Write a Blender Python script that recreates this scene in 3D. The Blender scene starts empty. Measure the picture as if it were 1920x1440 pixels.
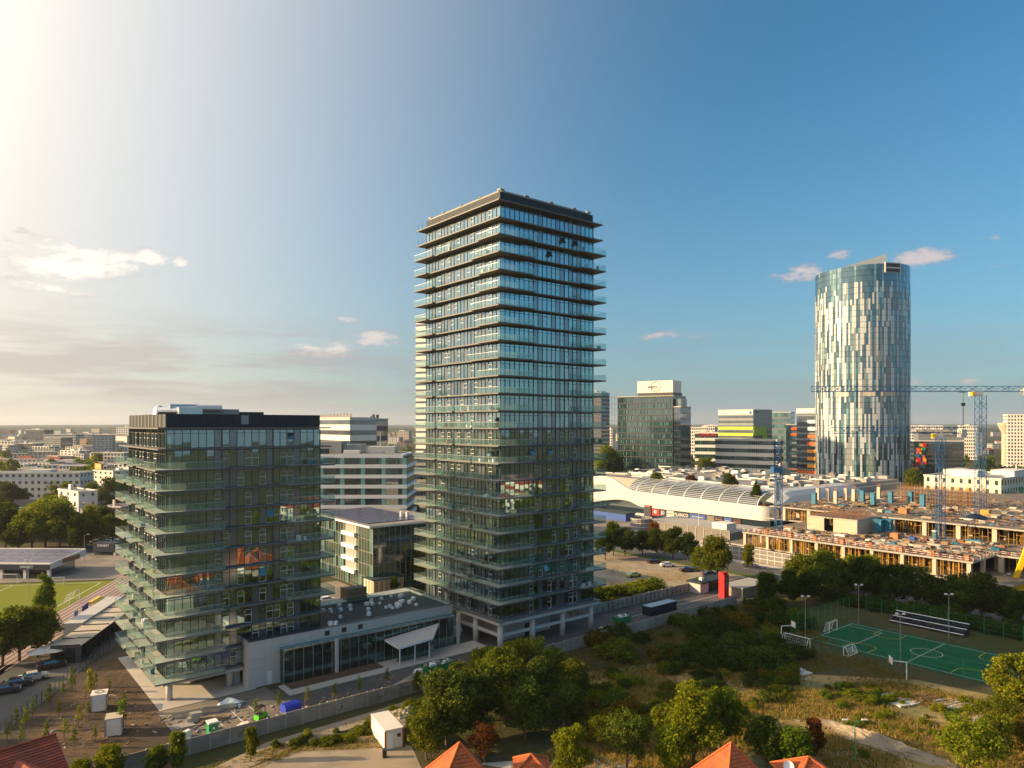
import bpy, math, random
import numpy as np
from mathutils import Vector, Matrix
from math import sin, cos, pi, radians as R, sqrt, atan2

sc = bpy.context.scene
COL = sc.collection
H, F = 42.0, 1340.0                      # drone height (m), focal length in photo pixels

# ------------------------------------------------------------------ camera
cam = bpy.data.cameras.new('camera'); camo = bpy.data.objects.new('camera', cam); COL.objects.link(camo)
cam.sensor_width = 36.0; cam.lens = F / 1920 * 36.0; cam.shift_y = 76 / 1920
cam.clip_start = 0.5; cam.clip_end = 40000
camo.location = (0, 0, H); camo.rotation_euler = (R(90), 0, 0)
sc.camera = camo

# ------------------------------------------------------------------ exposure / render
sc.view_settings.view_transform = 'Standard'; sc.view_settings.look = 'None'
sc.view_settings.exposure = 0.95; sc.view_settings.gamma = 1.0
sc.view_settings.use_curve_mapping = False
sc.render.engine = 'CYCLES'
cy = sc.cycles
cy.use_denoising = True
try: cy.denoiser = 'OPENIMAGEDENOISE'
except Exception: pass
cy.max_bounces = 5; cy.diffuse_bounces = 2; cy.glossy_bounces = 3; cy.transmission_bounces = 2
cy.transparent_max_bounces = 10; cy.volume_bounces = 0
cy.caustics_reflective = False; cy.caustics_refractive = False
cy.sample_clamp_indirect = 4.0

# ------------------------------------------------------------------ sun and sky
SUN_AZ, SUN_EL = R(-93), R(17)
S = Vector((sin(SUN_AZ) * cos(SUN_EL), cos(SUN_AZ) * cos(SUN_EL), sin(SUN_EL)))
sun = bpy.data.lights.new('sun', 'SUN'); sun.energy = 5.0; sun.angle = R(0.6); sun.color = (1.0, 0.70, 0.36)
suno = bpy.data.objects.new('sun', sun); COL.objects.link(suno)
suno.rotation_euler = S.to_track_quat('Z', 'Y').to_euler(); suno.location = (-300, 0, 200)

world = bpy.data.worlds.new('World'); sc.world = world; world.use_nodes = True
WN, WL = world.node_tree.nodes, world.node_tree.links
WN.clear()

class NT:
    """small helper to chain math nodes"""
    def __init__(s, tree): s.n, s.l = tree.nodes, tree.links
    def put(s, sock, v):
        if hasattr(v, 'is_output'): s.l.new(v, sock)
        else: sock.default_value = v
    def m(s, op, a, b=None, c=None, clamp=False):
        nd = s.n.new('ShaderNodeMath'); nd.operation = op; nd.use_clamp = clamp
        s.put(nd.inputs[0], a)
        if b is not None: s.put(nd.inputs[1], b)
        if c is not None: s.put(nd.inputs[2], c)
        return nd.outputs[0]
    def vm(s, op, a, b=None):
        nd = s.n.new('ShaderNodeVectorMath'); nd.operation = op
        s.put(nd.inputs[0], a)
        if b is not None: s.put(nd.inputs[1], b)
        return nd.outputs['Value'] if op in ('DOT_PRODUCT', 'LENGTH') else nd.outputs[0]
    def ss(s, v, lo, hi, a=0.0, b=1.0):
        nd = s.n.new('ShaderNodeMapRange'); nd.interpolation_type = 'SMOOTHSTEP'
        s.put(nd.inputs['Value'], v)
        for k, x in zip(('From Min', 'From Max', 'To Min', 'To Max'), (lo, hi, a, b)): s.put(nd.inputs[k], x)
        return nd.outputs[0]
    def noise(s, vec, scale, detail=4, rough=0.55, dim='3D'):
        nd = s.n.new('ShaderNodeTexNoise'); nd.noise_dimensions = dim
        if vec is not None: s.l.new(vec, nd.inputs['Vector'])
        nd.inputs['Scale'].default_value = scale; nd.inputs['Detail'].default_value = detail
        nd.inputs['Roughness'].default_value = rough
        return nd.outputs[0]
    def mix(s, f, a, b, mode='MIX'):
        nd = s.n.new('ShaderNodeMix'); nd.data_type = 'RGBA'; nd.blend_type = mode
        s.put(nd.inputs[0], f); s.put(nd.inputs[6], a); s.put(nd.inputs[7], b)
        return nd.outputs[2]
    def comb(s, x, y, z):
        nd = s.n.new('ShaderNodeCombineXYZ')
        for k, v in enumerate((x, y, z)): s.put(nd.inputs[k], v)
        return nd.outputs[0]
    def sep(s, v):
        nd = s.n.new('ShaderNodeSeparateXYZ'); s.l.new(v, nd.inputs[0]); return nd.outputs

def rgba(c): return (c[0], c[1], c[2], 1.0)

def build_world():
    t = NT(world.node_tree)
    out = WN.new('ShaderNodeOutputWorld'); bg = WN.new('ShaderNodeBackground')
    tc = WN.new('ShaderNodeTexCoord'); d = t.vm('NORMALIZE', tc.outputs['Generated'])
    sky = WN.new('ShaderNodeTexSky'); sky.sky_type = 'NISHITA'; sky.sun_disc = False
    sky.sun_elevation = SUN_EL; sky.sun_rotation = SUN_AZ % (2 * pi)
    sky.altitude = 0; sky.air_density = 1.0; sky.dust_density = 0.7; sky.ozone_density = 3.0
    x, y, z = t.sep(d)
    el = t.m('ARCSINE', z); az = t.m('ARCTAN2', x, y)
    col = t.mix(1.0, sky.outputs[0], rgba((0.42, 1.02, 1.10)), 'MULTIPLY')
    # broad glare on the side of the low sun, whitening the blue
    dots = t.vm('DOT_PRODUCT', d, tuple(S)); warm = t.ss(dots, -0.1, 0.62)
    gl = t.m('POWER', t.m('MULTIPLY', t.m('ADD', dots, 0.30), 1.125, clamp=True), 2.5)
    gain = t.ss(dots, 0.5, 1.0, 1.0, 1.7)
    cream = t.mix(1.0, rgba((7.4, 7.0, 6.4)), gain, 'MULTIPLY')
    col = t.mix(gl, col, cream)
    # hazy air low over the horizon
    hz = t.m('POWER', t.m('SUBTRACT', 1.0, t.m('ABSOLUTE', z), clamp=True), 5.2)
    hcol = t.mix(warm, rgba((2.5, 2.65, 3.0)), rgba((5.6, 4.8, 3.8)))
    col = t.mix(t.m('MULTIPLY', hz, 0.8), col, hcol)
    # clouds: positions given as azimuth / elevation (degrees)
    p2 = t.comb(t.m('MULTIPLY', az, 1.0), t.m('MULTIPLY', el, 2.4), 0.0)
    nn = t.noise(p2, 24.0, 5, 0.68, '2D')
    puffs = [  # px, py, half width px, half height px, strength
        (120, 492, 90, 38, 1.0), (200, 488, 70, 24, 1.0), (285, 484, 36, 15, 1.0), (338, 491, 16, 11, .9), (110, 540, 110, 12, .7),
        (1725, 483, 52, 17, .95), (1575, 477, 30, 9, .65), (1505, 512, 50, 13, .9),
        (1255, 630, 60, 9, .62), (710, 637, 62, 14, .85), (645, 599, 30, 7, .6), (600, 655, 80, 17, .6),
        (1870, 497, 25, 10, .5), (1870, 449, 20, 8, .5), (1715, 716, 45, 9, .6), (1820, 715, 26, 7, .6)]
    mask = -1.6
    p0 = t.comb(az, el, 0.0)
    for (px, py, w, h, k) in puffs:
        a0 = math.atan((px - 960) / F); r0 = sqrt(F * F + (px - 960) ** 2); e0 = math.atan((796 - py) / r0)
        wa = w / F * cos(a0) ** 2 * 1.15; we = h / r0 * 1.15
        nd = WN.new('ShaderNodeVectorMath'); nd.operation = 'MULTIPLY_ADD'; WL.new(p0, nd.inputs[0])
        nd.inputs[1].default_value = (1 / wa, 1 / we, 0); nd.inputs[2].default_value = (-a0 / wa, -e0 / we, 0)
        q = t.m('SUBTRACT', k, t.vm('DOT_PRODUCT', nd.outputs[0], nd.outputs[0]))
        mask = t.m('MAXIMUM', q, mask)
    cov = t.ss(t.m('ADD', mask, t.m('MULTIPLY', t.m('SUBTRACT', nn, 0.5), 5.0)), -0.3, 1.15)
    # lit tops, grey undersides
    sh = t.ss(t.m('ADD', mask, t.m('MULTIPLY', nn, 2.2)), 0.7, 2.1)
    ccol = t.mix(warm, t.mix(sh, rgba((2.7, 2.6, 3.0)), rgba((5.0, 4.3, 4.2))), t.mix(sh, rgba((4.0, 3.8, 3.7)), rgba((8.6, 8.0, 7.2))))
    col = t.mix(t.m('MULTIPLY', cov, 0.88), col, ccol)
    # long stratus streaks low in the sky, denser to the left
    p3 = t.comb(t.m('MULTIPLY', az, 1.0), t.m('MULTIPLY', el, 9.0), 3.3)
    n3 = t.noise(p3, 4.5, 4, 0.6, '2D')
    band = t.m('MULTIPLY', t.ss(el, 0.008, 0.04), t.ss(el, 0.075, 0.16, 1.0, 0.0))
    lf = t.ss(az, -0.05, -0.35)
    st = t.m('MULTIPLY', t.m('MULTIPLY', band, t.ss(n3, 0.36, 0.6)), t.m('ADD', 0.22, t.m('MULTIPLY', lf, 0.5)))
    scol = t.mix(warm, rgba((2.3, 2.4, 2.7)), rgba((4.3, 3.8, 3.45)))
    col = t.mix(st, col, scol)
    WL.new(col, bg.inputs[0]); bg.inputs[1].default_value = 0.074
    WL.new(bg.outputs[0], out.inputs[0])
build_world()
world.cycles.sampling_method = 'NONE'
# ------------------------------------------------------------------ helpers
TH = R(39.0); U = Vector((cos(TH), sin(TH), 0)); V = Vector((-sin(TH), cos(TH), 0))
O = Vector((-52.3, 108.0, 0))            # near corner of the lower block; the street grid runs along U and V from here
def AB(a, b, z=0.0): p = O + U * a + V * b; return Vector((p.x, p.y, z))
def G(px, py, z=0.0):                      # photo pixel -> point on the level z
    y = F * (H - z) / (py - 796.0); return Vector(((px - 960.0) / F * y, y, z))
def toab(p): d = p - O; return d.x * U.x + d.y * U.y, d.x * V.x + d.y * V.y
def XD(px, Y, z=0.0): return Vector(((px - 960.0) / F * Y, Y, z))
def ZD(py, Y): return H - (py - 796.0) / F * Y

# materials --------------------------------------------------------
MATS = {}
def newmat(name):
    m = bpy.data.materials.new(name); m.use_nodes = True; MATS[name] = m
    b = m.node_tree.nodes['Principled BSDF']; return m, b, NT(m.node_tree)
def mat(name, c, rough=0.7, metal=0.0, var=0.12, scale=0.6, bump=0.0, spec=0.5, c2=None, s2=None, obj=False):
    """plain surface with wear: large-scale and fine noise vary the colour and roughness"""
    m, b, t = newmat(name)
    geo = t.n.new('ShaderNodeNewGeometry'); pos = geo.outputs['Position']
    n1 = t.noise(pos, scale, 5, 0.6); n2 = t.noise(pos, scale * 9, 3, 0.6)
    k = t.m('ADD', 1.0 - var * 1.0, t.m('MULTIPLY', t.m('ADD', t.m('MULTIPLY', n1, 0.7), t.m('MULTIPLY', n2, 0.3)), 2 * var))
    base = rgba(c)
    if c2 is not None:
        base = t.mix(t.ss(t.noise(pos, s2 or scale * 0.5, 4, 0.6), 0.42, 0.62), rgba(c), rgba(c2))
    if obj:
        oi = t.n.new('ShaderNodeObjectInfo'); base = t.mix(1.0, base, oi.outputs['Color'], 'MULTIPLY')
    nd = t.n.new('ShaderNodeMix'); nd.data_type = 'RGBA'; nd.blend_type = 'MULTIPLY'; nd.inputs[0].default_value = 1.0
    t.put(nd.inputs[6], base); t.l.new(k, nd.inputs[7])
    t.l.new(nd.outputs[2], b.inputs['Base Color'])
    t.l.new(t.m('ADD', rough - 0.08, t.m('MULTIPLY', n1, 0.16), clamp=True), b.inputs['Roughness'])
    b.inputs['Metallic'].default_value = metal; b.inputs['Specular IOR Level'].default_value = spec
    if bump:
        bp = t.n.new('ShaderNodeBump'); bp.inputs['Strength'].default_value = bump; bp.inputs['Distance'].default_value = 0.05
        t.l.new(n2, bp.inputs['Height']); t.l.new(bp.outputs[0], b.inputs['Normal'])
    return m
def schlick(t, refl, ior):
    g = t.n.new('ShaderNodeNewGeometry'); c = t.m('ABSOLUTE', t.vm('DOT_PRODUCT', g.outputs['Normal'], g.outputs['Incoming']))
    f0 = refl + (1 - refl) * ((ior - 1) / (ior + 1)) ** 2
    return t.m('ADD', f0, t.m('MULTIPLY', t.m('POWER', t.m('SUBTRACT', 1.0, c, clamp=True), 5.0), 1 - f0), clamp=True)
def glass(name, tint, refl=0.12, gl=(0.9, 0.95, 1.0), ior=1.5, rough=0.02, wave=0.0, milk=0.0):
    """thin pane: clear tinted view through plus mirror reflection that grows at grazing angles"""
    m, b, t = newmat(name); t.n.remove(b)
    out = t.n['Material Output']
    tr = t.n.new('ShaderNodeBsdfTransparent'); tr.inputs[0].default_value = rgba(tint)
    gs = t.n.new('ShaderNodeBsdfGlossy'); gs.inputs['Color'].default_value = rgba(gl); gs.inputs['Roughness'].default_value = rough
    f = schlick(t, refl, ior)
    if wave:
        geo = t.n.new('ShaderNodeNewGeometry')
        bp = t.n.new('ShaderNodeBump'); bp.inputs['Strength'].default_value = wave; bp.inputs['Distance'].default_value = 0.02
        t.l.new(t.noise(geo.outputs['Position'], 0.9, 1, 0.5), bp.inputs['Height']); t.l.new(bp.outputs[0], gs.inputs['Normal'])
    mx = t.n.new('ShaderNodeMixShader'); t.l.new(f, mx.inputs[0]); t.l.new(tr.outputs[0], mx.inputs[1]); t.l.new(gs.outputs[0], mx.inputs[2])
    if milk:      # laminated panes scatter a little light
        df = t.n.new('ShaderNodeBsdfTranslucent'); df.inputs[0].default_value = rgba((0.62, 0.86, 0.84)); dd = t.n.new('ShaderNodeBsdfDiffuse'); dd.inputs[0].default_value = rgba((0.62, 0.86, 0.84))
        m1 = t.n.new('ShaderNodeMixShader'); t.l.new(df.outputs[0], m1.inputs[1]); t.l.new(dd.outputs[0], m1.inputs[2])
        m2 = t.n.new('ShaderNodeMixShader'); m2.inputs[0].default_value = milk; t.l.new(mx.outputs[0], m2.inputs[1]); t.l.new(m1.outputs[0], m2.inputs[2]); mx = m2
    t.l.new(mx.outputs[0], out.inputs[0]); return m
def mirror(name, c, refl=0.3, rough=0.06, wave=0.1, gl=(0.85, 0.93, 1.0)):
    """dark coated glazing of a far building: dim interior under a strong reflection, pane to pane uneven"""
    m, b, t = newmat(name); t.n.remove(b); out = t.n['Material Output']
    geo = t.n.new('ShaderNodeNewGeometry')
    df = t.n.new('ShaderNodeBsdfDiffuse')
    k = t.m('ADD', 0.45, t.m('MULTIPLY', geo.outputs['Random Per Island'], 1.1))
    nd = t.n.new('ShaderNodeMix'); nd.data_type = 'RGBA'; nd.blend_type = 'MULTIPLY'; nd.inputs[0].default_value = 1.0
    nd.inputs[6].default_value = rgba(c); t.l.new(k, nd.inputs[7]); t.l.new(nd.outputs[2], df.inputs[0])
    gs = t.n.new('ShaderNodeBsdfGlossy'); gs.inputs['Color'].default_value = rgba(gl); gs.inputs['Roughness'].default_value = rough
    if wave:
        bp = t.n.new('ShaderNodeBump'); bp.inputs['Strength'].default_value = wave; bp.inputs['Distance'].default_value = 0.05
        t.l.new(t.noise(geo.outputs['Position'], 0.5, 1, 0.5), bp.inputs['Height']); t.l.new(bp.outputs[0], gs.inputs['Normal'])
    f = schlick(t, refl, 1.5)
    mx = t.n.new('ShaderNodeMixShader'); t.l.new(f, mx.inputs[0]); t.l.new(df.outputs[0], mx.inputs[1]); t.l.new(gs.outputs[0], mx.inputs[2])
    t.l.new(mx.outputs[0], out.inputs[0]); return m

# mesh builder -----------------------------------------------------
class MB:
    def __init__(s): s.v, s.f, s.m = [], [], []
    def quad(s, *p, m=0):
        n = len(s.v); s.v += [tuple(q) for q in p]; s.f.append(tuple(range(n, n + len(p)))); s.m.append(m); return s
    def box(s, x0, x1, y0, y1, z0, z1, m=0, top=None, bot=None):
        n = len(s.v)
        s.v += [(x0, y0, z0), (x1, y0, z0), (x1, y1, z0), (x0, y1, z0), (x0, y0, z1), (x1, y0, z1), (x1, y1, z1), (x0, y1, z1)]
        s.f += [(n, n+3, n+2, n+1), (n+4, n+5, n+6, n+7), (n, n+1, n+5, n+4), (n+1, n+2, n+6, n+5), (n+2, n+3, n+7, n+6), (n+3, n, n+4, n+7)]
        s.m += [m if bot is None else bot, m if top is None else top, m, m, m, m]; return s
    def prism(s, poly, z0, z1, m=0, top=None, bot=None):
        n, k = len(s.v), len(poly)
        zt = (lambda i: z1[i]) if isinstance(z1, (list, tuple)) else (lambda i: z1)
        s.v += [(p[0], p[1], z0) for p in poly] + [(p[0], p[1], zt(i)) for i, p in enumerate(poly)]
        s.f.append(tuple(n + i for i in reversed(range(k)))); s.m.append(m if bot is None else bot)
        s.f.append(tuple(n + k + i for i in range(k))); s.m.append(m if top is None else top)
        for i in range(k):
            j = (i + 1) % k; s.f.append((n + i, n + j, n + k + j, n + k + i)); s.m.append(m)
        return s
    def bar(s, p, q, r, n=4, m=0, r2=None, cap=True):
        p, q = Vector(p), Vector(q); d = q - p
        if d.length < 1e-6: return s
        d.normalize(); a = Vector((0, 0, 1)) if abs(d.z) < 0.9 else Vector((1, 0, 0))
        e1 = d.cross(a).normalized(); e2 = d.cross(e1); k = len(s.v); r2 = r if r2 is None else r2
        for (c, rr) in ((p, r), (q, r2)):
            for i in range(n):
                t = 2 * pi * (i + 0.5) / n; w = c + e1 * (rr * cos(t)) + e2 * (rr * sin(t)); s.v.append(tuple(w))
        for i in range(n):
            j = (i + 1) % n; s.f.append((k + i, k + j, k + n + j, k + n + i)); s.m.append(m)
        if cap:
            s.f.append(tuple(k + i for i in reversed(range(n)))); s.m.append(m)
            s.f.append(tuple(k + n + i for i in range(n))); s.m.append(m)
        return s
    def cyl(s, x, y, z0, z1, r, n=12, m=0, r2=None): return s.bar((x, y, z0), (x, y, z1), r, n, m, r2)
    def lathe(s, prof, n=10, m=0, c=(0, 0)):
        k = len(s.v)
        for (r, z) in prof:
            for i in range(n): t = 2 * pi * i / n; s.v.append((c[0] + r * cos(t), c[1] + r * sin(t), z))
        for j in range(len(prof) - 1):
            for i in range(n):
                i2 = (i + 1) % n; s.f.append((k + j*n + i, k + j*n + i2, k + (j+1)*n + i2, k + (j+1)*n + i)); s.m.append(m)
        return s
    def mesh(s, name, mats, smooth=False):
        me = bpy.data.meshes.new(name); me.from_pydata(s.v, [], s.f)
        for x in (mats if isinstance(mats, (list, tuple)) else [mats]): me.materials.append(MATS[x])
        if any(s.m): me.polygons.foreach_set('material_index', s.m)
        if smooth: me.polygons.foreach_set('use_smooth', [True] * len(s.f))
        me.update(); return me
    def build(s, name, mats, parent=None, loc=(0, 0, 0), rz=0.0, smooth=False):
        return put(name, s.mesh(name, mats, smooth), parent, loc, rz)
def put(name, me, parent=None, loc=(0, 0, 0), rz=0.0, scale=None):
    o = bpy.data.objects.new(name, me); COL.objects.link(o); o.location = loc
    if rz: o.rotation_euler = (0, 0, rz)
    if scale is not None: o.scale = scale if hasattr(scale, '__len__') else (scale,) * 3
    if parent is not None: o.parent = parent
    return o
def tag(o, label=None, cat=None, group=None, kind=None):
    if label: o['label'] = label
    if cat: o['category'] = cat
    if group: o['group'] = group
    if kind: o['kind'] = kind
    return o
def thing(name, label, cat, loc=(0, 0, 0), rz=0.0, group=None, scale=None):
    o = bpy.data.objects.new(name, None); COL.objects.link(o); o.location = loc; o.rotation_euler = (0, 0, rz)
    o.empty_display_size = 0.5
    if scale is not None: o.scale = scale if hasattr(scale, '__len__') else (scale,) * 3
    return tag(o, label, cat, group)
def fast_mesh(name, verts, nper, mats, midx=None):
    """verts: (N*nper,3) array, each run of nper vertices is one face"""
    n = len(verts) // nper; me = bpy.data.meshes.new(name)
    me.vertices.add(len(verts)); me.vertices.foreach_set('co', np.ascontiguousarray(verts, dtype=np.float32).ravel())
    me.loops.add(n * nper); me.loops.foreach_set('vertex_index', np.arange(n * nper, dtype=np.int32))
    me.polygons.add(n); me.polygons.foreach_set('loop_start', np.arange(0, n * nper, nper, dtype=np.int32))
    me.polygons.foreach_set('loop_total', np.full(n, nper, dtype=np.int32))
    for x in (mats if isinstance(mats, (list, tuple)) else [mats]): me.materials.append(MATS[x])
    if midx is not None: me.polygons.foreach_set('material_index', np.asarray(midx, dtype=np.int32))
    me.update(); me.validate(); return me
def lettering(name, text, size, matname, parent, loc, rot, depth=0.02, align='CENTER'):
    cu = bpy.data.curves.new(name, 'FONT'); cu.body = text; cu.size = size; cu.extrude = depth; cu.align_x = align; cu.align_y = 'CENTER'
    cu.resolution_u = 2
    tmp = bpy.data.objects.new(name, cu); COL.objects.link(tmp)
    dg = bpy.context.evaluated_depsgraph_get(); me = bpy.data.meshes.new_from_object(tmp.evaluated_get(dg))
    bpy.data.objects.remove(tmp); me.name = name; me.materials.clear(); me.materials.append(MATS[matname])
    o = put(name, me, parent, loc); o.rotation_euler = rot; return o

# ------------------------------------------------------------------ materials
mat('concrete', (0.36, 0.34, 0.31), 0.85, var=0.18, scale=0.25, bump=0.2)
mat('concrete_light', (0.52, 0.50, 0.47), 0.8, var=0.14, scale=0.25)
mat('site_deck', (0.19, 0.145, 0.10), 0.95, var=0.45, scale=0.35, c2=(0.12, 0.10, 0.085), s2=0.15, bump=0.3)
mat('rail_red', (0.42, 0.10, 0.08), 0.6, var=0.2)
mat('concrete_warm', (0.50, 0.43, 0.33), 0.85, var=0.16, scale=0.2)
mat('precast', (0.34, 0.285, 0.23), 0.9, var=0.22, scale=0.5, c2=(0.25, 0.215, 0.18), s2=0.3)
mat('stone_white', (0.50, 0.48, 0.46), 0.75, var=0.10, scale=0.3)
mat('ledge', (0.13, 0.13, 0.13), 0.55, var=0.2, scale=0.4)
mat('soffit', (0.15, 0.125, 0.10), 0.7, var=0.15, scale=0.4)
mat('dark_metal', (0.055, 0.062, 0.068), 0.5, 0.3, var=0.2, scale=0.5)
mat('parapet', (0.022, 0.032, 0.042), 0.6, 0.0, var=0.14, scale=0.4, spec=0.25)
mat('white_frame', (0.70, 0.71, 0.70), 0.45, var=0.05)
mat('tile', (0.60, 0.54, 0.45), 0.75, var=0.14, scale=0.7)
mat('timber_floor', (0.36, 0.22, 0.10), 0.55, var=0.2, scale=1.0)
mat('ceiling', (0.74, 0.72, 0.68), 0.9, var=0.05)
mat('plaster', (0.66, 0.63, 0.58), 0.9, var=0.06)
mat('curtain', (0.62, 0.58, 0.52), 0.9, var=0.15, scale=3)
mat('panel_grey', (0.19, 0.22, 0.24), 0.22, var=0.10, scale=0.3, spec=1.0)
mat('white_paint', (0.80, 0.80, 0.78), 0.6, var=0.08, scale=0.8)
mat('asphalt', (0.075, 0.074, 0.075), 0.9, var=0.25, scale=0.22, c2=(0.105, 0.098, 0.09), s2=0.08, bump=0.2)
mat('asphalt_dusty', (0.16, 0.14, 0.12), 0.95, var=0.25, scale=0.25, c2=(0.25, 0.21, 0.165), s2=0.07)
mat('sand', (0.34, 0.27, 0.19), 0.95, var=0.22, scale=0.3, c2=(0.26, 0.21, 0.15), s2=0.12)
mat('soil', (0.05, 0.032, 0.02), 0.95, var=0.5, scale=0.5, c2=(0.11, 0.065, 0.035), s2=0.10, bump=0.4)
mat('mulch', (0.12, 0.07, 0.045), 0.95, var=0.3, scale=2.0)
mat('paving', (0.50, 0.46, 0.41), 0.8, var=0.12, scale=0.5)
mat('roof_grey', (0.25, 0.23, 0.21), 0.9, var=0.25, scale=0.15, c2=(0.17, 0.16, 0.15), s2=0.05)
mat('membrane', (0.032, 0.052, 0.062), 0.8, var=0.2, scale=0.3, spec=0.2)
mat('steel', (0.55, 0.56, 0.58), 0.35, 0.9, var=0.12, scale=1.0)
mat('foil', (0.72, 0.70, 0.68), 0.22, 1.0, var=0.15, scale=2.0, bump=0.6)
mat('rust', (0.30, 0.13, 0.06), 0.85, var=0.3, scale=1.0)
mat('timber', (0.27, 0.175, 0.095), 0.8, var=0.25, scale=0.8)
mat('blue_tarp', (0.02, 0.05, 0.45), 0.5, var=0.15)
mat('green_plastic', (0.01, 0.26, 0.09), 0.45, var=0.1)
mat('lime', (0.10, 0.55, 0.03), 0.5, var=0.1)
mat('red', (0.62, 0.012, 0.02), 0.4, var=0.06)
mat('yellow', (0.80, 0.50, 0.01), 0.45, var=0.1)
mat('formwork_yellow', (0.50, 0.27, 0.04), 0.6, var=0.2, scale=1.0)
mat('formwork_blue', (0.015, 0.17, 0.28), 0.55, var=0.2, scale=0.6)
mat('crane_blue', (0.02, 0.11, 0.27), 0.5, var=0.1)
mat('dark', (0.02, 0.02, 0.022), 0.6, var=0.2)
mat('black_rubber', (0.015, 0.015, 0.015), 0.8, var=0.1)
mat('tile_red', (0.36, 0.065, 0.03), 0.8, var=0.3, scale=1.2, c2=(0.25, 0.06, 0.035), s2=0.5, bump=0.4, obj=True)
mat('tile_orange', (0.50, 0.115, 0.027), 0.8, var=0.35, scale=1.6, c2=(0.36, 0.09, 0.03), s2=0.9, bump=0.4, obj=True)
mat('orange_panel', (0.80, 0.13, 0.012), 0.5, var=0.08)
mat('amber_panel', (0.85, 0.33, 0.01), 0.5, var=0.08)
mat('lime_panel', (0.36, 0.52, 0.01), 0.5, var=0.08)
mat('mall_white', (0.54, 0.53, 0.51), 0.55, var=0.05, scale=0.08)
mat('offwhite', (0.72, 0.68, 0.62), 0.8, var=0.10, scale=0.2, obj=True)
mat('wall_tint', (1, 1, 1), 0.85, var=0.12, scale=0.15, obj=True)
mat('paint_tint', (1, 1, 1), 0.28, var=0.04, spec=0.8, obj=True)
mat('navy', (0.015, 0.02, 0.045), 0.5, var=0.1)
mat('sign_blue', (0.015, 0.07, 0.30), 0.5, var=0.06)
mat('bark', (0.12, 0.085, 0.06), 0.95, var=0.3, scale=2.0)
mat('rubble', (0.30, 0.26, 0.22), 0.95, var=0.4, scale=1.2)
mat('track', (0.26, 0.15, 0.125), 0.9, var=0.15, scale=0.3)
mat('beige_cladding', (0.52, 0.30, 0.14), 0.7, var=0.1)
mat('net', (0.20, 0.185, 0.17), 0.9, var=0.2, scale=0.3)
glass('facade_glass', (0.40, 0.56, 0.55), 0.40, (0.64, 0.90, 0.98), wave=0.03)
glass('rail_glass', (0.76, 0.88, 0.87), 0.07, (0.8, 1.0, 0.98), 1.42, milk=0.10)
glass('shop_glass', (0.10, 0.23, 0.23), 0.14, (0.5, 0.95, 0.98))
glass('vault_glass', (0.22, 0.27, 0.28), 0.12)
mirror('office_glass', (0.022, 0.06, 0.05), 0.20)
mirror('panel_glass', (0.075, 0.10, 0.125), 0.20, rough=0.12, wave=0.0, gl=(0.8, 0.93, 1.0))
mat('teal_panel', (0.17, 0.36, 0.36), 0.35, var=0.1)
mat('band_white', (0.74, 0.74, 0.75), 0.6, var=0.06)
mirror('dark_glass', (0.02, 0.035, 0.045), 0.25)
mirror('window_glass', (0.035, 0.042, 0.05), 0.18, wave=0.0)
mirror('teal_glass', (0.08, 0.20, 0.20), 0.22)
mirror('solar', (0.035, 0.03, 0.05), 0.06, rough=0.2, wave=0.0, gl=(0.8, 0.75, 0.85))
# ------------------------------------------------------------------ the ground and everything laid on it
def ground_material():
    m, b, t = newmat('ground')
    geo = t.n.new('ShaderNodeNewGeometry'); pos = geo.outputs['Position']
    n1 = t.noise(pos, 0.035, 6, 0.62); n2 = t.noise(pos, 0.35, 5, 0.6); n3 = t.noise(pos, 3.0, 3, 0.6)
    dry = t.mix(n3, rgba((0.06, 0.055, 0.025)), rgba((0.11, 0.095, 0.045)))
    grn = t.mix(n3, rgba((0.035, 0.045, 0.015)), rgba((0.08, 0.085, 0.028)))
    ear = t.mix(n3, rgba((0.08, 0.06, 0.04)), rgba((0.15, 0.115, 0.08)))
    c = t.mix(t.ss(t.m('ADD', n1, t.m('MULTIPLY', n2, 0.5)), 0.62, 0.86), dry, grn)
    c = t.mix(t.ss(n2, 0.56, 0.68), c, ear)
    t.l.new(c, b.inputs['Base Color']); b.inputs['Roughness'].default_value = 0.95; b.inputs['Specular IOR Level'].default_value = 0.1
    bp = t.n.new('ShaderNodeBump'); bp.inputs['Strength'].default_value = 0.6; bp.inputs['Distance'].default_value = 0.3
    t.l.new(n3, bp.inputs['Height']); t.l.new(bp.outputs[0], b.inputs['Normal'])
ground_material()
def turf_material(name, c1, c2, stripes=0.0):
    m, b, t = newmat(name)
    geo = t.n.new('ShaderNodeNewGeometry'); pos = geo.outputs['Position']
    n = t.noise(pos, 0.25, 5, 0.6); n3 = t.noise(pos, 5.0, 2, 0.6)
    c = t.mix(t.m('ADD', t.m('MULTIPLY', n, 0.7), t.m('MULTIPLY', n3, 0.3)), rgba(c1), rgba(c2))
    t.l.new(c, b.inputs['Base Color']); b.inputs['Roughness'].default_value = 0.95; b.inputs['Specular IOR Level'].default_value = 0.15
turf_material('turf', (0.002, 0.040, 0.016), (0.016, 0.145, 0.06))
turf_material('field', (0.14, 0.165, 0.010), (0.21, 0.225, 0.016))
mat('meadow', (0.34, 0.235, 0.08), 0.95, var=0.35, scale=0.5, c2=(0.16, 0.15, 0.05), s2=0.12, bump=0.4)
turf_material('lawn', (0.05, 0.09, 0.015), (0.11, 0.14, 0.03))

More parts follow.
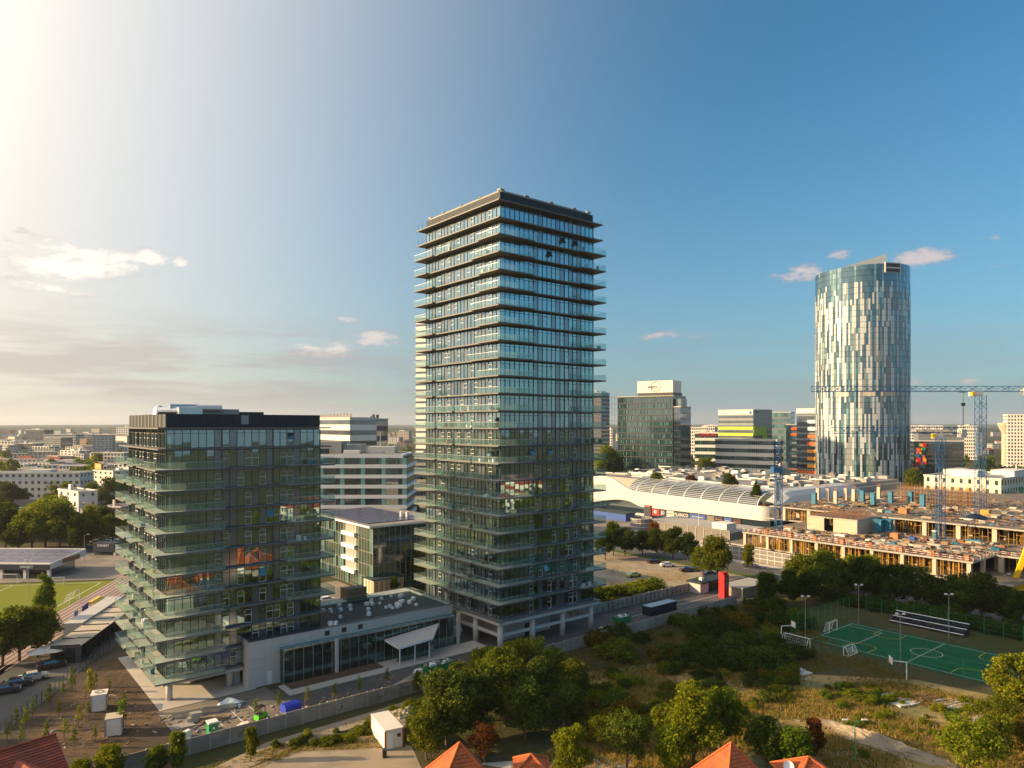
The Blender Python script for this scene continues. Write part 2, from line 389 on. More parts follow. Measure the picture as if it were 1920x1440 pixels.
def sheet(name, pts, z, m, kind='structure', label=None):
    o = MB().quad(*[(p[0], p[1], z) for p in pts]).build(name, m); tag(o, label, None, None, kind); return o
def rect_ab(name, a0, a1, b0, b1, z, m, label=None):
    return sheet(name, [AB(a0, b0), AB(a1, b0), AB(a1, b1), AB(a0, b1)], z, m, label=label)
sheet('ground', [(-9000, -600), (9000, -600), (9000, 12500), (-9000, 12500)], 0.0, 'ground', label='dry grassy ground of the city')

sheet('meadow', [G(1085, 1262), G(1250, 1240), G(1480, 1262), G(1720, 1275), G(1990, 1330), G(2300, 1480), G(880, 1480), G(1040, 1400)], 0.01, 'meadow', label='dry golden meadow')
rect_ab('site_drive', -2, 128, -20.2, -5.0, 0.03, 'asphalt', 'dusty asphalt service drive in front of the podium')
rect_ab('parking_apron', -2, 14, -20.1, -3.3, 0.05, 'asphalt_dusty')
rect_ab('plaza', -1.6, 12.5, -3.2, 27.5, 0.09, 'paving', 'pale paved terrace under the lower tower')
rect_ab('tower_apron', 50, 82, -15.5, 14, 0.07, 'asphalt')
rect_ab('rear_court', 12.6, 57, 16, 62, 0.04, 'asphalt_dusty', 'sunlit service court behind the podium')
rect_ab('parking_lot', 84, 149, -4.6, 60, 0.04, 'sand', 'sandy car park behind the tall tower')
rect_ab('road', 150, 163, -120, 190, 0.03, 'asphalt', 'street between the car park and the building site')
rect_ab('pavement', 163, 166, -110, 190, 0.14, 'paving')
rect_ab('verge', 147, 150, -60, 120, 0.12, 'lawn')
rect_ab('mall_car_park', 166.2, 214, 3, 170, 0.06, 'asphalt_dusty')
rect_ab('building_site_ground', 166.4, 330, -120, 2.8, 0.05, 'sand')
# street and dirt lot on the left
sheet('side_street', [G(-260, 1560), G(-20, 1392), G(108, 1296), G(165, 1246), G(238, 1198), G(232, 1168), G(120, 1226), G(-60, 1262), G(-400, 1330)], 0.03, 'asphalt', label='asphalt side street with parked cars')
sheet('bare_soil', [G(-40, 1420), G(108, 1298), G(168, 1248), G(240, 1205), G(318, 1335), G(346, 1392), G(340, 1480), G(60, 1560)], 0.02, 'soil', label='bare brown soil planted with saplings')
sheet('sandy_yard', [G(440, 1452), G(560, 1405), G(640, 1385), G(715, 1378), G(772, 1400), G(790, 1440), G(760, 1490), G(480, 1500)], 0.02, 'sand', label='pale sandy yard beside the container')
sheet('dirt_track', [G(375, 1452), G(500, 1392), G(640, 1352), G(770, 1312), G(768, 1322), G(690, 1356), G(560, 1396), G(420, 1462)], 0.015, 'sand')
sheet('garden_path', [G(1540, 1410), G(1610, 1408), G(1640, 1432), G(1700, 1450), G(1680, 1470), G(1570, 1440)], 0.02, 'paving')
sheet('garden_path', [G(890, 1432), G(1000, 1424), G(1120, 1418), G(1190, 1424), G(1190, 1445), G(1000, 1448)], 0.02, 'paving')
sheet('plaza_road', [G(-300, 1105), G(240, 1085), G(240, 1025), G(-300, 1030)], 0.02, 'asphalt_dusty')
# painted lines of the car park and streets
def line(name, p, q, w, z, m='white_paint', parent=None):
    p, q = Vector(p), Vector(q); d = (q - p).normalized(); n = Vector((-d.y, d.x, 0)) * (w / 2)
    return MB().quad((*(p - n).xy, z), (*(q - n).xy, z), (*(q + n).xy, z), (*(p + n).xy, z)).build(name, m, parent)
bays = bpy.data.objects.new('bay_markings', None); COL.objects.link(bays); bays['kind'] = 'structure'
for k in range(15):
    a = 6 + k * 2.6
    if k in (3, 4): continue
    line('bay_line', AB(a, -19.6), AB(a, -15.0), 0.14, 0.075, parent=bays)
for a in (4.0, 6.6, 9.2): line('bay_line', AB(a, -14.2), AB(a, -9.4), 0.14, 0.075, parent=bays)
for k in range(26):
    line('lane_dash', AB(156.5, -110 + k * 9), AB(156.5, -105 + k * 9), 0.15, 0.05, parent=bays)
line('lane_edge', AB(162.4, -110), AB(162.4, 190), 0.14, 0.05, parent=bays)
line('lane_edge', AB(86, -12), AB(124, -12), 0.12, 0.05, parent=bays)
# podium sidewalk with kerb, planter strip
MB().prism([AB(15.6, -9.4), AB(54, -9.4), AB(54, -4.4), AB(15.6, -4.4)], 0.0, 0.16).build('pavement', 'paving')['kind'] = 'structure'
MB().prism([AB(16.6, -7.2), AB(33, -7.2), AB(33, -4.5), AB(16.6, -4.5)], 0.16, 0.30).build('planting_bed', 'mulch')['kind'] = 'structure'
# football pitch of dark green turf
rect_ab('sports_pitch', 105.0, 124.2, -82.5, -44.0, 0.05, 'turf', 'dark green artificial turf pitch')
pl = bpy.data.objects.new('pitch_markings', None); COL.objects.link(pl); pl['kind'] = 'structure'
mat('worn_paint', (0.52, 0.53, 0.50), 0.8, var=0.5, scale=1.4)
def mark(pts, w=0.12, m='worn_paint', closed=False, z=0.07):
    pts = list(pts) + ([pts[0]] if closed else [])
    for p, q in zip(pts, pts[1:]): line('marking', AB(*p), AB(*q), w, z, m, pl)
mark([(106, -45), (123, -45), (123, -80.5), (106, -80.5)], closed=True)
mark([(106, -62.7), (123, -62.7)])
def arc(ca, cb, r, t0, t1, n=18): return [(ca + r * cos(R(t0 + (t1 - t0) * i / n)), cb + r * sin(R(t0 + (t1 - t0) * i / n))) for i in range(n + 1)]
mark(arc(114.5, -62.7, 2.6, 0, 360, 24))
mark([(110, -45), (110, -52), (121, -52), (121, -45)], z=0.075)
mat('yellow_paint', (0.62, 0.48, 0.03), 0.6, var=0.1)
for ca, cb, s in ((106, -53.5, 1), (123, -53.5, -1), (106, -72, 1), (123, -72, -1)):
    mark([(ca + s * 0.2, cb - 2.4), (ca + s * 3.4, cb - 2.4)], 0.1, 'yellow_paint', z=0.08)
    mark([(ca + s * 0.2, cb + 2.4), (ca + s * 3.4, cb + 2.4)], 0.1, 'yellow_paint', z=0.08)
    mark([(ca + s * (3.4 + 1.5 * cos(R(t))), cb + 2.4 * sin(R(t))) for t in range(-90, 91, 15)], 0.1, 'yellow_paint', z=0.08)
# stadium field and running track on the left
FX = lambda y: -103.0 - (y - 160) * 0.17
def FP(s, y): return Vector((FX(y) + s, y + s * 0.17, 0))
sheet('stadium_field', [FP(-110, 128), FP(1.2, 128), FP(1.2, 192), FP(-110, 192)], 0.04, 'field', label='sunlit green stadium field')
sheet('running_track', [FP(1.2, 118), FP(10.2, 118), FP(10.2, 205), FP(1.2, 205)], 0.03, 'track', label='reddish running track with white lanes')
tl = bpy.data.objects.new('lane_lines', None); COL.objects.link(tl); tl['kind'] = 'structure'
for k in range(8): line('lane_line', FP(1.6 + k * 1.18, 120), FP(1.6 + k * 1.18, 200), 0.14, 0.06, parent=tl)
for p, q in (((-70, 190), (-1, 190)), ((-1, 190), (-1, 130)), ((-70, 160), (-1, 160)), ((-70, 143), (-1, 143)), ((-22, 190), (-22, 178)), ((-22, 178), (-46, 178))):
    line('lane_line', FP(*p), FP(*q), 0.16, 0.06, parent=tl)
# ------------------------------------------------------------------ the two residential towers
rng = random.Random(7)
def rail_mesh(poly, h=1.08, step=1.45):
    """frameless glass balustrade along a polyline, with a slim handrail"""
    g, r = MB(), MB()
    for p, q in zip(poly, poly[1:]):
        p, q = Vector((*p, 0)), Vector((*q, 0)); L = (q - p).length; n = max(1, round(L / step)); d = (q - p) / n
        for i in range(n):
            e = d.normalized() * 0.025
            s0, s1 = p + d * i + e, p + d * (i + 1) - e
            g.quad((s0.x, s0.y, 0.02), (s1.x, s1.y, 0.02), (s1.x, s1.y, h), (s0.x, s0.y, h))
        r.bar((p.x, p.y, h + 0.02), (q.x, q.y, h + 0.02), 0.028)
    return g.mesh('glass_railing', 'rail_glass'), r.mesh('handrail', 'steel')
def balcony_kit(rects, poly):
    b = MB()
    for (x0, x1, y0, y1) in rects:
        b.box(x0, x1, y0, y1, -0.2, 0.04, 0, top=1, bot=2)
    return b.mesh('balcony', ['ledge', 'tile', 'soffit']), *rail_mesh(poly)

def make_tower(label, cat, loc, W, D, z0, pitch, n, patF, patL, ledge, balc, seed, parapet_h, open_sashes=()):
    rg = random.Random(seed)
    T = thing('apartment_tower', label, cat, loc, TH)
    zt = z0 + n * pitch
    slab_t = 0.34
    # floor plates and the ledge round each
    plate = MB().box(0.04, W - 0.04, 0.04, D - 0.04, -slab_t, 0.0, 0, top=1, bot=2).mesh('floor_slab', ['ledge', 'timber_floor', 'ceiling'])
    def ring(e):
        b = MB(); z1, zb = 0.0, -0.22
        b.box(-e, W + e, -e, 0.0, zb, z1, 0, bot=1); b.box(-e, W + e, D, D + e, zb, z1, 0, bot=1)
        b.box(-e, 0.0, 0.002, D - 0.002, zb, z1, 0, bot=1); b.box(W, W + e, 0.002, D - 0.002, zb, z1, 0, bot=1)
        return b.mesh('ledge', ['ledge', 'soffit'])
    ringm = ring(ledge); ringtop = ring(1.45)
    for i in range(n + 1):
        z = z0 + i * pitch
        s = put('floor_slab', plate, T, (0, 0, z)); put('ledge', ringtop if i >= n - 2 else ringm, s)
    # core, partitions, corner columns
    MB().box(7, W - 7, 7, D - 7, z0 + 0.01, zt - 0.4).build('core', 'plaster', T)
    pw = MB(); zz = pitch - slab_t
    for k in (0.31, 0.62):
        pw.box(W * k, W * k + 0.2, 0.25, 6.98, 0.01, zz - 0.01); pw.box(W * k, W * k + 0.2, D - 6.98, D - 0.25, 0.01, zz - 0.01)
        pw.box(0.25, 6.98, D * k, D * k + 0.2, 0.01, zz - 0.01); pw.box(W - 6.98, W - 0.25, D * k, D * k + 0.2, 0.01, zz - 0.01)
    pwm = pw.mesh('partition', 'plaster')
    for i in range(n): put('partition', pwm, T, (0, 0, z0 + i * pitch))
    for (x, y) in ((1.1, 1.1), (W - 1.1, 1.1), (1.1, D - 1.1), (W - 1.1, D - 1.1)):
        MB().cyl(x, y, z0 + 0.02, zt - 0.4, 0.42, 14).build('column', 'concrete_light', T, smooth=True)
    # mullion grid of a storey
    nF, nL = len(patF), len(patL); mw, ml = W / nF, D / nL
    mu = MB(); h = pitch - slab_t
    def vb(x, y, tx, ty, z1=h): mu.box(x - tx, x + tx, y - ty, y + ty, 0.0, z1)
    for k in range(nF + 1):
        fat = 0.075 if k % 7 == 0 else 0.028
        for y in (-0.05, D + 0.05): vb(k * mw, y, fat, 0.05)
    for k in range(1, nL):
        fat = 0.075 if k % 7 == 0 else 0.028
        for x in (-0.05, W + 0.05): vb(x, k * ml, 0.05, fat)
    for zb in (0.05, h - 0.55, h - 0.06):
        mu.box(0, W, -0.09, -0.02, zb - 0.03, zb + 0.03); mu.box(0, W, D + 0.02, D + 0.09, zb - 0.03, zb + 0.03)
        mu.box(-0.09, -0.02, 0, D, zb - 0.03, zb + 0.03); mu.box(W + 0.02, W + 0.09, 0, D, zb - 0.03, zb + 0.03)
    mum = mu.mesh('mullion_frame', 'dark_metal')
    for i in range(n): put('mullion_frame', mum, T, (0, 0, z0 + i * pitch))
    # panels, panes and sash windows
    def kit(w):
        gl = MB().quad((-w/2, 0, 0), (w/2, 0, 0), (w/2, 0, h), (-w/2, 0, h)).mesh('glass_pane', 'facade_glass')
        pn = MB().box(-w/2, w/2, 0.0, 0.05, 0.0, h).mesh('wall_panel', 'panel_glass')
        fw, zc = 0.052, h * 0.5
        wn = MB(); a, b_ = -w/2 + 0.03, w/2 - 0.03
        wn.box(a, a + fw, -0.07, 0.0, 0.1, h - 0.6, 0); wn.box(b_ - fw, b_, -0.07, 0.0, 0.1, h - 0.6, 0)
        wn.box(a + fw, b_ - fw, -0.07, 0.0, zc - 0.045, zc + 0.045, 0); wn.box(a + fw, b_ - fw, -0.065, 0.0, h - 0.66, h - 0.6, 0); wn.box(a + fw, b_ - fw, -0.065, 0.0, 0.1, 0.16, 0)
        wn.quad((-w/2, 0.01, 0), (w/2, 0.01, 0), (w/2, 0.01, h), (-w/2, 0.01, h), m=1)
        return gl, pn, wn.mesh('window', ['white_frame', 'facade_glass'])
    kF, kL = kit(mw - 0.02), kit(ml - 0.02)
    cand = {'g': [], 'p': [], 'w': []}
    for face in range(4):
        pat0, m0 = (patF, mw) if face in (0, 2) else (patL, ml)
        for i in range(n):
            pat = list(pat0)
            for _ in range(3):
                a = rg.randrange(6, len(pat) - 5); b = a + 1; pat[a], pat[b] = pat[b], pat[a]
            for k, c in enumerate(pat):
                s = (k + 0.5) * m0; z = z0 + i * pitch
                p, r = {0: ((s, 0), 0), 1: ((0, s), -pi / 2), 2: ((s, D), pi), 3: ((W, s), pi / 2)}[face]
                wp = T.matrix_basis if False else None
                wx = loc[0] + p[0] * U.x + p[1] * V.x; wy = loc[1] + p[0] * U.y + p[1] * V.y
                cand[c].append(((0 if face < 2 else 1e6) + wx * wx + wy * wy + (z - H) ** 2, face, p, r, z, m0))
    cur = MB(); rest = {'g': MB(), 'p': MB(), 'w': MB()}
    names = {'g': 'glass_pane', 'p': 'wall_panel', 'w': 'window'}
    for c, lst in cand.items():
        lst.sort(key=lambda q: q[0])
        for j, (dd, face, p, r, z, m0) in enumerate(lst):
            kt = (kF if face in (0, 2) else kL)[{'g': 0, 'p': 1, 'w': 2}[c]]
            if j < 300: o = put(names[c], kt, T, (p[0], p[1], z), r + (rg.uniform(-.009, .009) if c != 'p' else 0)); o.rotation_euler.x = rg.uniform(-.006, .006) if c != 'p' else 0
            else:
                b = rest[c]; n0 = len(b.v); cr, sr = cos(r), sin(r)
                for q in kt.vertices:
                    x, y = q.co.x, q.co.y; b.v.append((p[0] + x * cr - y * sr, p[1] + x * sr + y * cr, z + q.co.z))
                for q in kt.polygons: b.f.append(tuple(n0 + v for v in q.vertices)); b.m.append(q.material_index)
            if c != 'p' and rg.random() < 0.20:
                cr, sr = cos(r), sin(r); w = m0 * rg.uniform(0.3, 0.95) / 2; x0 = rg.uniform(-0.2, 0.2)
                zlo = z + (0.05 if rg.random() < 0.7 else rg.uniform(0.6, 1.6))
                f = lambda x: (p[0] + x * cr - 0.35 * sr, p[1] + x * sr + 0.35 * cr)
                A, B = f(x0 - w), f(x0 + w); cur.quad((*A, zlo), (*B, zlo), (*B, z + h - 0.05), (*A, z + h - 0.05))
    for c, b in rest.items():
        if b.v: b.build(names[c] + 's', {'g': 'facade_glass', 'p': 'panel_glass', 'w': ['white_frame', 'facade_glass']}[c], T)['kind'] = 'stuff'
    cur.build('curtains', 'curtain', T)['kind'] = 'stuff'
    # tilted open sashes that catch the sky
    sash = MB().box(-0.5, 0.5, -0.03, 0.0, -1.15, 0.0).mesh('open_sash', 'office_glass')
    for (face, k, i) in open_sashes:
        s = (k + 0.5) * (mw if face == 0 else ml); z = z0 + i * pitch + h - 0.62
        o = put('open_sash', sash, T, (s, -0.1, z) if face == 0 else (-0.1, s, z)); o.rotation_euler = (R(-24), 0, 0 if face == 0 else -pi / 2)
    # balconies
    kits = {}
    for (i, key, rects, poly) in balc:
        if key not in kits: kits[key] = balcony_kit(rects, poly)
        bm, gm, hm = kits[key]
        o = put('balcony', bm, T, (0, 0, z0 + i * pitch)); put('glass_railing', gm, o); put('handrail', hm, o)
        x0, x1, y0, y1 = rects[-1] if len(rects) > 1 and 'right' not in key else rects[0]
        if rg.random() < .5:
            un = MB()
            for _ in range(rg.randrange(1, 4)):
                w_, h_ = rg.uniform(.25, .8), rg.uniform(.35, 1.0); px_, py_ = rg.uniform(x0 + .3, x1 - .9), rg.uniform(y0 + .3, y1 - .9)
                un.box(px_, px_ + w_, py_, py_ + w_ * .6, .045, .045 + h_)
            un.build('balcony_units', rg.choice(['white_paint', 'white_paint', 'offwhite', 'timber', 'dark', 'formwork_blue']), o)
    # parapet of metal panels
    pa = 0.0
    np_ = 10
    pf = MB().box(0.02, W / np_ - 0.02, 0, 0.12, 0, parapet_h).mesh('parapet_panel', 'parapet')
    pl_ = MB().box(0.02, D / np_ - 0.02, 0, 0.12, 0, parapet_h).mesh('parapet_panel', 'parapet')
    for k in range(np_):
        put('parapet_panel', pf, T, (k * W / np_, 0.0, zt + 0.02)); put('parapet_panel', pf, T, ((k + 1) * W / np_, D, zt + 0.02), pi)
        put('parapet_panel', pl_, T, (0.0, (k + 1) * D / np_, zt + 0.02), -pi / 2); put('parapet_panel', pl_, T, (W, k * D / np_, zt + 0.02), pi / 2)
    c = MB(); q = 0.02
    for r_ in ((0.15, W - 0.15, 0.15, 0.3), (0.15, W - 0.15, D - 0.3, D - 0.15), (0.15, 0.3, 0.31, D - 0.31), (W - 0.3, W - 0.15, 0.31, D - 0.31)):
        c.box(*r_, zt + 0.02, zt + parapet_h - 0.1)
    c.build('parapet_backing', 'dark_metal', T)
    MB().box(0.32, W - 0.32, 0.32, D - 0.32, zt, zt + 0.12).build('roof_deck', 'roof_grey', T)
    return T, zt

# ---- tall tower
W1, D1, Z1, P1, N1 = 24.3, 25.4, 6.0, 3.215, 24
C1 = Vector((-2.2, 132.0, 0))
o2, o1 = 1.9, 1.6
balc = []
for i in range(1, 23):
    la = 4.6 if i % 3 else 6.8
    if i <= 12: la = 6.2
    ra = 6.9
    balc.append((i, f'corner{la}', [(-o2, ra, -o2, -0.003), (-o2, -0.003, 0.0, la)], [(ra, 0), (ra, -o2), (-o2, -o2), (-o2, la), (0, la)]))
    balc.append((i, 'right', [(19.5, W1 + o2, -o2, -0.003), (W1 + 0.003, W1 + o2, 0.0, 5.5)], [(19.5, 0), (19.5, -o2), (W1 + o2, -o2), (W1 + o2, 5.5), (W1, 5.5)]))
    if i <= 12:
        e = (1.95, 1.6) if i % 2 else (1.6, 1.95)
        balc.append((i, f'm1{i%2}', [(-e[0], -0.003, 6.6, 12.4)], [(0, 6.6), (-e[0], 6.6), (-e[0], 12.4), (0, 12.4)]))
        balc.append((i, f'm2{i%2}', [(-e[1], -0.003, 12.9, 18.8)], [(0, 12.9), (-e[1], 12.9), (-e[1], 18.8), (0, 18.8)]))
        balc.append((i, 'left_low', [(-o2, -0.003, 19.4, D1 + o2), (0.0, 4.0, D1 + 0.003, D1 + o2)], [(0, 19.4), (-o2, 19.4), (-o2, D1 + o2), (4.0, D1 + o2), (4.0, D1)]))
    else:
        lw = 20.2 if i % 3 else 22.6
        balc.append((i, f'left{lw}', [(-o2, -0.003, lw, D1 + o2), (0.0, 4.0, D1 + 0.003, D1 + o2)], [(0, lw), (-o2, lw), (-o2, D1 + o2), (4.0, D1 + o2), (4.0, D1)]))
    if i == 22:
        balc.append((i, 'mid22', [(-o1, -0.003, 14.2, 18.6)], [(0, 14.2), (-o1, 14.2), (-o1, 18.6), (0, 18.6)]))
T1, ZT1 = make_tower('tall glass apartment tower with dark ledges, the tallest building near the camera', 'tower', C1, W1, D1, Z1, P1, N1,
    'gggggg' 'wgpgwgpwgp' 'wpggg', 'ggwg' 'ppgwgpgwgpwgpwgp' 'gg', 1.2, balc, 11, 1.9,
    open_sashes=((0, 6, 9), (0, 10, 9), (0, 13, 22), (0, 16, 22), (0, 10, 21), (1, 2, 9), (0, 9, 2)))
# sloped capping and gaps at the very top
cp = MB()
z = ZT1 + 1.94
for (x0, x1, y0, y1) in ((0.5, W1 - 0.5, 0.32, 0.9), (0.5, W1 - 0.5, D1 - 0.9, D1 - 0.32)):
    cp.box(x0, x1, y0, y1, z - 0.9, z + 0.42)
for (x0, x1, y0, y1) in ((0.32, 0.9, 0.92, D1 - 0.92), (W1 - 0.9, W1 - 0.32, 0.92, D1 - 0.92)):
    cp.box(x0, x1, y0, y1, z - 0.9, z + 0.42)
cp.build('parapet_cap', 'concrete', T1)
for s in (6.3, 12.6, 18.9):
    MB().box(0.2, 1.0, s, s + 0.9, z + 0.43, z + 0.62).build('cap_joint', 'dark_metal', T1); MB().box(s, s + 0.9, 0.2, 1.0, z + 0.43, z + 0.62).build('cap_joint', 'dark_metal', T1)
for (x, y) in ((0.3, 0.3), (W1 - 1.3, 0.3), (0.3, D1 - 1.3)):
    MB().box(x, x + 1.0, y, y + 1.0, z + 0.43, z + 0.75).build('cap_joint', 'concrete', T1)
for k, (x, y) in enumerate(((-1.3, D1 + 1.2), (-1.3, D1 - 0.5), (W1 + 1.2, -1.2), (W1 + 1.2, 1.0))):
    for i in (23, 24): MB().cyl(x, y, Z1 + i * P1, Z1 + i * P1 + 1.25, 0.03, 5).build('ledge_post', 'dark_metal', T1)
# open ground storey: columns, beams, edge beam, lobby
for k, (x, y) in enumerate([(0.3, 0.3), (8.1, 0.3), (16.0, 0.3), (23.9, 0.3), (0.3, 8.0), (0.3, 15.5), (23.9, 8.2), (23.9, 16.5), (23.9, 25), (0.3, 25), (8.1, 16.5), (16, 16.5)]):
    MB().cyl(x, y, 0.0, Z1 - 0.9, 0.55, 18).build('column', 'concrete_light', T1, smooth=True)
eb = MB()
eb.box(-0.9, W1 + 0.9, -0.9, 0.9, Z1 - 0.92, Z1 - 0.36); eb.box(-0.9, W1 + 0.9, D1 - 0.9, D1 + 0.9, Z1 - 0.92, Z1 - 0.36)
eb.box(-0.9, 0.9, 0.91, D1 - 0.91, Z1 - 0.92, Z1 - 0.36); eb.box(W1 - 0.9, W1 + 0.9, 0.91, D1 - 0.91, Z1 - 0.92, Z1 - 0.36)
eb.build('edge_beam', 'concrete_light', T1)
MB().box(0.91, W1 - 0.91, 0.91, D1 - 0.91, Z1 - 0.6, Z1 - 0.37).build('soffit', 'ceiling', T1)
mb_ = MB(); zb = 2.6
for k in range(3): mb_.box(0.85 + k * 7.9, 7.6 + k * 7.9, 0.1, 0.5, zb, zb + 0.55)
mb_.box(0.1, 0.5, 0.85, 7.45, zb, zb + 0.55); mb_.box(0.1, 0.5, 8.55, 14.95, zb, zb + 0.55); mb_.box(23.7, 24.1, 0.85, 7.65, zb, zb + 0.55); mb_.box(23.7, 24.1, 8.75, 15.95, zb, zb + 0.55)
mb_.build('tie_beam', 'concrete_light', T1)
MB().box(5, 17, 5, 20, 0.08, Z1 - 0.62).build('lobby_wall', 'stone_white', T1)
MB().box(10.2, 11.6, 4.9, 4.995, 0.1, 2.4).build('lobby_door', 'dark', T1)

# ---- lower tower
W2, D2, Z2, P2, N2 = 24.6, 26.0, 3.5, 3.17, 12
C2 = O.copy()
balc = []
for i in range(0, 11):
    la = 4.6 if i % 2 else 5.6
    balc.append((i, f'corner{la}', [(-o2, 8.2, -1.9, -0.003), (-o2, -0.003, 0.0, la)], [(8.2, 0), (8.2, -1.9), (-o2, -1.9), (-o2, la), (0, la)]))
    if i >= 3: balc.append((i, 'right', [(18.2, W2 + o2, -1.9, -0.003), (W2 + 0.003, W2 + o2, 0.0, 4.0)], [(18.2, 0), (18.2, -1.9), (W2 + o2, -1.9), (W2 + o2, 4.0), (W2, 4.0)]))
    off = (0.0, 0.8, -0.5)[i % 3]
    if i % 4 != 2 or i < 3:
        balc.append((i, f'm1{off}', [(-o2, -0.003, 7.6 + off, 12.2 + off)], [(0, 7.6 + off), (-o2, 7.6 + off), (-o2, 12.2 + off), (0, 12.2 + off)]))
    balc.append((i, f'm2{off}', [(-o2, -0.003, 14.4 - off, 18.6 - off)], [(0, 14.4 - off), (-o2, 14.4 - off), (-o2, 18.6 - off), (0, 18.6 - off)]))
    balc.append((i, f'm3', [(-o2, -0.003, 20.6, D2 + o2), (0.0, 3.5, D2 + 0.003, D2 + o2)], [(0, 20.6), (-o2, 20.6), (-o2, D2 + o2), (3.5, D2 + o2), (3.5, D2)]))
T2, ZT2 = make_tower('lower glass apartment tower at left with flat dark parapet and silver roof ducts', 'tower', C2, W2, D2, Z2, P2, N2,
    'gggggg' 'pwpgwgwpgw' 'wpggg', 'gggg' 'gwgwgpwgwgpgwgwgp' 'ggg', 0.95, balc, 23, 2.05,
    open_sashes=((0, 16, 11), (0, 13, 7), (0, 12, 4)))
MB().box(-0.1, 8.0, 0.0, 0.1, 0.0, 0.1)
for (x, y) in [(0.6, 0.6), (0.6, 8.7), (0.6, 17), (0.6, 25.2), (9.6, 0.6), (9.6, 9), (9.6, 17)]:
    MB().cyl(x, y, 0.09, Z2 - 0.75, 0.48, 18).build('column', 'concrete_light', T2, smooth=True)
eb = MB()
eb.box(-0.6, W2, -0.6, 0.9, Z2 - 0.85, Z2 - 0.36); eb.box(-0.6, 0.9, 0.91, D2, Z2 - 0.85, Z2 - 0.36)
eb.build('edge_beam', 'concrete_light', T2)
MB().box(0.91, W2, 0.91, D2, Z2 - 0.6, Z2 - 0.37).build('soffit', 'ceiling', T2)
MB().box(5.0, 11.2, 5.5, 25, 0.1, Z2 - 0.62).build('lobby_glazing', 'dark_glass', T2)
MB().box(10.4, 11.3, 0.95, 5.4, 0.1, Z2 - 0.62).build('lobby_wall', 'stone_white', T2)
# rooftop plant of the lower tower
for k in range(26):
    if k < 10: MB().box(-0.05, 0.0, 0.6 + k * 2.5, 1.2 + k * 2.5, ZT2 + 0.1, ZT2 + 2.0).build('parapet_rib', 'ledge', T2)
MB().box(6.5, 12.5, 5, 11, ZT2 + 0.13, ZT2 + 3.0).build('plant_room', 'panel_grey', T2)
MB().box(13.0, 17.0, 6, 10, ZT2 + 0.13, ZT2 + 2.6).build('plant_room', 'membrane', T2)
for (p, q, r) in (((0.8, 7.5, 2.6), (5.4, 4.0, 2.6), 0.7), ((5.8, 5.2, 3.1), (9.5, 4.2, 3.1), 0.6), ((2.0, 6.2, 3.3), (6.4, 6.0, 3.3), 0.5)):
    MB().bar((p[0], p[1], ZT2 + p[2]), (q[0], q[1], ZT2 + q[2]), r, 14).build('roof_duct', 'foil', T2, smooth=False)
MB().lathe([(0.0, 0.9), (0.5, 0.75), (0.85, 0.3), (0.9, -0.8)], 14).build('duct_cowl', 'foil', T2, (0.9, 8.2, ZT2 + 2.7), smooth=True)
MB().box(2.5, 6.0, 2.6, 3.8, ZT2 + 1.0, ZT2 + 3.2).build('air_handler', 'foil', T2)
MB().box(11.2, 12.4, -0.02, 0.0, ZT2 + 0.5, ZT2 + 1.95).build('access_panel', 'panel_grey', T2)
# ------------------------------------------------------------------ podium hall between the towers
POD = thing('podium_hall', 'long low white podium with tall dark shopfront glazing between the two towers', 'building', O, TH)
PW, PA0, PA1, PB = 7.5, 11.4, 50.3, -2.8
b = MB()
b.box(24.9, PA1, 12.0, 15.0, 0.1, PW - 0.05); b.box(PA1 - 0.4, PA1, PB + 0.4, 11.99, 0.1, PW - 0.05)
b.box(PA0, PA0 + 0.3, PB + 0.35, -0.1, 0.1, PW - 0.05)
b.build('rear_wall', 'stone_white', POD)
MB().box(PA0 + 0.3, PA1 - 0.4, PB + 0.35, -0.01, 6.6, 7.2, 0, top=1).box(24.95, PA1 - 0.4, 0.0, 11.99, 6.6, 7.2, 0, top=1).build('roof', ['ceiling', 'membrane'], POD)
MB().box(16.5, PA1 - 0.4, -4.3, 11.9, 0.12, 0.2).build('shop_floor', 'concrete', POD)
MB().box(16.6, PA1 - 0.5, 8.0, 8.2, 0.2, 6.55).build('shop_back_wall', 'plaster', POD)
for k in range(6): MB().box(20 + k * 5.2, 20.5 + k * 5.2, 2, 2.5, 0.2, 6.6).build('shop_column', 'concrete_light', POD)
spn = {}
def spanel(a0, a1, z0, z1):
    key = (round(a1 - a0, 2), round(z1 - z0, 2))
    if key not in spn: spn[key] = MB().box(0.012, key[0] - 0.012, 0, 0.34, 0.012, key[1] - 0.012).mesh('stone_panel', 'stone_white')
    put('stone_panel', spn[key], POD, (a0, PB, z0))
for r in range(5):
    for c in range(2): spanel(PA0 + c * 2.56, PA0 + (c + 1) * 2.56, 0.1 + r * 1.48, 0.1 + (r + 1) * 1.48)
nn_ = 13; wb = (PA1 - 16.52) / nn_
for c in range(nn_): spanel(16.52 + c * wb, 16.52 + (c + 1) * wb, 5.75, 7.5)
MB().box(PA0 - 0.05, PA1 + 0.05, PB - 0.06, PB + 0.4, PW + 0.005, PW + 0.1).build('coping', 'dark_metal', POD)
for a in (24.2, 27.3, 30.4): MB().box(a, a + 0.9, PB - 0.03, PB - 0.004, 6.2, 7.0).build('hatch', 'dark', POD)
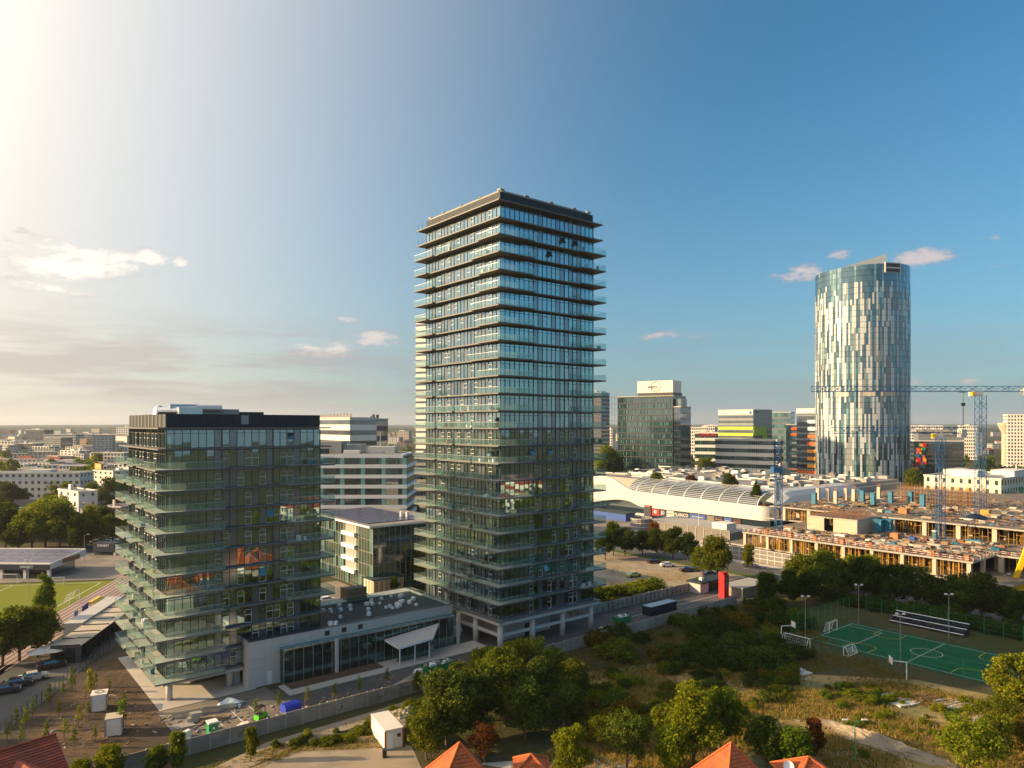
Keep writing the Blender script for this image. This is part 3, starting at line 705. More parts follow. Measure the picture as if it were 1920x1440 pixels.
# projecting glazed shopfront with a glass lean-to roof
gp = MB().quad((0.03, 0, 0), (1.62, 0, 0), (1.62, 0, 5.4), (0.03, 0, 5.4)).mesh('shop_pane', 'shop_glass')
for k in range(20):
    put('shop_pane', gp, POD, (16.5 + k * 1.65, -4.4, 0.22))
    MB().box(-0.04, 0.04, -0.08, 0.06, 0.2, 5.65).build('shop_mullion', 'steel', POD, (16.5 + k * 1.65, -4.4, 0))
MB().quad((16.5, -4.4, 0.22), (16.5, -2.82, 0.22), (16.5, -2.82, 5.6), (16.5, -4.4, 5.6)).build('shop_pane', 'shop_glass', POD)
MB().box(16.4, 49.6, -4.5, -2.85, 5.66, 5.72).build('canopy_glass', 'teal_glass', POD)
MB().box(16.4, 49.6, -4.56, -4.505, 5.58, 5.8).build('canopy_edge', 'steel', POD)
for k in range(20): MB().box(16.45 + k * 1.65, 16.52 + k * 1.65, -4.48, -2.86, 5.725, 5.76).build('canopy_rib', 'steel', POD)
for a in (25.2, 50.0): MB().box(a, a + 0.5, -5.0, -4.55, 0.16, 5.9).build('pilaster', 'stone_white', POD)
# entrance canopy: folded wedge on slim posts
cn = MB()
A_, B_, C_, D_ = (34.6, -4.7, 4.1), (35.4, -8.2, 3.3), (42.2, -8.6, 3.9), (46.0, -4.7, 5.0)
cn.quad(A_, B_, C_, D_, m=0); cn.quad(*[(p[0], p[1], p[2] - 0.35) for p in (D_, C_, B_, A_)], m=1)
for p, q in ((A_, B_), (B_, C_), (C_, D_)): cn.quad((*p[:2], p[2] - 0.35), (*q[:2], q[2] - 0.35), q, p, m=2)
cn.build('entrance_canopy', ['concrete_light', 'ceiling', 'white_paint'], POD)
for a, bb in ((35.8, -7.8), (38.8, -7.9), (41.6, -8.2)): MB().box(a, a + 0.18, bb, bb + 0.18, 0.16, 3.1).build('canopy_post', 'white_frame', POD)
for k in range(7): MB().quad((36 + k * 0.95, -6.6, 0.2), (36.9 + k * 0.95, -6.6, 0.2), (36.9 + k * 0.95, -6.6, 2.9), (36 + k * 0.95, -6.6, 2.9)).build('vestibule_pane', 'shop_glass', POD)
MB().box(14.4, 15.2, PB - 0.05, PB - 0.004, 0.15, 2.3).build('service_door', 'white_frame', POD)
# skylight drums, rail and clad box on the podium roof
rd = random.Random(3)
dm = MB().lathe([(0.42, 0), (0.42, 0.38), (0.36, 0.5), (0.2, 0.62), (0.0, 0.66)], 10).mesh('skylight_drum', 'white_frame', True)
for k in range(34):
    a = rd.uniform(29, 47); bb = rd.uniform(0.5, 10.5)
    put('skylight_drum', dm, POD, (a, bb, 7.2), 0, rd.uniform(0.7, 1.15))
for k in range(6): put('skylight_drum', dm, POD, (25.6 + rd.uniform(0, 1.8), rd.uniform(-2, 0.8), 7.2), 0, 0.9)
gm, hm = rail_mesh([(25.5, 11.5), (49.5, 11.5), (49.5, -1.6)], 1.0)
put('glass_railing', gm, POD, (0, 0, 7.3)); put('handrail', hm, POD, (0, 0, 7.3))
cb = thing('clad_planter_box', 'timber clad box with shrubs on the podium roof', 'planter', AB(35.5, 12.0, 7.2), TH)
bxm = MB().box(0.02, 0.46, 0, 0.08, 0, 2.6).mesh('board', 'timber')
for k in range(9): put('board', bxm, cb, (k * 0.48, 0, 0))
for k in range(6): put('board', bxm, cb, (0, (k + 1) * 0.48, 0), -pi / 2)
MB().box(0.1, 4.3, 0.1, 2.9, 0, 2.4).build('liner', 'dark', cb)

# ------------------------------------------------------------------ boundary walls of the site
def precast_wall(name, label, a0, a1, b0, z0=0.0, h=2.1, pw=2.5, th=0.14):
    w = thing(name, label, 'wall', AB(a0, b0, z0), TH); n = int((a1 - a0) / pw); rw = random.Random(len(label))
    pm = MB().box(0.02, pw - 0.02, 0, th, 0, h).mesh('precast_panel', 'precast'); po = MB().box(-0.09, 0.09, -0.05, th + 0.05, 0, h + 0.08).mesh('post', 'concrete')
    for k in range(n):
        o = put('precast_panel', pm, w, (k * pw, 0, rw.uniform(-0.04, 0.06))); o.rotation_euler = (0, rw.uniform(-.006, .006), rw.uniform(-.006, .006))
        put('post', po, w, (k * pw, 0, 0))
    return w
wall1 = precast_wall('boundary_wall', 'long precast concrete boundary wall in front of the podium and both towers', -12, 118, -20.5)
wall2 = precast_wall('boundary_wall', 'graffiti covered concrete wall between the drive and the sandy car park', 80, 124, -5.2)
rg = random.Random(5)
for k in range(26):
    b = MB(); x = 1.2 + k * 1.62; h0 = rg.uniform(0.8, 1.7)
    pts = [(x + rg.uniform(-.18, .18), 0.25 + j * h0 / 4) for j in range(5)]
    for p, q in zip(pts, pts[1:]): b.bar((p[0], -0.02, p[1]), (q[0], -0.02, q[1]), rg.uniform(0.05, 0.13), 4)
    if rg.random() < .6: b.bar((x - .3, -0.02, 0.3), (x + .35, -0.02, rg.uniform(0.2, 0.5)), 0.06, 4)
    b.build('graffiti', 'dark', wall2)
for x in (16.0, 29.5, 36.5, 40.5):
    b = MB(); pts = [(x + 0.25 * j + rg.uniform(-.2, .2), rg.uniform(0.4, 1.6)) for j in range(7)]
    for p, q in zip(pts, pts[1:]): b.bar((p[0], -0.02, p[1]), (q[0], -0.02, q[1]), 0.035, 4)
    b.build('graffiti', 'dark', wall1)

# ------------------------------------------------------------------ site clutter
def slatbox(t, w, d, h, m):      # ribbed box used for cabins and containers
    n = max(3, int(w / 0.5)); b = MB().box(0, w, 0, d, 0, h)
    return b.build('shell', m, t)
def cabin(px, py, w, d, h, rz, label, roofm='concrete_light', m='panel_grey', name='site_cabin', cat='cabin'):
    t = thing(name, label, cat, G(px, py), rz)
    MB().box(0, w, 0, d, 0.08, h).build('body', m, t)
    MB().box(-0.06, w + 0.06, -0.06, d + 0.06, h + 0.004, h + 0.12).build('roof', roofm, t)
    for (x, y) in ((0, 0), (w, 0), (0, d), (w, d)): MB().box(x - 0.08, x + 0.08, y - 0.08, y + 0.08, 0, h - 0.02).build('corner_post', 'rust' if name == 'site_container' else 'steel', t)
    return t
c = cabin(722, 1408, 2.4, 6.0, 2.5, R(28), 'pale site container with rusty corner posts standing on the sandy yard', 'offwhite', 'offwhite', 'site_container', 'container')
MB().box(0.25, 1.05, -0.05, -0.004, 0.12, 2.15).build('door', 'white_paint', c); MB().box(1.6, 2.1, -0.05, -0.004, 1.45, 1.95).build('window', 'window_glass', c)
MB().box(1.5, 2.2, -0.04, -0.003, 1.38, 2.02).build('window_frame', 'white_frame', c)
c = cabin(170, 1337, 2.0, 2.2, 2.4, R(24), 'white cabin with ring on its roof, among saplings near the street', 'offwhite', 'offwhite')
MB().lathe([(0.55, 2.56), (0.62, 2.6), (0.55, 2.64), (0.48, 2.6), (0.55, 2.56)], 14, c=(1.0, 1.1)).build('roof_ring', 'dark', c)
c = cabin(197, 1383, 2.0, 2.2, 2.3, R(24), 'white cabin with tan flat roof, nearest the red-tiled house', 'concrete_warm', 'offwhite')
b_ = thing('bin', 'black wheelie bin beside the pale container', 'bin', G(724, 1416) + Vector((-0.1, -0.6, 0)), 0.3)
MB().prism([(-.25, -.3), (.25, -.3), (.25, .3), (-.25, .3)], 0.05, 1.0).build('body', 'dark', b_); MB().box(-.3, .3, -.35, .35, 1.005, 1.08).build('lid', 'dark_metal', b_)
for s in (-.22, .22): MB().bar((s - .04, .25, .1), (s + .04, .25, .1), .1, 8).build('wheel', 'black_rubber', b_)
# green portable toilet
t = thing('portable_toilet', 'green portable toilet with white roof by the boundary wall', 'toilet', G(398, 1384), R(39))
MB().box(-.6, .6, -.6, .6, 0.1, 2.15).build('cabin', 'green_plastic', t); MB().prism([(-.65, -.65), (.65, -.65), (.65, .65), (-.65, .65)], 2.155, 2.35).build('roof', 'white_paint', t)
MB().box(-.42, .42, -.64, -.605, .25, 2.0).build('door', 'green_plastic', t); MB().box(-.15, .15, -.66, -.645, 1.4, 1.65).build('door_sign', 'white_paint', t)
MB().box(-.7, .7, -.7, .7, 0, .095).build('skid', 'dark', t)
# blue covered trailer
t = thing('covered_trailer', 'small trailer under a bright blue tarpaulin hood', 'trailer', G(545, 1338), R(45), None, .82)
hood = [(-1.1, .55), (-1.1, 1.6), (-.8, 1.95), (0, 2.1), (.8, 1.95), (1.1, 1.6), (1.1, .55)]
hb = MB(); k = len(hood)
hb.quad(*[(-1.5, x, z) for x, z in reversed(hood)]); hb.quad(*[(1.5, x, z) for x, z in hood])
for i in range(k - 1): hb.quad((-1.5, *hood[i]), (-1.5, *hood[i + 1]), (1.5, *hood[i + 1]), (1.5, *hood[i]))
hb.build('tarpaulin', 'blue_tarp', t); MB().box(-1.55, 1.55, -1.12, 1.12, .45, .545).build('bed', 'steel', t)
for x in (-.5, .5):
    for y in (-1.05, 1.05): MB().bar((x, y - .1, .3), (x, y + .1, .3), .3, 12).build('wheel', 'black_rubber', t)
MB().bar((1.5, 0, .45), (2.6, 0, .4), .05).build('drawbar', 'steel', t)
# small green skid loader
t = thing('mini_loader', 'bright green mini loader parked by the boundary wall', 'loader', G(490, 1352), R(60))
MB().box(-.9, .7, -.5, .5, .35, 1.1).build('body', 'lime', t); MB().box(-.8, -.1, -.45, .45, 1.105, 1.25).build('seat', 'dark', t)
for x, y in ((-.75, -.42), (-.75, .42), (.3, -.42), (.3, .42)): MB().box(x - .04, x + .04, y - .04, y + .04, 1.1, 2.1).build('cab_post', 'dark', t)
MB().box(-.85, .4, -.5, .5, 2.1, 2.18).build('cab_roof', 'dark', t)
for x in (-.55, .45):
    for y in (-.62, .62): MB().bar((x, y - .14, .34), (x, y + .14, .34), .34, 12).build('wheel', 'black_rubber', t)
MB().prism([(.75, -.6), (1.3, -.6), (1.3, .6), (.75, .6)], .1, [.6, .15, .15, .6]).build('bucket', 'dark_metal', t)
# stacks of material on the apron
def stack(px, py, rz, label, kind, n, L, w, h, m, name='material_stack', z=0.06, seed=1):
    t = thing(name, label, 'building material', G(px, py, 0) + Vector((0, 0, z)), rz); rs = random.Random(seed)
    per = max(1, int(w / 0.32)); k = 0; 
    while k < n:
        r, cidx = divmod(k, per); o = MB().box(-L/2, L/2, 0, 0.28, 0, h).build(kind, m, t, (rs.uniform(-.3, .3), cidx * 0.31 - w / 2, r * (h + 0.015)), rs.uniform(-.03, .03)); k += 1
    return t
stack(370, 1338, R(25), 'long silver profiles stacked beside the plaza edge', 'profile', 18, 6.5, 1.9, 0.12, 'steel', seed=2)
stack(415, 1330, R(25), 'shorter silver profiles piled at the plaza corner', 'profile', 12, 4.0, 1.5, 0.14, 'steel', seed=3)
stack(365, 1352, R(28), 'grey kerb blocks in a row on pallets', 'kerb_block', 6, 1.5, 1.2, 0.6, 'concrete', seed=4)
stack(398, 1350, R(30), 'brown boards and pipes dumped on the dusty apron', 'board', 16, 3.2, 1.8, 0.08, 'timber', seed=5)
stack(345, 1362, R(30), 'grey formwork panels lying at the apron edge', 'panel', 8, 2.6, 2.0, 0.1, 'concrete', seed=6)
stack(460, 1362, R(140), 'pale boards leaning in a heap by the wall', 'board', 8, 2.6, 1.6, 0.1, 'offwhite', seed=7)
stack(500, 1268, R(22), 'long white pipes laid along the podium kerb', 'pipe', 6, 7.0, 0.9, 0.14, 'white_paint', seed=8)
stack(345, 1385, R(70), 'white bags and plastic piled at the end of the wall', 'bag', 10, 1.2, 1.4, 0.35, 'white_paint', seed=9)
stack(440, 1322, R(30), 'teal and white wrapped panels under plastic sheet', 'panel', 6, 2.4, 1.6, 0.18, 'teal_glass', seed=10)
stack(845, 1196, R(38), 'white board leaning against the hall glazing', 'board', 3, 4.6, 0.3, 0.7, 'white_paint', seed=11)
stack(808, 1222, R(38), 'pallet of grey blocks with red straps by the entrance', 'block', 12, 0.9, 1.2, 0.3, 'concrete', seed=12)
stack(785, 1263, R(38), 'white crates in the shade by the boundary wall', 'crate', 6, 1.4, 1.2, 0.35, 'white_paint', seed=13)
t = thing('plastic_heap', 'crumpled white plastic sheeting heap at the corner of the plaza', 'plastic sheeting', G(432, 1322) + Vector((0, 0, 0.06)))
rs = random.Random(4); hb = MB()
pts = [[(x * .6 - 1.8, y * .5 - 1.2, max(0, 1.3 - .35 * math.hypot(x - 3, y - 2.5)) * rs.uniform(.4, 1.1)) for y in range(6)] for x in range(7)]
for i in range(6):
    for j in range(5): hb.quad(pts[i][j], pts[i+1][j], pts[i+1][j+1], pts[i][j+1])
hb.build('sheet', 'white_paint', t)
def mound(name, loc, rx, ry, h, m, label, cat, seed, n=14, rot=0):
    rs = random.Random(seed); b = MB(); P = []
    for i in range(n + 1):
        r = i / n; row = []
        for j in range(22):
            a = 2 * pi * j / 22; f = 1 + 0.22 * sin(3 * a + seed) + 0.12 * rs.uniform(-1, 1)
            row.append((rx * r * f * cos(a), ry * r * f * sin(a), max(-0.02, h * (1 - r) ** 0.9 * rs.uniform(0.8, 1.15) if i < n else -0.05)))
        P.append(row)
    for i in range(n):
        for j in range(22):
            k = (j + 1) % 22; b.quad(P[i][j], P[i+1][j], P[i+1][k], P[i][k])
    o = b.build(name, m, None, loc, rot); return tag(o, label, cat)
mound('gravel_heap', AB(33, -17.2, 0.03), 3.2, 2.3, 1.7, 'rubble', 'grey gravel heap beside the boundary wall', 'gravel heap', 3)
mound('earth_mound', G(1640, 1392), 2.4, 9.0, 1.3, 'sand', 'long pale earth ridge in the dry meadow', 'earth mound', 5, rot=R(38))
mound('earth_mound', G(770, 1345), 5.0, 3.0, 1.6, 'rubble', 'stony earth bank behind the pale container', 'earth mound', 8, rot=R(30))
mound('ash_heap', G(1850, 1350), 2.6, 1.4, 0.7, 'rubble', 'low dark heap at the right of the dry meadow', 'heap', 9)
for (px, py, w, d, n, lab) in ((1690, 1323, 1.9, 1.5, 3, 'pale broken concrete slabs lying in the dry grass'), (1485, 1268, 2.4, 1.4, 3, 'grey concrete slabs lying beside the bramble bushes'), (1795, 1330, 2.2, 0.5, 5, 'rows of concrete kerbs half buried in dry grass')):
    t = thing('concrete_slabs', lab, 'concrete slab', G(px, py), R(20))
    for i in range(n):
        for j in range(2):
            o = MB().box(-w / 2, w / 2, -d / 2, d / 2, 0, 0.22).build('slab', 'concrete_light', t, (j * (w + .2), i * (d + .25), rs.uniform(0, .12)), rs.uniform(-.12, .12)); o.rotation_euler.x = rs.uniform(-.05, .05)
t = thing('brushwood_pile', 'pile of grey cut branches beside the broken slabs', 'branches', G(1738, 1316))
for k in range(70):
    a = rs.uniform(0, 2 * pi); r = rs.uniform(0, 1.9); p = Vector((r * cos(a) * 1.4, r * sin(a), rs.uniform(.05, 1.3 * (1 - r / 2.1) + .1))); q = p + Vector((rs.uniform(-1.6, 1.6), rs.uniform(-1, 1), rs.uniform(-.25, .3)))
    q.z = max(.03, q.z); MB().bar(p, q, rs.uniform(.02, .05), 4).build('branch', 'bark', t)
# green skip, dark containers on the drive
def skip(loc, rz, L, w, h, label, m, load='rubble'):
    t = thing('skip', label, 'skip', loc, rz)
    b = MB(); lo = [(-L/2 + .4, -w/2 + .15), (L/2 - .4, -w/2 + .15), (L/2 - .4, w/2 - .15), (-L/2 + .4, w/2 - .15)]; hi = [(-L/2, -w/2), (L/2, -w/2), (L/2, w/2), (-L/2, w/2)]
    for i in range(4):
        j = (i + 1) % 4; b.quad((*lo[i], .1), (*lo[j], .1), (*hi[j], h), (*hi[i], h))
    b.quad(*[(*p, .1) for p in reversed(lo)]); b.build('tub', m, t)
    for x in (-L/4, 0, L/4): MB().box(x - .06, x + .06, -w/2 - .05, -w/2 + .03, .3, h).build('rib', m, t)
    mm = MB()
    rr = random.Random(3)
    for k in range(24): x, y = rr.uniform(-L/2 + .3, L/2 - .5), rr.uniform(-w/2 + .2, w/2 - .4); mm.box(x, x + .5, y, y + .4, h - .35, h + rr.uniform(-.05, .25), rr.randrange(2))
    mm.build('load', [load, 'white_paint'], t); return t
skip(G(1166, 1166), TH, 4.2, 2.0, 1.3, 'dark green skip full of rubble beside the boundary wall', 'green_plastic')
skip(G(820, 1256), TH, 6.0, 2.0, 1.2, 'long dark green skip loaded with scrap below the entrance canopy', 'green_plastic')
skip(G(1135, 1185), TH, 4.0, 1.8, 1.0, 'low black skip between the tower columns and the wall', 'dark')
t = thing('storage_container', 'dark blue steel container lying along the drive wall', 'container', G(1245, 1146), TH)
MB().box(-6, 3, -1.2, 1.2, 0.1, 2.0).build('shell', 'navy', t); MB().box(-6, 3, -1.2, 1.2, 2.005, 2.08).build('roof', 'steel', t)
for k in range(18): MB().box(-5.9 + k * .5, -5.7 + k * .5, -1.26, -1.205, .2, 1.9).build('rib', 'navy', t)
# gatehouse, red sign pillar, green barrel, low flat roof
t = thing('gatehouse', 'small white gatehouse with dark flat roof at the end of the drive', 'gatehouse', G(1313, 1114), TH)
MB().box(0, 3.4, 0, 3.4, 0, 2.5).build('wall', 'stone_white', t); MB().box(3.4, 9.5, .2, 3.2, 0, 2.3).build('glazed_wing', 'office_glass', t)
MB().box(-.4, 10.4, -.6, 4.0, 2.505, 2.9).build('roof', 'membrane', t); MB().box(2, 2.9, 1, 1.9, 2.905, 3.6).build('roof_unit', 'offwhite', t)
t = thing('sign_pillar', 'tall bright red sign pillar beside the gatehouse', 'sign', G(1357, 1120), TH)
MB().box(-.95, .95, -.8, .8, 0, 5.6).build('body', 'red', t); MB().box(-.95, .95, -.5, .8, 5.605, 6.1).build('top', 'red', t)
MB().box(.0, .95, -.86, -.805, 2.6, 4.9).build('poster', 'panel_grey', t); MB().box(.25, .8, -.88, -.862, 2.9, 3.3).build('poster_mark', 'red', t)
lettering('poster_text', 'ONE', .42, 'dark', t, (.48, -.89, 4.2), (R(90), 0, 0))
t = thing('barrel', 'green drum with white lid beside the red pillar', 'barrel', G(1378, 1116))
MB().lathe([(.0, 0), (.75, 0), (.75, 2.2), (.0, 2.2)], 16).build('drum', 'lime', t, smooth=False); MB().lathe([(.0, 2.32), (.8, 2.32), (.8, 2.21)], 16).build('lid', 'white_paint', t)
t = thing('shed', 'low grey flat-roofed shed behind the boundary wall at right', 'shed', G(1392, 1122), TH)
MB().box(0, 12, 0, 6, 0, 2.2).build('wall', 'precast', t); MB().box(-.2, 12.2, -.2, 6.2, 2.205, 2.4).build('roof', 'concrete', t)
MB().box(4, 7, 6.5, 7.5, 0, 1.2).build('red_plank', 'red', t)
for k, (px, py) in enumerate(((1022, 0), (1010, 0))): pass
# ------------------------------------------------------------------ building site on the right
rs = random.Random(21)
SITE = thing('unfinished_building', 'wide unfinished concrete building with yellow props beside the shopping centre', 'building', AB(170, 0), TH)
def L(a, b): return a - 170, b
def slab_site(a0, a1, b0, b1, z, t=0.45, m='concrete'):
    MB().box(a0 - 170, a1 - 170, b0, b1, z - t, z, 0, top=1).build('floor_slab', [m, 'site_deck'], SITE)
slab_site(170, 206.9, -52, 12, 8.4); slab_site(186, 330, -118, -52.05, 8.4); slab_site(207, 330, -51.95, 26, 8.4)
slab_site(205.5, 330, -112, 24, 13.0); slab_site(191.2, 205.45, -14, 2, 12.9)
slab_site(172, 330, -60, 20, 3.9)
# columns
def cols(alist, blist, z0, z1, w=0.9, m='concrete_warm'):
    cm = MB().box(-w / 2, w / 2, -w / 2, w / 2, 0, z1 - z0).mesh('column', m)
    for a in alist:
        for b in blist: put('column', cm, SITE, (a - 170, b, z0))
cols([170.8, 180], [-51 + k * 7.8 for k in range(9)], 0, 3.44); cols([170.8, 180, 190], [-51 + k * 7.8 for k in range(9)], 3.9, 7.94)
cols([206.5, 216], [-110 + k * 9.2 for k in range(15)], 8.4, 12.54, 1.2); cols([187], [-116 + k * 9 for k in range(8)], 0, 7.94, 1.2)
# beige core walls
cw = MB()
cw.box(21.0, 21.4, -14, -6.6, 8.41, 12.44); cw.box(21.0, 21.4, -3.6, 2, 8.41, 12.44); cw.box(21.41, 35, -14, -13.6, 8.41, 12.44); cw.box(21.41, 35, 1.6, 2.0, 8.41, 12.44)
cw.build('core_wall', 'concrete_warm', SITE)
# thin steel props, too many to count
pr = MB()
def props(a0, a1, b0, b1, z0, z1, n):
    for _ in range(n):
        a, b = rs.uniform(a0, a1) - 170, rs.uniform(b0, b1); pr.bar((a, b, z0), (a, b, z1), 0.06, 4, cap=False)
props(170.6, 174, -51, 11.5, 3.92, 7.93, 230); props(174, 188, -51, 11.5, 3.92, 7.93, 120)
props(206, 209, -110, 23, 8.42, 12.53, 220); props(209, 222, -110, 23, 8.42, 12.53, 120); props(187, 190, -116, -54, 0.1, 7.93, 90); props(171, 176, -58, 18, 0.1, 3.4, 160)
for k in range(60):
    b = -51 + k * 1.05; pr.bar((0.8, b, 5.6 + (k % 3) * .5), (0.8, b + 1.05, 5.6 + (k % 3) * .5), .04, 4, cap=False); b = -110 + k * 2.2; pr.bar((36.6, b, 10 + (k % 3) * .6), (36.6, b + 2.2, 10 + (k % 3) * .6), .05, 4, cap=False)
pr.build('props', 'formwork_yellow', SITE)['kind'] = 'stuff'
jb = MB()
for k in range(44): b = -51 + k * 1.45; jb.box(0.3, 14, b, b + .12, 7.78, 7.945)
for k in range(60): b = -110 + k * 2.2; jb.box(35.7, 50, b, b + .14, 12.3, 12.545)
jb.build('formwork_beams', 'timber', SITE)['kind'] = 'stuff'
# red and white edge rails
def edge_rail(p, q, z, n):
    b = MB(); p, q = Vector(p), Vector(q)
    for k in range(n):
        s, e = p.lerp(q, k / n), p.lerp(q, (k + 1) / n)
        for dz in (0.45, 0.95): b.bar((s.x, s.y, z + dz), (e.x, e.y, z + dz), 0.06, 4, k % 2)
        if k % 3 == 0: b.bar((s.x, s.y, z), (s.x, s.y, z + 1.05), .03, 4, 1)
    b.build('safety_rail', ['rail_red', 'offwhite'], SITE)
edge_rail(L(170.2, -52), L(170.2, 12), 8.4, 74); edge_rail(L(170.4, -52), L(186, -52), 8.4, 20); edge_rail(L(173, -40), L(173, 10), 8.4, 50); edge_rail(L(186.2, -52.2), L(186.2, -116), 8.4, 60)
edge_rail(L(205.7, -112), L(205.7, -70), 13, 30); edge_rail(L(260, -112), L(260, -40), 13, 50)
# rusty upstands on the slab edge
for k in range(8): MB().box(0.4, 1.5, -51 + k * 7.8, -49.9 + k * 7.8, 8.41, 9.9).build('column_form', 'rust', SITE)
# columns of the next storey: concrete stubs, blue forms, starter bars
blue = MB().box(-.7, .7, -.7, .7, 0, 4.2)
for z in (.5, 1.6, 2.7, 3.8): blue.box(-.8, .8, -.8, .8, z, z + .18)
blue.box(-.95, .95, -.95, .95, 4.2, 4.3); bluem = blue.mesh('column_form', 'formwork_blue')
stub = MB().box(-.6, .6, -.6, .6, 0, 4.0, 0)
for k in range(12): x, y = .5 * cos(k * .52), .5 * sin(k * .52); stub.bar((x, y, 4), (x * 1.05, y * 1.05, 5.3), .03, 4, 1)
stubm = stub.mesh('column_stub', ['concrete_warm', 'rust'])
BL = [(1527, 946), (1617, 941), (1637, 946), (1670, 943), (1707, 943), (1730, 950), (1744, 943)]
CL = [(1534, 938), (1552, 938), (1567, 944), (1586, 938), (1601, 940), (1648, 935)]
for k, (px, py) in enumerate(BL):
    p = G(px, py, 13.0); a, b = toab(p); put('column_form', bluem, SITE, (a - 170, b, 13.0))
for k, (px, py) in enumerate(CL):
    p = G(px, py, 13.0); a, b = toab(p); put('column_stub', stubm, SITE, (a - 170, b, 13.0), 0, (1, 1, 1.15))
for (px, py, s) in ((1648, 1000, 1.1), (1666, 1000, 1.2)):
    p = G(px, py, 8.4); a, b = toab(p); put('column_form', bluem, SITE, (a - 170, b, 8.41), 0, (1.5, 1.5, 1.0))
# scaffold cage with rebar behind
sf = MB(); p = G(1683, 941, 13.0); a0, b0 = toab(p); 
for i in range(15):
    for j in range(4): sf.bar((a0 - 170 + j * 2.5, b0 - i * 2.0, 13), (a0 - 170 + j * 2.5, b0 - i * 2.0, 19.5), .06, 4, cap=False)
for z in (14, 15.5, 17, 18.5):
    for j in range(4): sf.bar((a0 - 170 + j * 2.5, b0, z), (a0 - 170 + j * 2.5, b0 - 28, z), .06, 4, cap=False)
for k in range(260): x, y = a0 - 170 + rs.uniform(0, 7.5), b0 - rs.uniform(0, 28); sf.bar((x, y, 13), (x, y, rs.uniform(17, 21)), .035, 3, 1, cap=False)
sf.build('scaffold', ['timber', 'rust'], SITE)['kind'] = 'stuff'
# starter bars standing over the core
rb = MB()
for k in range(420): x, y = rs.uniform(21, 36), rs.uniform(-14, 2); rb.bar((x, y, 12.9), (x + rs.uniform(-.2, .2), y + rs.uniform(-.2, .2), 12.9 + rs.uniform(.6, 1.7)), .03, 3, cap=False)
for k in range(300): x, y = rs.uniform(40, 120), rs.uniform(-100, 20); rb.bar((x, y, 13), (x, y, 13 + rs.uniform(.5, 1.6)), .03, 3, cap=False)
rb.build('starter_bars', 'rust', SITE)['kind'] = 'stuff'
# loose material lying on the slabs: each a thing of its own
CLM = ['timber', 'rust', 'concrete_warm', 'concrete', 'offwhite', 'sand', 'steel', 'dark', 'timber', 'rust', 'net', 'timber', 'formwork_blue']
CLN = {'timber': 'timber stack', 'rust': 'rebar bundle', 'concrete_warm': 'beige formwork panel', 'concrete': 'grey formwork panel', 'offwhite': 'pale pallet', 'sand': 'sand heap', 'steel': 'pipe bundle', 'dark': 'black tarpaulin pile', 'formwork_blue': 'blue form panel', 'net': 'grey sheet pile'}
def clutter(a0, a1, b0, b1, z, n, seed, where):
    rr = random.Random(seed)
    for k in range(n):
        m = rr.choice(CLM); a, b = rr.uniform(a0, a1), rr.uniform(b0, b1); Lg, w, h = rr.uniform(1.2, 4.5), rr.uniform(.8, 2.2), rr.uniform(.2, .9)
        q = MB(); nl = rr.randrange(2, 5); off = [rr.uniform(-.2, .2) for _ in range(8)]
        for i in range(nl):
            for j in range(3): q.box(-Lg/2 + off[i], Lg/2 + off[i + 1], -w/2 + j * w/3 + .03, -w/2 + (j + 1) * w/3 - .03, i * h / nl + .005, (i + 1) * h / nl)
        o = q.build('material_stack', m, None, AB(a, b, z), TH + rr.choice((0, pi / 2)) + rr.uniform(-.3, .3))
        tag(o, f'{CLN[m]} on the {where} of the site', 'building material', f'{CLN[m]}s on the {where}')
clutter(173, 190, -48, 8, 8.41, 60, 1, 'lower deck'); clutter(192, 204, -50, -16, 8.41, 28, 2, 'lower deck'); clutter(210, 262, -100, 20, 13.01, 110, 3, 'upper deck')
db = MB()
def debris(a0, a1, b0, b1, z, n):
    for _ in range(n):
        a, b, t_ = rs.uniform(a0, a1) - 170, rs.uniform(b0, b1), rs.uniform(0, pi); L_, w_, h_ = rs.uniform(.4, 3.2), rs.uniform(.06, .4), rs.uniform(.04, .32); c_, s_ = cos(t_), sin(t_)
        P_ = [(a + x * c_ - y * s_, b + x * s_ + y * c_) for x, y in ((-L_/2, -w_/2), (L_/2, -w_/2), (L_/2, w_/2), (-L_/2, w_/2))]
        db.prism(P_, z, z + h_, rs.randrange(7))
debris(171, 191, -51, 11, 8.41, 620); debris(191, 205, -51, -15, 8.41, 260); debris(206, 290, -111, 23, 13.01, 1900); debris(186, 206, -116, -53, 8.41, 300)
db.build('loose_debris', ['timber', 'rust', 'site_deck', 'dark', 'rubble', 'concrete', 'timber'], SITE)['kind'] = 'stuff'
def crate(px, py, z, w, h, m, label):
    p = G(px, py, z); t = thing('crate', label, 'crate', p, TH)
    for k in range(int(h / .3)): MB().box(-w/2, w/2, -w/2, w/2, k * .3 + .02, k * .3 + .29).build('course', m, t)
mat('brick_orange', (0.50, 0.20, 0.08), 0.85, var=0.2)
crate(1695, 963, 13, 2.6, 1.9, 'brick_orange', 'orange brick pallet on the upper deck near the blue mast')
crate(1848, 966, 13, 2.4, 1.9, 'formwork_yellow', 'yellow crate on the upper deck below the tall crane')
crate(1679, 1009, 8.4, 2.2, 1.7, 'brick_orange', 'orange brick pallet on the lower deck')
crate(1711, 1012, 8.4, 1.7, 1.1, 'sign_blue', 'small blue box on the lower deck')
t = thing('site_toilet', 'pale blue portable toilet on the lower deck by the blue mast', 'toilet', G(1753, 1010, 8.4), TH)
MB().box(-.6, .6, -.6, .6, 0.05, 2.2).build('cabin', 'teal_glass', t); MB().box(-.66, .66, -.66, .66, 2.205, 2.4).build('roof', 'white_paint', t); MB().box(-.4, .4, -.65, -.605, .15, 2.0).build('door', 'panel_grey', t)
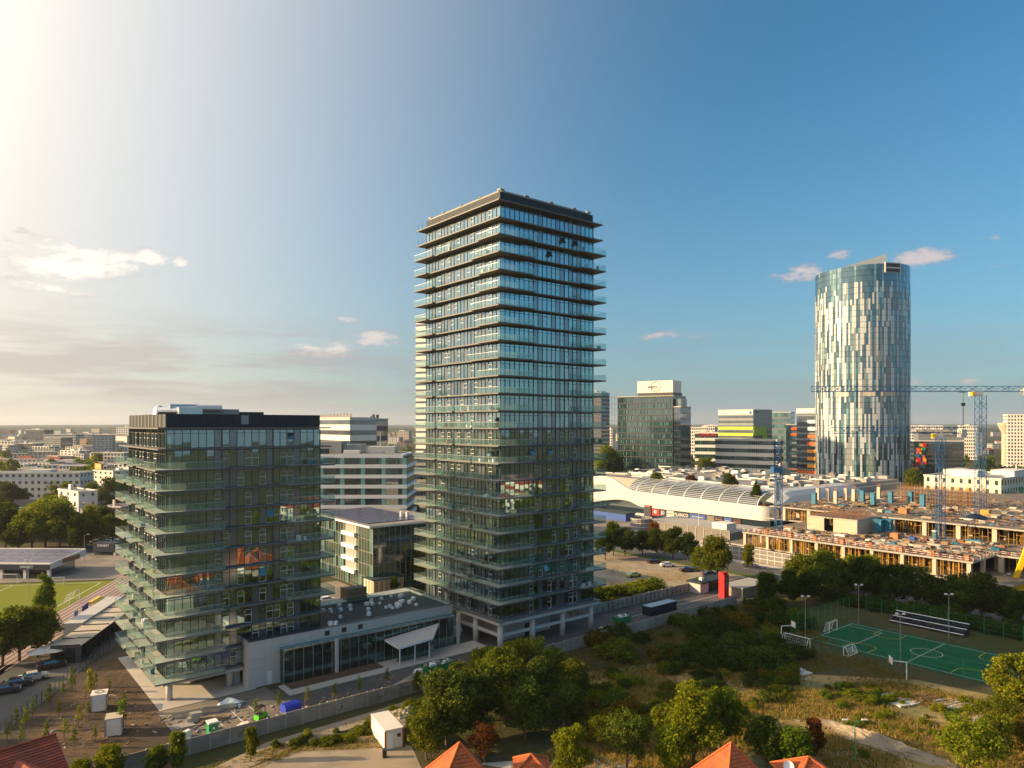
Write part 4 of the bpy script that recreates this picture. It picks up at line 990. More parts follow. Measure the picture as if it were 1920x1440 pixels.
t = thing('tarpaulin_pile', 'black tarpaulin heap on the upper deck', 'tarpaulin', G(1830, 972, 13))
MB().lathe([(3.4, 0), (2.6, .7), (1.2, 1.3), (0, 1.5)], 9).build('sheet', 'navy', t)
# hoarding along the street
HD = thing('hoarding', 'grey mesh hoarding with white lattice frame along the building site', 'fence', AB(167.6, 26), TH - pi / 2)
hp = MB().box(.04, 2.36, 0, .06, .05, 3.9).mesh('hoarding_panel', 'net'); hf = MB()
for x in (0.0, 2.4): hf.box(x - .05, x + .05, -.1, 0, 0, 4.05)
for z in (1.3, 2.6, 3.95): hf.box(.05, 2.35, -.09, -.01, z - .05, z + .05)
hfm = hf.mesh('hoarding_frame', 'white_paint')
for k in range(35): put('hoarding_panel', hp, HD, (k * 2.42, 0, 0)); put('hoarding_frame', hfm, HD, (k * 2.42, 0, 0))
# ------------------------------------------------------------------ tower cranes
def lattice(b, p, q, w, h, n, m=0, r=.07, tri=False):
    """square (or triangular) truss from p to q"""
    p, q = Vector(p), Vector(q); d = (q - p); dn = d.normalized(); s = Vector((-dn.y, dn.x, 0)) if abs(dn.z) < .9 else Vector((1, 0, 0)); u = dn.cross(s) * -1
    if abs(dn.z) < .9: u = Vector((0, 0, 1))
    C = [s * -w/2, s * w/2, s * w/2 + u * h, s * -w/2 + u * h] if not tri else [s * -w/2, s * w/2, u * h]
    for c in C: b.bar(p + c, q + c, r, 4, m)
    for i in range(n):
        x0, x1 = p + d * (i / n), p + d * ((i + 1) / n)
        for j in range(len(C)):
            c0, c1 = C[j], C[(j + 1) % len(C)]
            b.bar(x0 + c0, x1 + c1 if i % 2 else x0 + c1, r * .55, 3, m, cap=False); b.bar(x0 + c1, x1 + c0, r * .55, 3, m, cap=False)
def banner(t, w, z0, z1, text):
    MB().box(-w, w, -w - .25, -w - .2, z0, z1).build('banner', 'white_paint', t); n = len(text)
    for k, ch in enumerate(text): lettering('letter', ch, (z1 - z0) / n * 1.0, 'dark', t, (0, -w - .27, z1 - (k + .55) * (z1 - z0) / n), (R(90), 0, 0))
def tower_crane(loc, ht, label, mast_w, jib_l, jib_r, rz, mats=('crane_blue', 'steel'), ban=None, hook=None, jh=1.7):
    t = thing('tower_crane', label, 'crane', loc, 0)
    b = MB(); lattice(b, (-mast_w/2 + mast_w/2, -mast_w/2, 0), (0, -mast_w/2, ht), mast_w, mast_w, int(ht / 2.2), 0, .10); b.build('mast', mats[1] if False else mats[0], t)
    MB().box(-mast_w * .65, mast_w * .65, -mast_w * .65, mast_w * .65, ht, ht + 1.4).build('slewing_ring', 'offwhite', t)
    MB().box(-2.3, -1.3, -1.7, -.8, ht + .2, ht + 1.3).build('cab', 'yellow', t)
    j = bpy.data.objects.new('jib', None)
    b = MB(); lattice(b, (-jib_l, 0, ht + 1.5), (0, 0, ht + 1.5), 1.3, jh, int(jib_l / 2.4), 0, .11, True); lattice(b, (0, 0, ht + 1.5), (jib_r, 0, ht + 1.5), 1.3, jh, int(jib_r / 2.4), 0, .11, True)
    o = b.build('jib', mats[0], t); o.rotation_euler = (0, 0, rz)
    bpy.data.objects.remove(j)
    w = MB().box(jib_r * .8, jib_r * .98, -.9, .9, ht + .3, ht + 2.6).build('counterweight', 'concrete_light', t); w.rotation_euler = (0, 0, rz)
    if ban: banner(t, mast_w / 2, *ban)
    if hook:
        hb = MB().box(-hook[0] - .9, -hook[0] + .9, -.6, .6, ht + 1.2, ht + 1.45).bar((-hook[0], 0, ht + 1.2), (-hook[0], 0, ht - hook[1]), .06, 4)
        hb.box(-hook[0] - .6, -hook[0] + .6, -.2, .2, ht - hook[1] - 1.0, ht - hook[1]).bar((-hook[0], 0, ht - hook[1] - 1), (-hook[0], 0, ht - hook[1] - hook[2]), .12, 4)
        o = hb.build('hook_block', 'dark_metal', t); o.rotation_euler = (0, 0, rz)
    return t
tower_crane(G(1830, 962, 13.0), 38.3, 'tall blue tower crane with long level jib reaching across the round tower', 2.3, 54, 19, R(0), ban=(19, 26.4, 'BOGART'), hook=(4.2, 2.2, 7.5))
tower_crane(G(1757, 1013, 8.4), 29.6, 'shorter blue tower crane with bare mast at the middle of the building site', 1.7, 33, 9, R(8))
c = thing('luffing_crane', 'blue crane with folded jib beside the end of the shopping centre', 'crane', G(1456, 996, 8.4))
b = MB(); lattice(b, (0, -.85, 0), (0, -.85, 18.5), 1.7, 1.7, 9, 0, .12); b.build('mast', 'crane_blue', c)
b = MB(); lattice(b, (0, -1, 20.5), (-7.0, -20, 27.0), 2.0, 2.0, 9, 0, .2); b.build('jib', 'crane_blue', c)
MB().box(-1.4, 1.4, -1.4, 1.4, 18.5, 20.3).build('slewing_ring', 'crane_blue', c); MB().box(1.3, 4.2, -.8, 1.4, 17.6, 19.6).build('counterweight', 'concrete', c); MB().box(1.0, 3.0, -1, 1, 19.7, 21.6).build('machinery', 'concrete_light', c)
banner(c, .85, 9.5, 15.5, 'BOGART')
# yellow mobile crane at the right edge
t = thing('mobile_crane', 'yellow mobile crane with raised telescopic boom at the right edge', 'crane', G(1903, 1112), R(-20))
MB().box(-5, 7, -1.3, 1.3, .9, 2.0).build('chassis', 'yellow', t); MB().prism([(-2, -1.3), (2.2, -1.3), (2.2, 1.3), (-2, 1.3)], 2.01, [3.6, 3.0, 3.0, 3.6]).build('upper_carriage', 'yellow', t); MB().box(5.2, 7.2, -1.25, 1.25, 2.01, 3.4).build('cab', 'window_glass', t)
for k, (s, w) in enumerate(((0, .75), (8.5, .6), (16, .48))):
    d = Vector((.30, 0, .954)); p = Vector((0, 0, 3.2)) + d * s; MB().bar(p, p + d * 9, w, 4).build('boom_section', 'yellow', t)
for x in (-4, -2.2, 3, 4.8):
    for y in (-1.2, 1.2): MB().bar((x, y - .2, .6), (x, y + .2, .6), .6, 12).build('wheel', 'black_rubber', t)
# ------------------------------------------------------------------ shopping centre
MALL = thing('shopping_centre', 'long white shopping centre with curved glass vault and shop signs', 'building', AB(216, 30), TH)
def sstep(x, a, b): t = max(0, min(1, (x - a) / (b - a))); return t * t * (3 - 2 * t)
def ztop(b): return 11.0 + 0.02 * b + 5.2 * sstep(b, 66, 84)
def zbot(b): return 5.6 + 2.2 * sstep(b, 62, 72) * (1 - sstep(b, 74, 96)) - 1.6 * sstep(b, 80, 110)
ring = []
for k in range(9): t = pi / 2 * k / 8; ring.append((5 - 5 * cos(pi / 2 - t) if False else 5 * (1 - sin(t)), 5 * (1 - cos(t)) ))
path = [(5 * (1 - sin(R(90) * k / 8)), 5 * (1 - cos(R(90) * k / 8)) - 5 + 5) for k in range(9)]
path = [(5 - 5 * sin(R(11.25 * k)), 5 - 5 * cos(R(11.25 * k)) ) for k in range(9)]        # rounded corner, from the end face into the front
path += [(0.0, 5 + k * 2.5) for k in range(1, 54)]
fm = MB(); zt_, zb_ = [], []
for (x, y) in path:
    b = y; zt_.append(ztop(b)); zb_.append(zbot(b))
for i in range(len(path) - 1):
    (x0, y0), (x1, y1) = path[i], path[i + 1]
    fm.quad((x0, y0, zb_[i]), (x1, y1, zb_[i + 1]), (x1, y1, zt_[i + 1]), (x0, y0, zt_[i]))
    fm.quad((x0, y0, zt_[i]), (x1, y1, zt_[i + 1]), (x1 + .8, y1, zt_[i + 1]), (x0 + .8, y0, zt_[i])); fm.quad((x0 + 1.5, y0, zb_[i]), (x1 + 1.5, y1, zb_[i + 1]), (x1, y1, zb_[i + 1]), (x0, y0, zb_[i]))
fm.build('white_facade', 'mall_white', MALL)
MB().box(1.6, 2.0, 1.0, 140, 0, 8.5).build('shopfront', 'dark_glass', MALL)
MB().box(0.2, 1.5, 58, 138, 0, 2.3).build('plinth', 'mall_white', MALL)
# sign panels
SG = [(1222, 1236, 'red', None, ''), (1237.5, 1248, 'navy', 'white_paint', 'JD'), (1250, 1263, 'offwhite', None, ''), (1264.5, 1291, 'navy', 'white_paint', 'FLANCO'), (1293, 1323, 'sign_blue', 'white_paint', 'Peek Cloppenburg'),
      (1325, 1339, 'net', None, ''), (1340, 1355, 'navy', 'amber_panel', 'Reserved'), (1357, 1372, 'sign_blue', 'white_paint', 'Sportguru'), (1374, 1389, 'dark', 'red', 'MediaShop')]
def pb(px, a):      # local b on the line a for a given column
    k = (px - 960) / F; P = O + U * a; return (k * P.y - P.x) / (V.x - k * V.y)
for (p0, p1, m, tm, tx) in SG:
    b1, b0 = pb(p0, 217.3) - 30, pb(p1, 217.3) - 30
    o = MB().box(1.3, 1.58, b0, b1, 2.4, 5.3).build('shop_sign', m, MALL)
    if tx: lettering('shop_lettering', tx, min(2.0, (b1 - b0) / len(tx) * 1.5), tm, MALL, (1.27, (b0 + b1) / 2, 3.9), (R(90), 0, -pi / 2), .03)
b0, b1 = pb(1234, 217.3) - 30, pb(1224, 217.3) - 30
MB().lathe([(.75, 0), (.75, .1), (.35, .12), (.35, 0)], 12).build('sign_emblem', 'white_paint', MALL, (1.27, (b0 + b1) / 2, 4.0)).rotation_euler = (0, R(-90), 0)
b0 = (pb(1256, 217.3) - 30)
for k, m in enumerate(('lime', 'red', 'lime', 'sign_blue')): MB().box(1.22, 1.29, b0 - 1.6 + k * .8, b0 - 1.0 + k * .8, 3.6, 4.3).build('sign_emblem', m, MALL)
# glass vault with white ribs
VN, VB = 12, [6 + k * 4.3 for k in range(16)]
def vp(t, b): return (0.9 + 15 * (1 - cos(t)) , b, ztop(b) - .2 + 5.6 * sin(t) * (1 - .25 * sstep(b, 66, 84)))
vg, vr = MB(), MB()
for i in range(len(VB) - 1):
    for j in range(VN):
        t0, t1 = pi / 2 * j / VN, pi / 2 * (j + 1) / VN
        vg.quad(vp(t0, VB[i]), vp(t0, VB[i + 1]), vp(t1, VB[i + 1]), vp(t1, VB[i]))
vg.build('vault_glass', 'vault_glass', MALL)
for i in range(0, len(VB), 2):
    q = MB()
    for j in range(VN): q.bar(vp(pi / 2 * j / VN, VB[i]), vp(pi / 2 * (j + 1) / VN, VB[i]), .2, 4)
    q.build('vault_rib', 'white_frame', MALL)
for j in range(1, VN + 1):
    q = MB()
    for i in range(len(VB) - 1): q.bar(vp(pi / 2 * j / VN, VB[i]), vp(pi / 2 * j / VN, VB[i + 1]), .075, 4)
    q.build('vault_purlin', 'white_frame', MALL)
MB().box(2.2, 16, 4, 72, 8.6, 9.0).build('gallery_floor', 'concrete', MALL)
for k in range(16): MB().box(6 + (k % 3) * 2, 8.5 + (k % 3) * 2, 6 + k * 4, 8.2 + k * 4, 9.0, 10.8 + (k % 4) * .6).build('kiosk', ('amber_panel', 'red', 'panel_grey', 'concrete_light', 'teal_glass')[k % 5], MALL)
# end wing: smooth white bulge along the street side
wm = MB(); prof = [(-1.5, 5.0), (-2.6, 7.0), (-3.0, 9.5), (-2.6, 12.2), (-1.4, 14.6), (0.8, 16.2), (4.0, 16.9)]
AS = [3 + k * 4 for k in range(22)]
def wpnt(a, pr):
    f = 1 - .55 * sstep(a, 60, 88); g = sstep(a, 2, 14) * .35 + .65
    return (a, pr[0] * f, 5 + (pr[1] - 5) * f * g)
for i in range(len(AS) - 1):
    for j in range(len(prof) - 1): wm.quad(wpnt(AS[i], prof[j]), wpnt(AS[i + 1], prof[j]), wpnt(AS[i + 1], prof[j + 1]), wpnt(AS[i], prof[j + 1]))
wm.build('end_wing', 'mall_white', MALL, smooth=True)
MB().box(6, 92, 0.5, 4, 0, 12.0).build('end_wall', 'dark_glass', MALL)
# roof decks, courtyard, rim and plant
MB().prism([(17, 4), (124, 4), (132, 60), (124, 138), (44, 138), (40, 90), (17, 78)], 0.2, 13.8, 0, top=1).build('roof_deck', ['concrete', 'roof_grey'], MALL)
rim = MB(); rp = [(24 + 3 * k, 6 + 13.2 * k ** .92) for k in range(11)]
for p, q in zip(rp, rp[1:]): rim.bar((*p, 15.2), (*q, 15.2), .8, 4)
rim.build('roof_rim', 'mall_white', MALL)
MB().prism([(p[0] + .6, p[1]) for p in rp] + [(132, 134), (128, 8)], 13.82, 15.0, 0, top=1).build('upper_roof', ['concrete', 'roof_grey'], MALL)
ru = random.Random(31)
for k in range(150):
    a, b = ru.uniform(34, 126), ru.uniform(8, 132)
    kk = (b - 6) / 13.2
    if a < 30 + 3 * (kk ** 1.08 if kk > 0 else 0): continue
    w, d, h = ru.uniform(1, 6), ru.uniform(1, 5), ru.uniform(.3, 1.9)
    q = MB().box(0, w, 0, d, 0, h * .8).box(w * .1, w * .9, d * .1, d * .9, h * .8 + .003, h)
    q.build('roof_unit', ru.choice(['concrete_light', 'steel', 'concrete', 'concrete', 'net', 'offwhite', 'membrane', 'roof_grey']), MALL, (a, b, 15.01))
for k in range(46):
    a, b = ru.uniform(34, 120), ru.uniform(8, 130)
    MB().box(0, ru.uniform(6, 22), 0, ru.uniform(.3, .8), .25, ru.uniform(.5, .8)).build('roof_duct', ru.choice(['steel', 'offwhite', 'concrete']), MALL, (a, b, 15.02), ru.choice((0, pi / 2)))
for k in range(14): MB().lathe([(2.6, 0), (0, 1.6)], 4).build('courtyard_canopy', 'offwhite', MALL, (18 + (k % 3) * 2.2, 24 + k * 4.4, 13.82))
# parking deck and street furniture in front of the shopping centre
t = thing('parking_deck', 'low grey parking deck with mesh front before the shopping centre', 'building', AB(187, 28), TH)
MB().box(0, 22, 0, 42, 0, 4.4, 0, top=1).build('deck', ['net', 'concrete'], t); MB().box(-.2, 0, 0, 42, 4.4, 5.3).build('deck_parapet', 'net', t)
MB().lathe([(4.2, 0), (4.2, 5.8)], 18, c=(-1, 39)).build('ramp_drum', 'net', t)
for z in (1.2, 2.6, 4.0, 5.6): MB().lathe([(4.3, z), (4.3, z + .3)], 18, c=(-1, 39)).build('ramp_band', 'concrete_light', t)
for k in range(12): MB().box(-.28, -.21, k * 3.5, k * 3.5 + .12, 0.1, 5.2).build('deck_post', 'concrete_light', t)
MB().box(1, 7, 2, 8, 4.41, 7.2).build('deck_kiosk', 'offwhite', t)
t = thing('ad_pillar', 'dark vertical advertising pillar in front of the shop signs', 'sign', AB(196, 72), TH); MB().box(-.6, .6, -1.6, 1.6, 0, 9.5).build('panel', 'rust', t); MB().box(-.7, -.6, -1.4, 1.4, 4, 9).build('poster', 'navy', t)
t = thing('service_block', 'low dark blue flat block beside the mall plinth', 'building', AB(205, 92), TH); MB().box(0, 6, 0, 34, 0, 3.2).build('wall', 'sign_blue', t); MB().box(-.3, 6.3, -.3, 34.3, 3.205, 3.6).build('roof', 'membrane', t)
# ------------------------------------------------------------------ round tower
mat('clad_white', (0.53, 0.555, 0.57), 0.38, 0.0, var=0.06, spec=0.8); mat('clad_grey', (0.24, 0.27, 0.28), 0.35, 0.1, var=0.1); mirror('sky_glass', (0.02, 0.055, 0.08), 0.17, rough=0.05, gl=(0.7, 0.92, 1.0), wave=0.0); mirror('sky_glass_pale', (0.12, 0.22, 0.23), 0.17, rough=0.06, gl=(0.85, 0.97, 1.0), wave=0.0)
RT = thing('round_tower', 'tall round glass tower with staggered white vertical panels', 'tower', XD(1615.5, 452), 0)
RR, RH, NC, NR = 27.0, 138.0, 156, 40
rr = random.Random(77); off = [rr.randrange(100) for _ in range(NC)]; pm_ = MB()
def roofz(x): return RH + 0.03 * x
dz = RH / NR
runs = []
for c in range(NC):
    r, seq = 0, []
    kind = c % 4
    while r < NR:
        L_ = rr.randrange(3, 7)
        prev = seq[-1] if seq else -1
        if kind == 1: m = 0 if prev != 0 else rr.choice((1, 3, 2, 2)); L_ = rr.randrange(4, 8) if m == 0 else rr.randrange(1, 4)
        elif kind == 3: m = rr.choice((1, 0, 1, 2, 3)) if prev == 2 else 2
        else: m = rr.choice((2, 3, 0, 2, 1)) if prev != 2 else rr.choice((3, 1, 0))
        seq += [m] * L_; r += L_
    runs.append(seq[:NR])
for c in range(NC):
    t0, t1 = 2 * pi * (c + .03) / NC, 2 * pi * (c + .97) / NC
    for r in range(NR):
        x = RR * cos((t0 + t1) / 2); zt2 = roofz(x)
        z0, z1 = r * dz + .12, (r + 1) * dz - .05
        if r == NR - 1: z1 = zt2 - .05
        m = runs[c][r]
        if r >= NR - 3 - (off[c] % 4): m = 2 if off[c] % 5 else 3
        rad = RR + (.18 if m == 0 else .1 if m == 1 else 0)
        pm_.quad((rad * cos(t0), rad * sin(t0), z0), (rad * cos(t1), rad * sin(t1), z0), (rad * cos(t1), rad * sin(t1), z1), (rad * cos(t0), rad * sin(t0), z1), m=m)
pm_.build('cladding_panels', ['clad_white', 'clad_grey', 'sky_glass', 'sky_glass_pale'], RT)['kind'] = 'stuff'
bd = MB(); n = 64
for i in range(n):
    t0, t1 = 2 * pi * i / n, 2 * pi * (i + 1) / n; q = RR - .25; z0, z1 = roofz(q * cos(t0)) - .4, roofz(q * cos(t1)) - .4
    bd.quad((q * cos(t0), q * sin(t0), 0), (q * cos(t1), q * sin(t1), 0), (q * cos(t1), q * sin(t1), z1), (q * cos(t0), q * sin(t0), z0)); bd.quad((0, 0, RH + 2), (q * cos(t0), q * sin(t0), z0), (q * cos(t1), q * sin(t1), z1))
bd.build('shell', 'dark_metal', RT)
sd = (R(-90 - 6))
o = MB().box(-5.2, 5.2, -.5, .6, -3, 3).build('sky_terrace_frame', 'concrete_light', RT, ((RR - .2) * cos(R(-78)), (RR - .2) * sin(R(-78)), RH - 2.5), R(12))
for z in (-4.0, -1.0): MB().box(-4.6, 4.6, -.58, -.51, z + 1.3, z + 3.4).build('sky_terrace_opening', 'dark', RT, ((RR - .2) * cos(R(-78)), (RR - .2) * sin(R(-78)), RH - 2.5), R(12))
for k, s in enumerate((-20, -8, 3)):
    th = R(-90) + math.asin(s / RR); MB().box(-3.2 - (k == 2), 3.2 + (k == 2), -.12, .25, 0, 2.6).build('ochre_panel', 'concrete_warm', RT, (RR * cos(th), RR * sin(th), 59), th + pi / 2)
cr = MB(); cr.prism([(-19, -10), (9, -13), (9, 6), (-19, 6)], RH - 1, [RH + .6, RH + 9.0, RH + 8.5, RH + .6]); cr.build('roof_crest', 'clad_white', RT)
MB().box(9.2, 13, -9, 4, RH - 1, RH + 4.5).build('roof_plant', 'dark_metal', RT)

# ------------------------------------------------------------------ generic storey blocks
def block(name, label, cat, near, rz, w, d, h, nfl, nb, wall, gl='window_glass', style='punched', group=None, color=None, roof='roof_grey', ndp=None, rooms=True, winh=.55, winw=.6, seed=1):
    """near = ground point of the front-left corner; x runs along the front, y goes back"""
    t = thing(name, label, cat, near, rz, group); rr = random.Random(seed)
    bo = MB().box(0, w, 0, d, 0, h).build('wall', wall, t)
    if color: bo.color = (*color, 1)
    MB().box(-.25, w + .25, -.25, .15, h + .003, h + .7).box(-.25, w + .25, d - .15, d + .25, h + .003, h + .7).box(-.25, .15, .16, d - .16, h + .003, h + .7).box(w - .15, w + .25, .16, d - .16, h + .003, h + .7).build('parapet', 'concrete_light' if wall != 'wall_tint' else 'offwhite', t)
    MB().box(.16, w - .16, .16, d - .16, h + .005, h + .12).build('roof', roof, t)
    q = MB(); fh = h / nfl; ndp = ndp or max(2, int(nb * d / w))
    def wins(n, L, f):
        for i in range(nfl):
            for k in range(n):
                cw = L / n; x0, x1 = (k + .5 - winw / 2) * cw, (k + .5 + winw / 2) * cw; z0 = i * fh + fh * (.9 - winh) ; z1 = z0 + fh * winh
                if style == 'bands': x0, x1 = k * cw + .05, (k + 1) * cw - .05
                f(x0, x1, z0, z1)
    wins(nb, w, lambda x0, x1, z0, z1: q.quad((x0, -.06, z0), (x1, -.06, z0), (x1, -.06, z1), (x0, -.06, z1)))
    wins(ndp, d, lambda x0, x1, z0, z1: q.quad((-.06, x1, z0), (-.06, x0, z0), (-.06, x0, z1), (-.06, x1, z1)))
    wins(ndp, d, lambda x0, x1, z0, z1: q.quad((w + .06, x0, z0), (w + .06, x1, z0), (w + .06, x1, z1), (w + .06, x0, z1)))
    q.build('windows', gl, t)['kind'] = 'stuff'
    if rooms:
        for k in range(rr.randrange(1, 4)):
            x, y, s = rr.uniform(.1, .7) * w, rr.uniform(.2, .7) * d, rr.uniform(.08, .22) * w
            MB().box(x, x + s, y, y + s * .6, h + .13, h + rr.uniform(1.2, 3.0)).build('roof_housing', wall if wall != 'wall_tint' else 'offwhite', t)
    return t
def front_left(px_l, px_r, Yr, rz):
    """front face seen from column px_l to px_r, right corner at depth Yr; returns corner and width"""
    xr = (px_r - 960) / F * Yr; k = (px_l - 960) / F; c, s = cos(rz), sin(rz)
    w = (xr - k * Yr) / (c - k * s); return Vector((xr - w * c, Yr - w * s, 0)), w
# glazed office with the round logo box
rz = R(-35); P, w = front_left(1158, 1262, 470, rz); hh = ZD(743, 470)
t = block('office_block', 'dark green glass office block with a round-logo box on its roof', 'office building', P, rz, w, 22, hh, 15, 18, 'dark_metal', 'office_glass', 'bands', winh=.86, rooms=False, ndp=10)
fs = MB()
for k in range(20): fs.box(-4 + k * (w + 4) / 19 - .09, -4 + k * (w + 4) / 19 + .09, -1.3, -1.15, 6, hh + 1)
for k in range(16): fs.box(-4, w, -1.29, -1.16, k * hh / 15, k * hh / 15 + .2)
fs.build('facade_screen', 'dark_metal', t)
fin = MB(); rr = random.Random(8)
for i in range(14):
    for k in range(54):
        if rr.random() < .3: x = (k + .5) * w / 54; fin.box(x - .12, x + .12, -.5, -.3, i * hh / 15 + .8, i * hh / 15 + 3.2)
fin.build('blinds', 'teal_panel', t)['kind'] = 'stuff'
sbw = w * .62
MB().box(w - sbw, w + .3, -.3, 15, hh + .72, hh + 2.6).build('plinth', 'dark_metal', t); MB().box(w - sbw - .2, w + .1, -.6, 14, hh + 2.61, hh + 10.6).build('logo_box', 'offwhite', t)
lx = w - sbw * .48
for k in range(26):
    a = 2 * pi * k / 26; m = ['dark', 'navy', 'sign_blue', 'panel_grey', 'orange_panel', 'amber_panel'][int(k / 26 * 6)] if 6 < k < 24 else 'panel_grey'
    MB().bar((lx + 3.3 * cos(a), -.7, hh + 6.6 + 3.3 * sin(a)), (lx + 3.3 * cos(a), -.62, hh + 6.6 + 3.3 * sin(a)), .34 - .012 * (k % 7), 8).build('logo_dot', m, t)
for k in range(16): a = 2 * pi * k / 16; MB().bar((lx + 2.4 * cos(a), -.7, hh + 6.6 + 2.4 * sin(a)), (lx + 2.4 * cos(a), -.62, hh + 6.6 + 2.4 * sin(a)), .18, 6).build('logo_dot', 'amber_panel' if k in range(9, 15) else 'panel_grey', t)
lettering('logo_text', 'wipro', 3.0, 'dark', t, (lx - 2.2, -.72, hh + 6.6), (R(90), 0, 0), .04)
for k in range(5): MB().bar((w - sbw + 3 + k * 4, 6, hh + 10.6), (w - sbw + 3 + k * 4, 6, hh + 11.8), .12, 4).build('aerial', 'dark', t)
rz2 = R(-35); P2 = Vector((P.x + (w + .6) * cos(rz), P.y + (w + .6) * sin(rz), 0))
t = block('office_block', 'dark glass wing with a red sign band, right of the round-logo block', 'office building', P2, rz2, 4.6, 18, ZD(764, 475), 14, 3, 'dark_metal', 'dark_glass', 'bands', winh=.9, rooms=False)
MB().box(4.7, 5.0, .2, 17.8, ZD(782, 475), ZD(776, 475)).build('sign_band', 'offwhite', t); lettering('sign_text', 'optim', 2.6, 'red', t, (5.05, 12, ZD(779, 475)), (R(90), 0, R(90))); MB().box(.4, 4.2, 2, 12, ZD(764, 475) + .8, ZD(748, 475)).build('roof_plant', 'panel_grey', t)
# lime and white office
rz = R(-51); P, w = front_left(1347, 1412.5, 545, rz); hh = ZD(769, 545)
t = block('office_block', 'grey office block with lime green bands near its top', 'office building', P, rz, w, 26, hh, 14, 16, 'panel_grey', 'window_glass', 'bands', winh=.5, roof='roof_grey')
fh = hh / 14
for i, m in ((10.05, 'lime_panel'), (8.75, 'lime_panel'), (13.1, 'offwhite')):
    for k in range(16): MB().box(k * w / 16 + .1, (k + 1) * w / 16 - .1, -.35, -.08, i * fh, i * fh + (fh * .62 if m != 'offwhite' else fh * .88)).build('band_panel', m, t)
for i in (7.3, 5.9):
    for k in range(6, 16): MB().box(k * w / 16 + .1, (k + 1) * w / 16 - .1, -.35, -.08, i * fh, i * fh + fh * .6).build('band_panel', 'white_paint', t)
MB().box(w + .08, w + .4, .1, 18, 8.9 * fh, 10.7 * fh).build('side_panel', 'lime_panel', t); MB().box(w + .08, w + .4, 13, 18, 5 * fh, 8.88 * fh).build('side_panel', 'lime_panel', t)
for x, tx, m in ((.2, 'micros', 'dark'), (.48, 'b-B', 'rust'), (.7, 'CA Volante', 'panel_grey')): lettering('sign_text', tx, 1.7, m, t, (w * x, -.4, 13.5 * fh), (R(90), 0, 0))
MB().bar((w * .93, -.42, 13.5 * fh), (w * .93, -.36, 13.5 * fh), 1.3, 12).build('sign_emblem', 'sign_blue', t); lettering('sign_text', 'HCL', 2.2, 'dark', t, (w + .42, 5, 13.6 * fh), (R(90), 0, R(90)))
rz = R(-30); P, w = front_left(1446, 1483, 600, rz)
t = block('office_block', 'blue glass office wing with grey blank top beside the lime block', 'office building', P, rz, w, 20, ZD(773, 585), 11, 6, 'panel_grey', 'sky_glass_pale', 'bands', winh=.6, rooms=False)
rz = R(-40); P, w = front_left(1341, 1457, 470, rz)
t = block('office_block', 'low office block with pale horizontal bands in front of the lime block', 'office building', P, rz, w, 12, ZD(826, 470), 6, 30, 'offwhite', 'office_glass', 'bands', winh=.5, ndp=3)
# orange striped office
rz = R(-45); P, w = front_left(1494, 1534, 470, rz); hh = ZD(768, 480)
t = block('office_block', 'office block with orange and amber stripes, left of the round tower', 'office building', P, rz, w, 22, hh, 13, 10, 'panel_grey', 'window_glass', 'bands', winh=.72, rooms=False)
fh = hh / 13
MB().box(-.1, w + .1, -.4, -.08, hh - 2.6, hh + .6).build('top_band', 'offwhite', t)
for i, m, k0 in ((10.4, 'white_paint', 5), (9.2, 'white_paint', 5), (7.95, 'orange_panel', 5), (6.75, 'orange_panel', 5), (5.5, 'amber_panel', 5), (4.3, 'amber_panel', 5), (3.05, 'amber_panel', 5), (2.0, 'orange_panel', 0), (.75, 'orange_panel', 0)):
    for k in range(k0, 10): MB().box(k * w / 10 + .08, (k + 1) * w / 10 - .08, -.4, -.08, i * fh + fh * .3, i * fh + fh * .85).build('band_panel', m, t)
rz = R(-24); P, w = front_left(1474, 1495, 520, rz)
t = block('office_block', 'dark blue glass block squeezed between the blue wing and the orange block', 'office building', P, rz, w, 18, ZD(797, 520), 11, 4, 'navy', 'sky_glass', 'bands', winh=.8, rooms=False)
for i in (10, 8.9): MB().box(w * .45, w, -.4, -.08, i * 3.8, i * 3.8 + 1.9).build('band_panel', 'orange_panel', t)
for i in (7.3, 6, 4.8, 3.6): MB().box(w * .5, w, -.4, -.08, i * 3.8, i * 3.8 + 1.6).build('band_panel', 'panel_grey', t)
for i in (2.3, 1.2): MB().box(0, w, -.4, -.08, i * 3.8, i * 3.8 + 1.5).build('band_panel', 'rust', t)
# white housing and smaller offices further back
def far_block(px0, px1, py, Y, rz, d, nfl, nb, color, label, gl='window_glass', style='punched', **kw):
    P, w = front_left(px0, px1, Y, R(rz)); return block(kw.pop('name', 'apartment_block'), label, kw.pop('cat', 'apartment building'), P, R(rz), w, d, ZD(py, Y), nfl, nb, 'wall_tint', gl, style, color=color, **kw)
far_block(1293, 1340, 802, 760, -25, 18, 11, 12, (.74, .70, .64), 'white apartment block between the dark glass office and the lime block', seed=3)
far_block(1320, 1352, 798, 840, -25, 18, 13, 8, (.70, .68, .66), 'white stepped apartment block just left of the lime block', seed=4)
t = far_block(1303, 1346, 812, 600, -25, 16, 6, 12, (.66, .64, .60), 'low office with red lettering left of the banded office', 'office_glass', 'bands', winh=.6, seed=5, name='office_block', cat='office building'); lettering('sign_text', 'CANON', 4.0, 'red', t, (10, -.5, ZD(812, 600) - 1.6), (R(90), 0, 0))
far_block(1130, 1148, 806, 820, -25, 14, 12, 6, (.72, .69, .64), 'white apartment block left of the round-logo office', seed=6)
far_block(1116, 1136, 800, 900, -25, 14, 12, 5, (.30, .36, .42), 'blue grey apartment block behind the tall tower edge', seed=7)
far_block(1704, 1768, 799, 900, -25, 20, 11, 14, (.72, .68, .60), 'white apartment block right behind the round tower', seed=8)
far_block(1800, 1832, 799, 850, -25, 18, 10, 8, (.72, .68, .60), 'white apartment block behind the tall crane mast', seed=9)
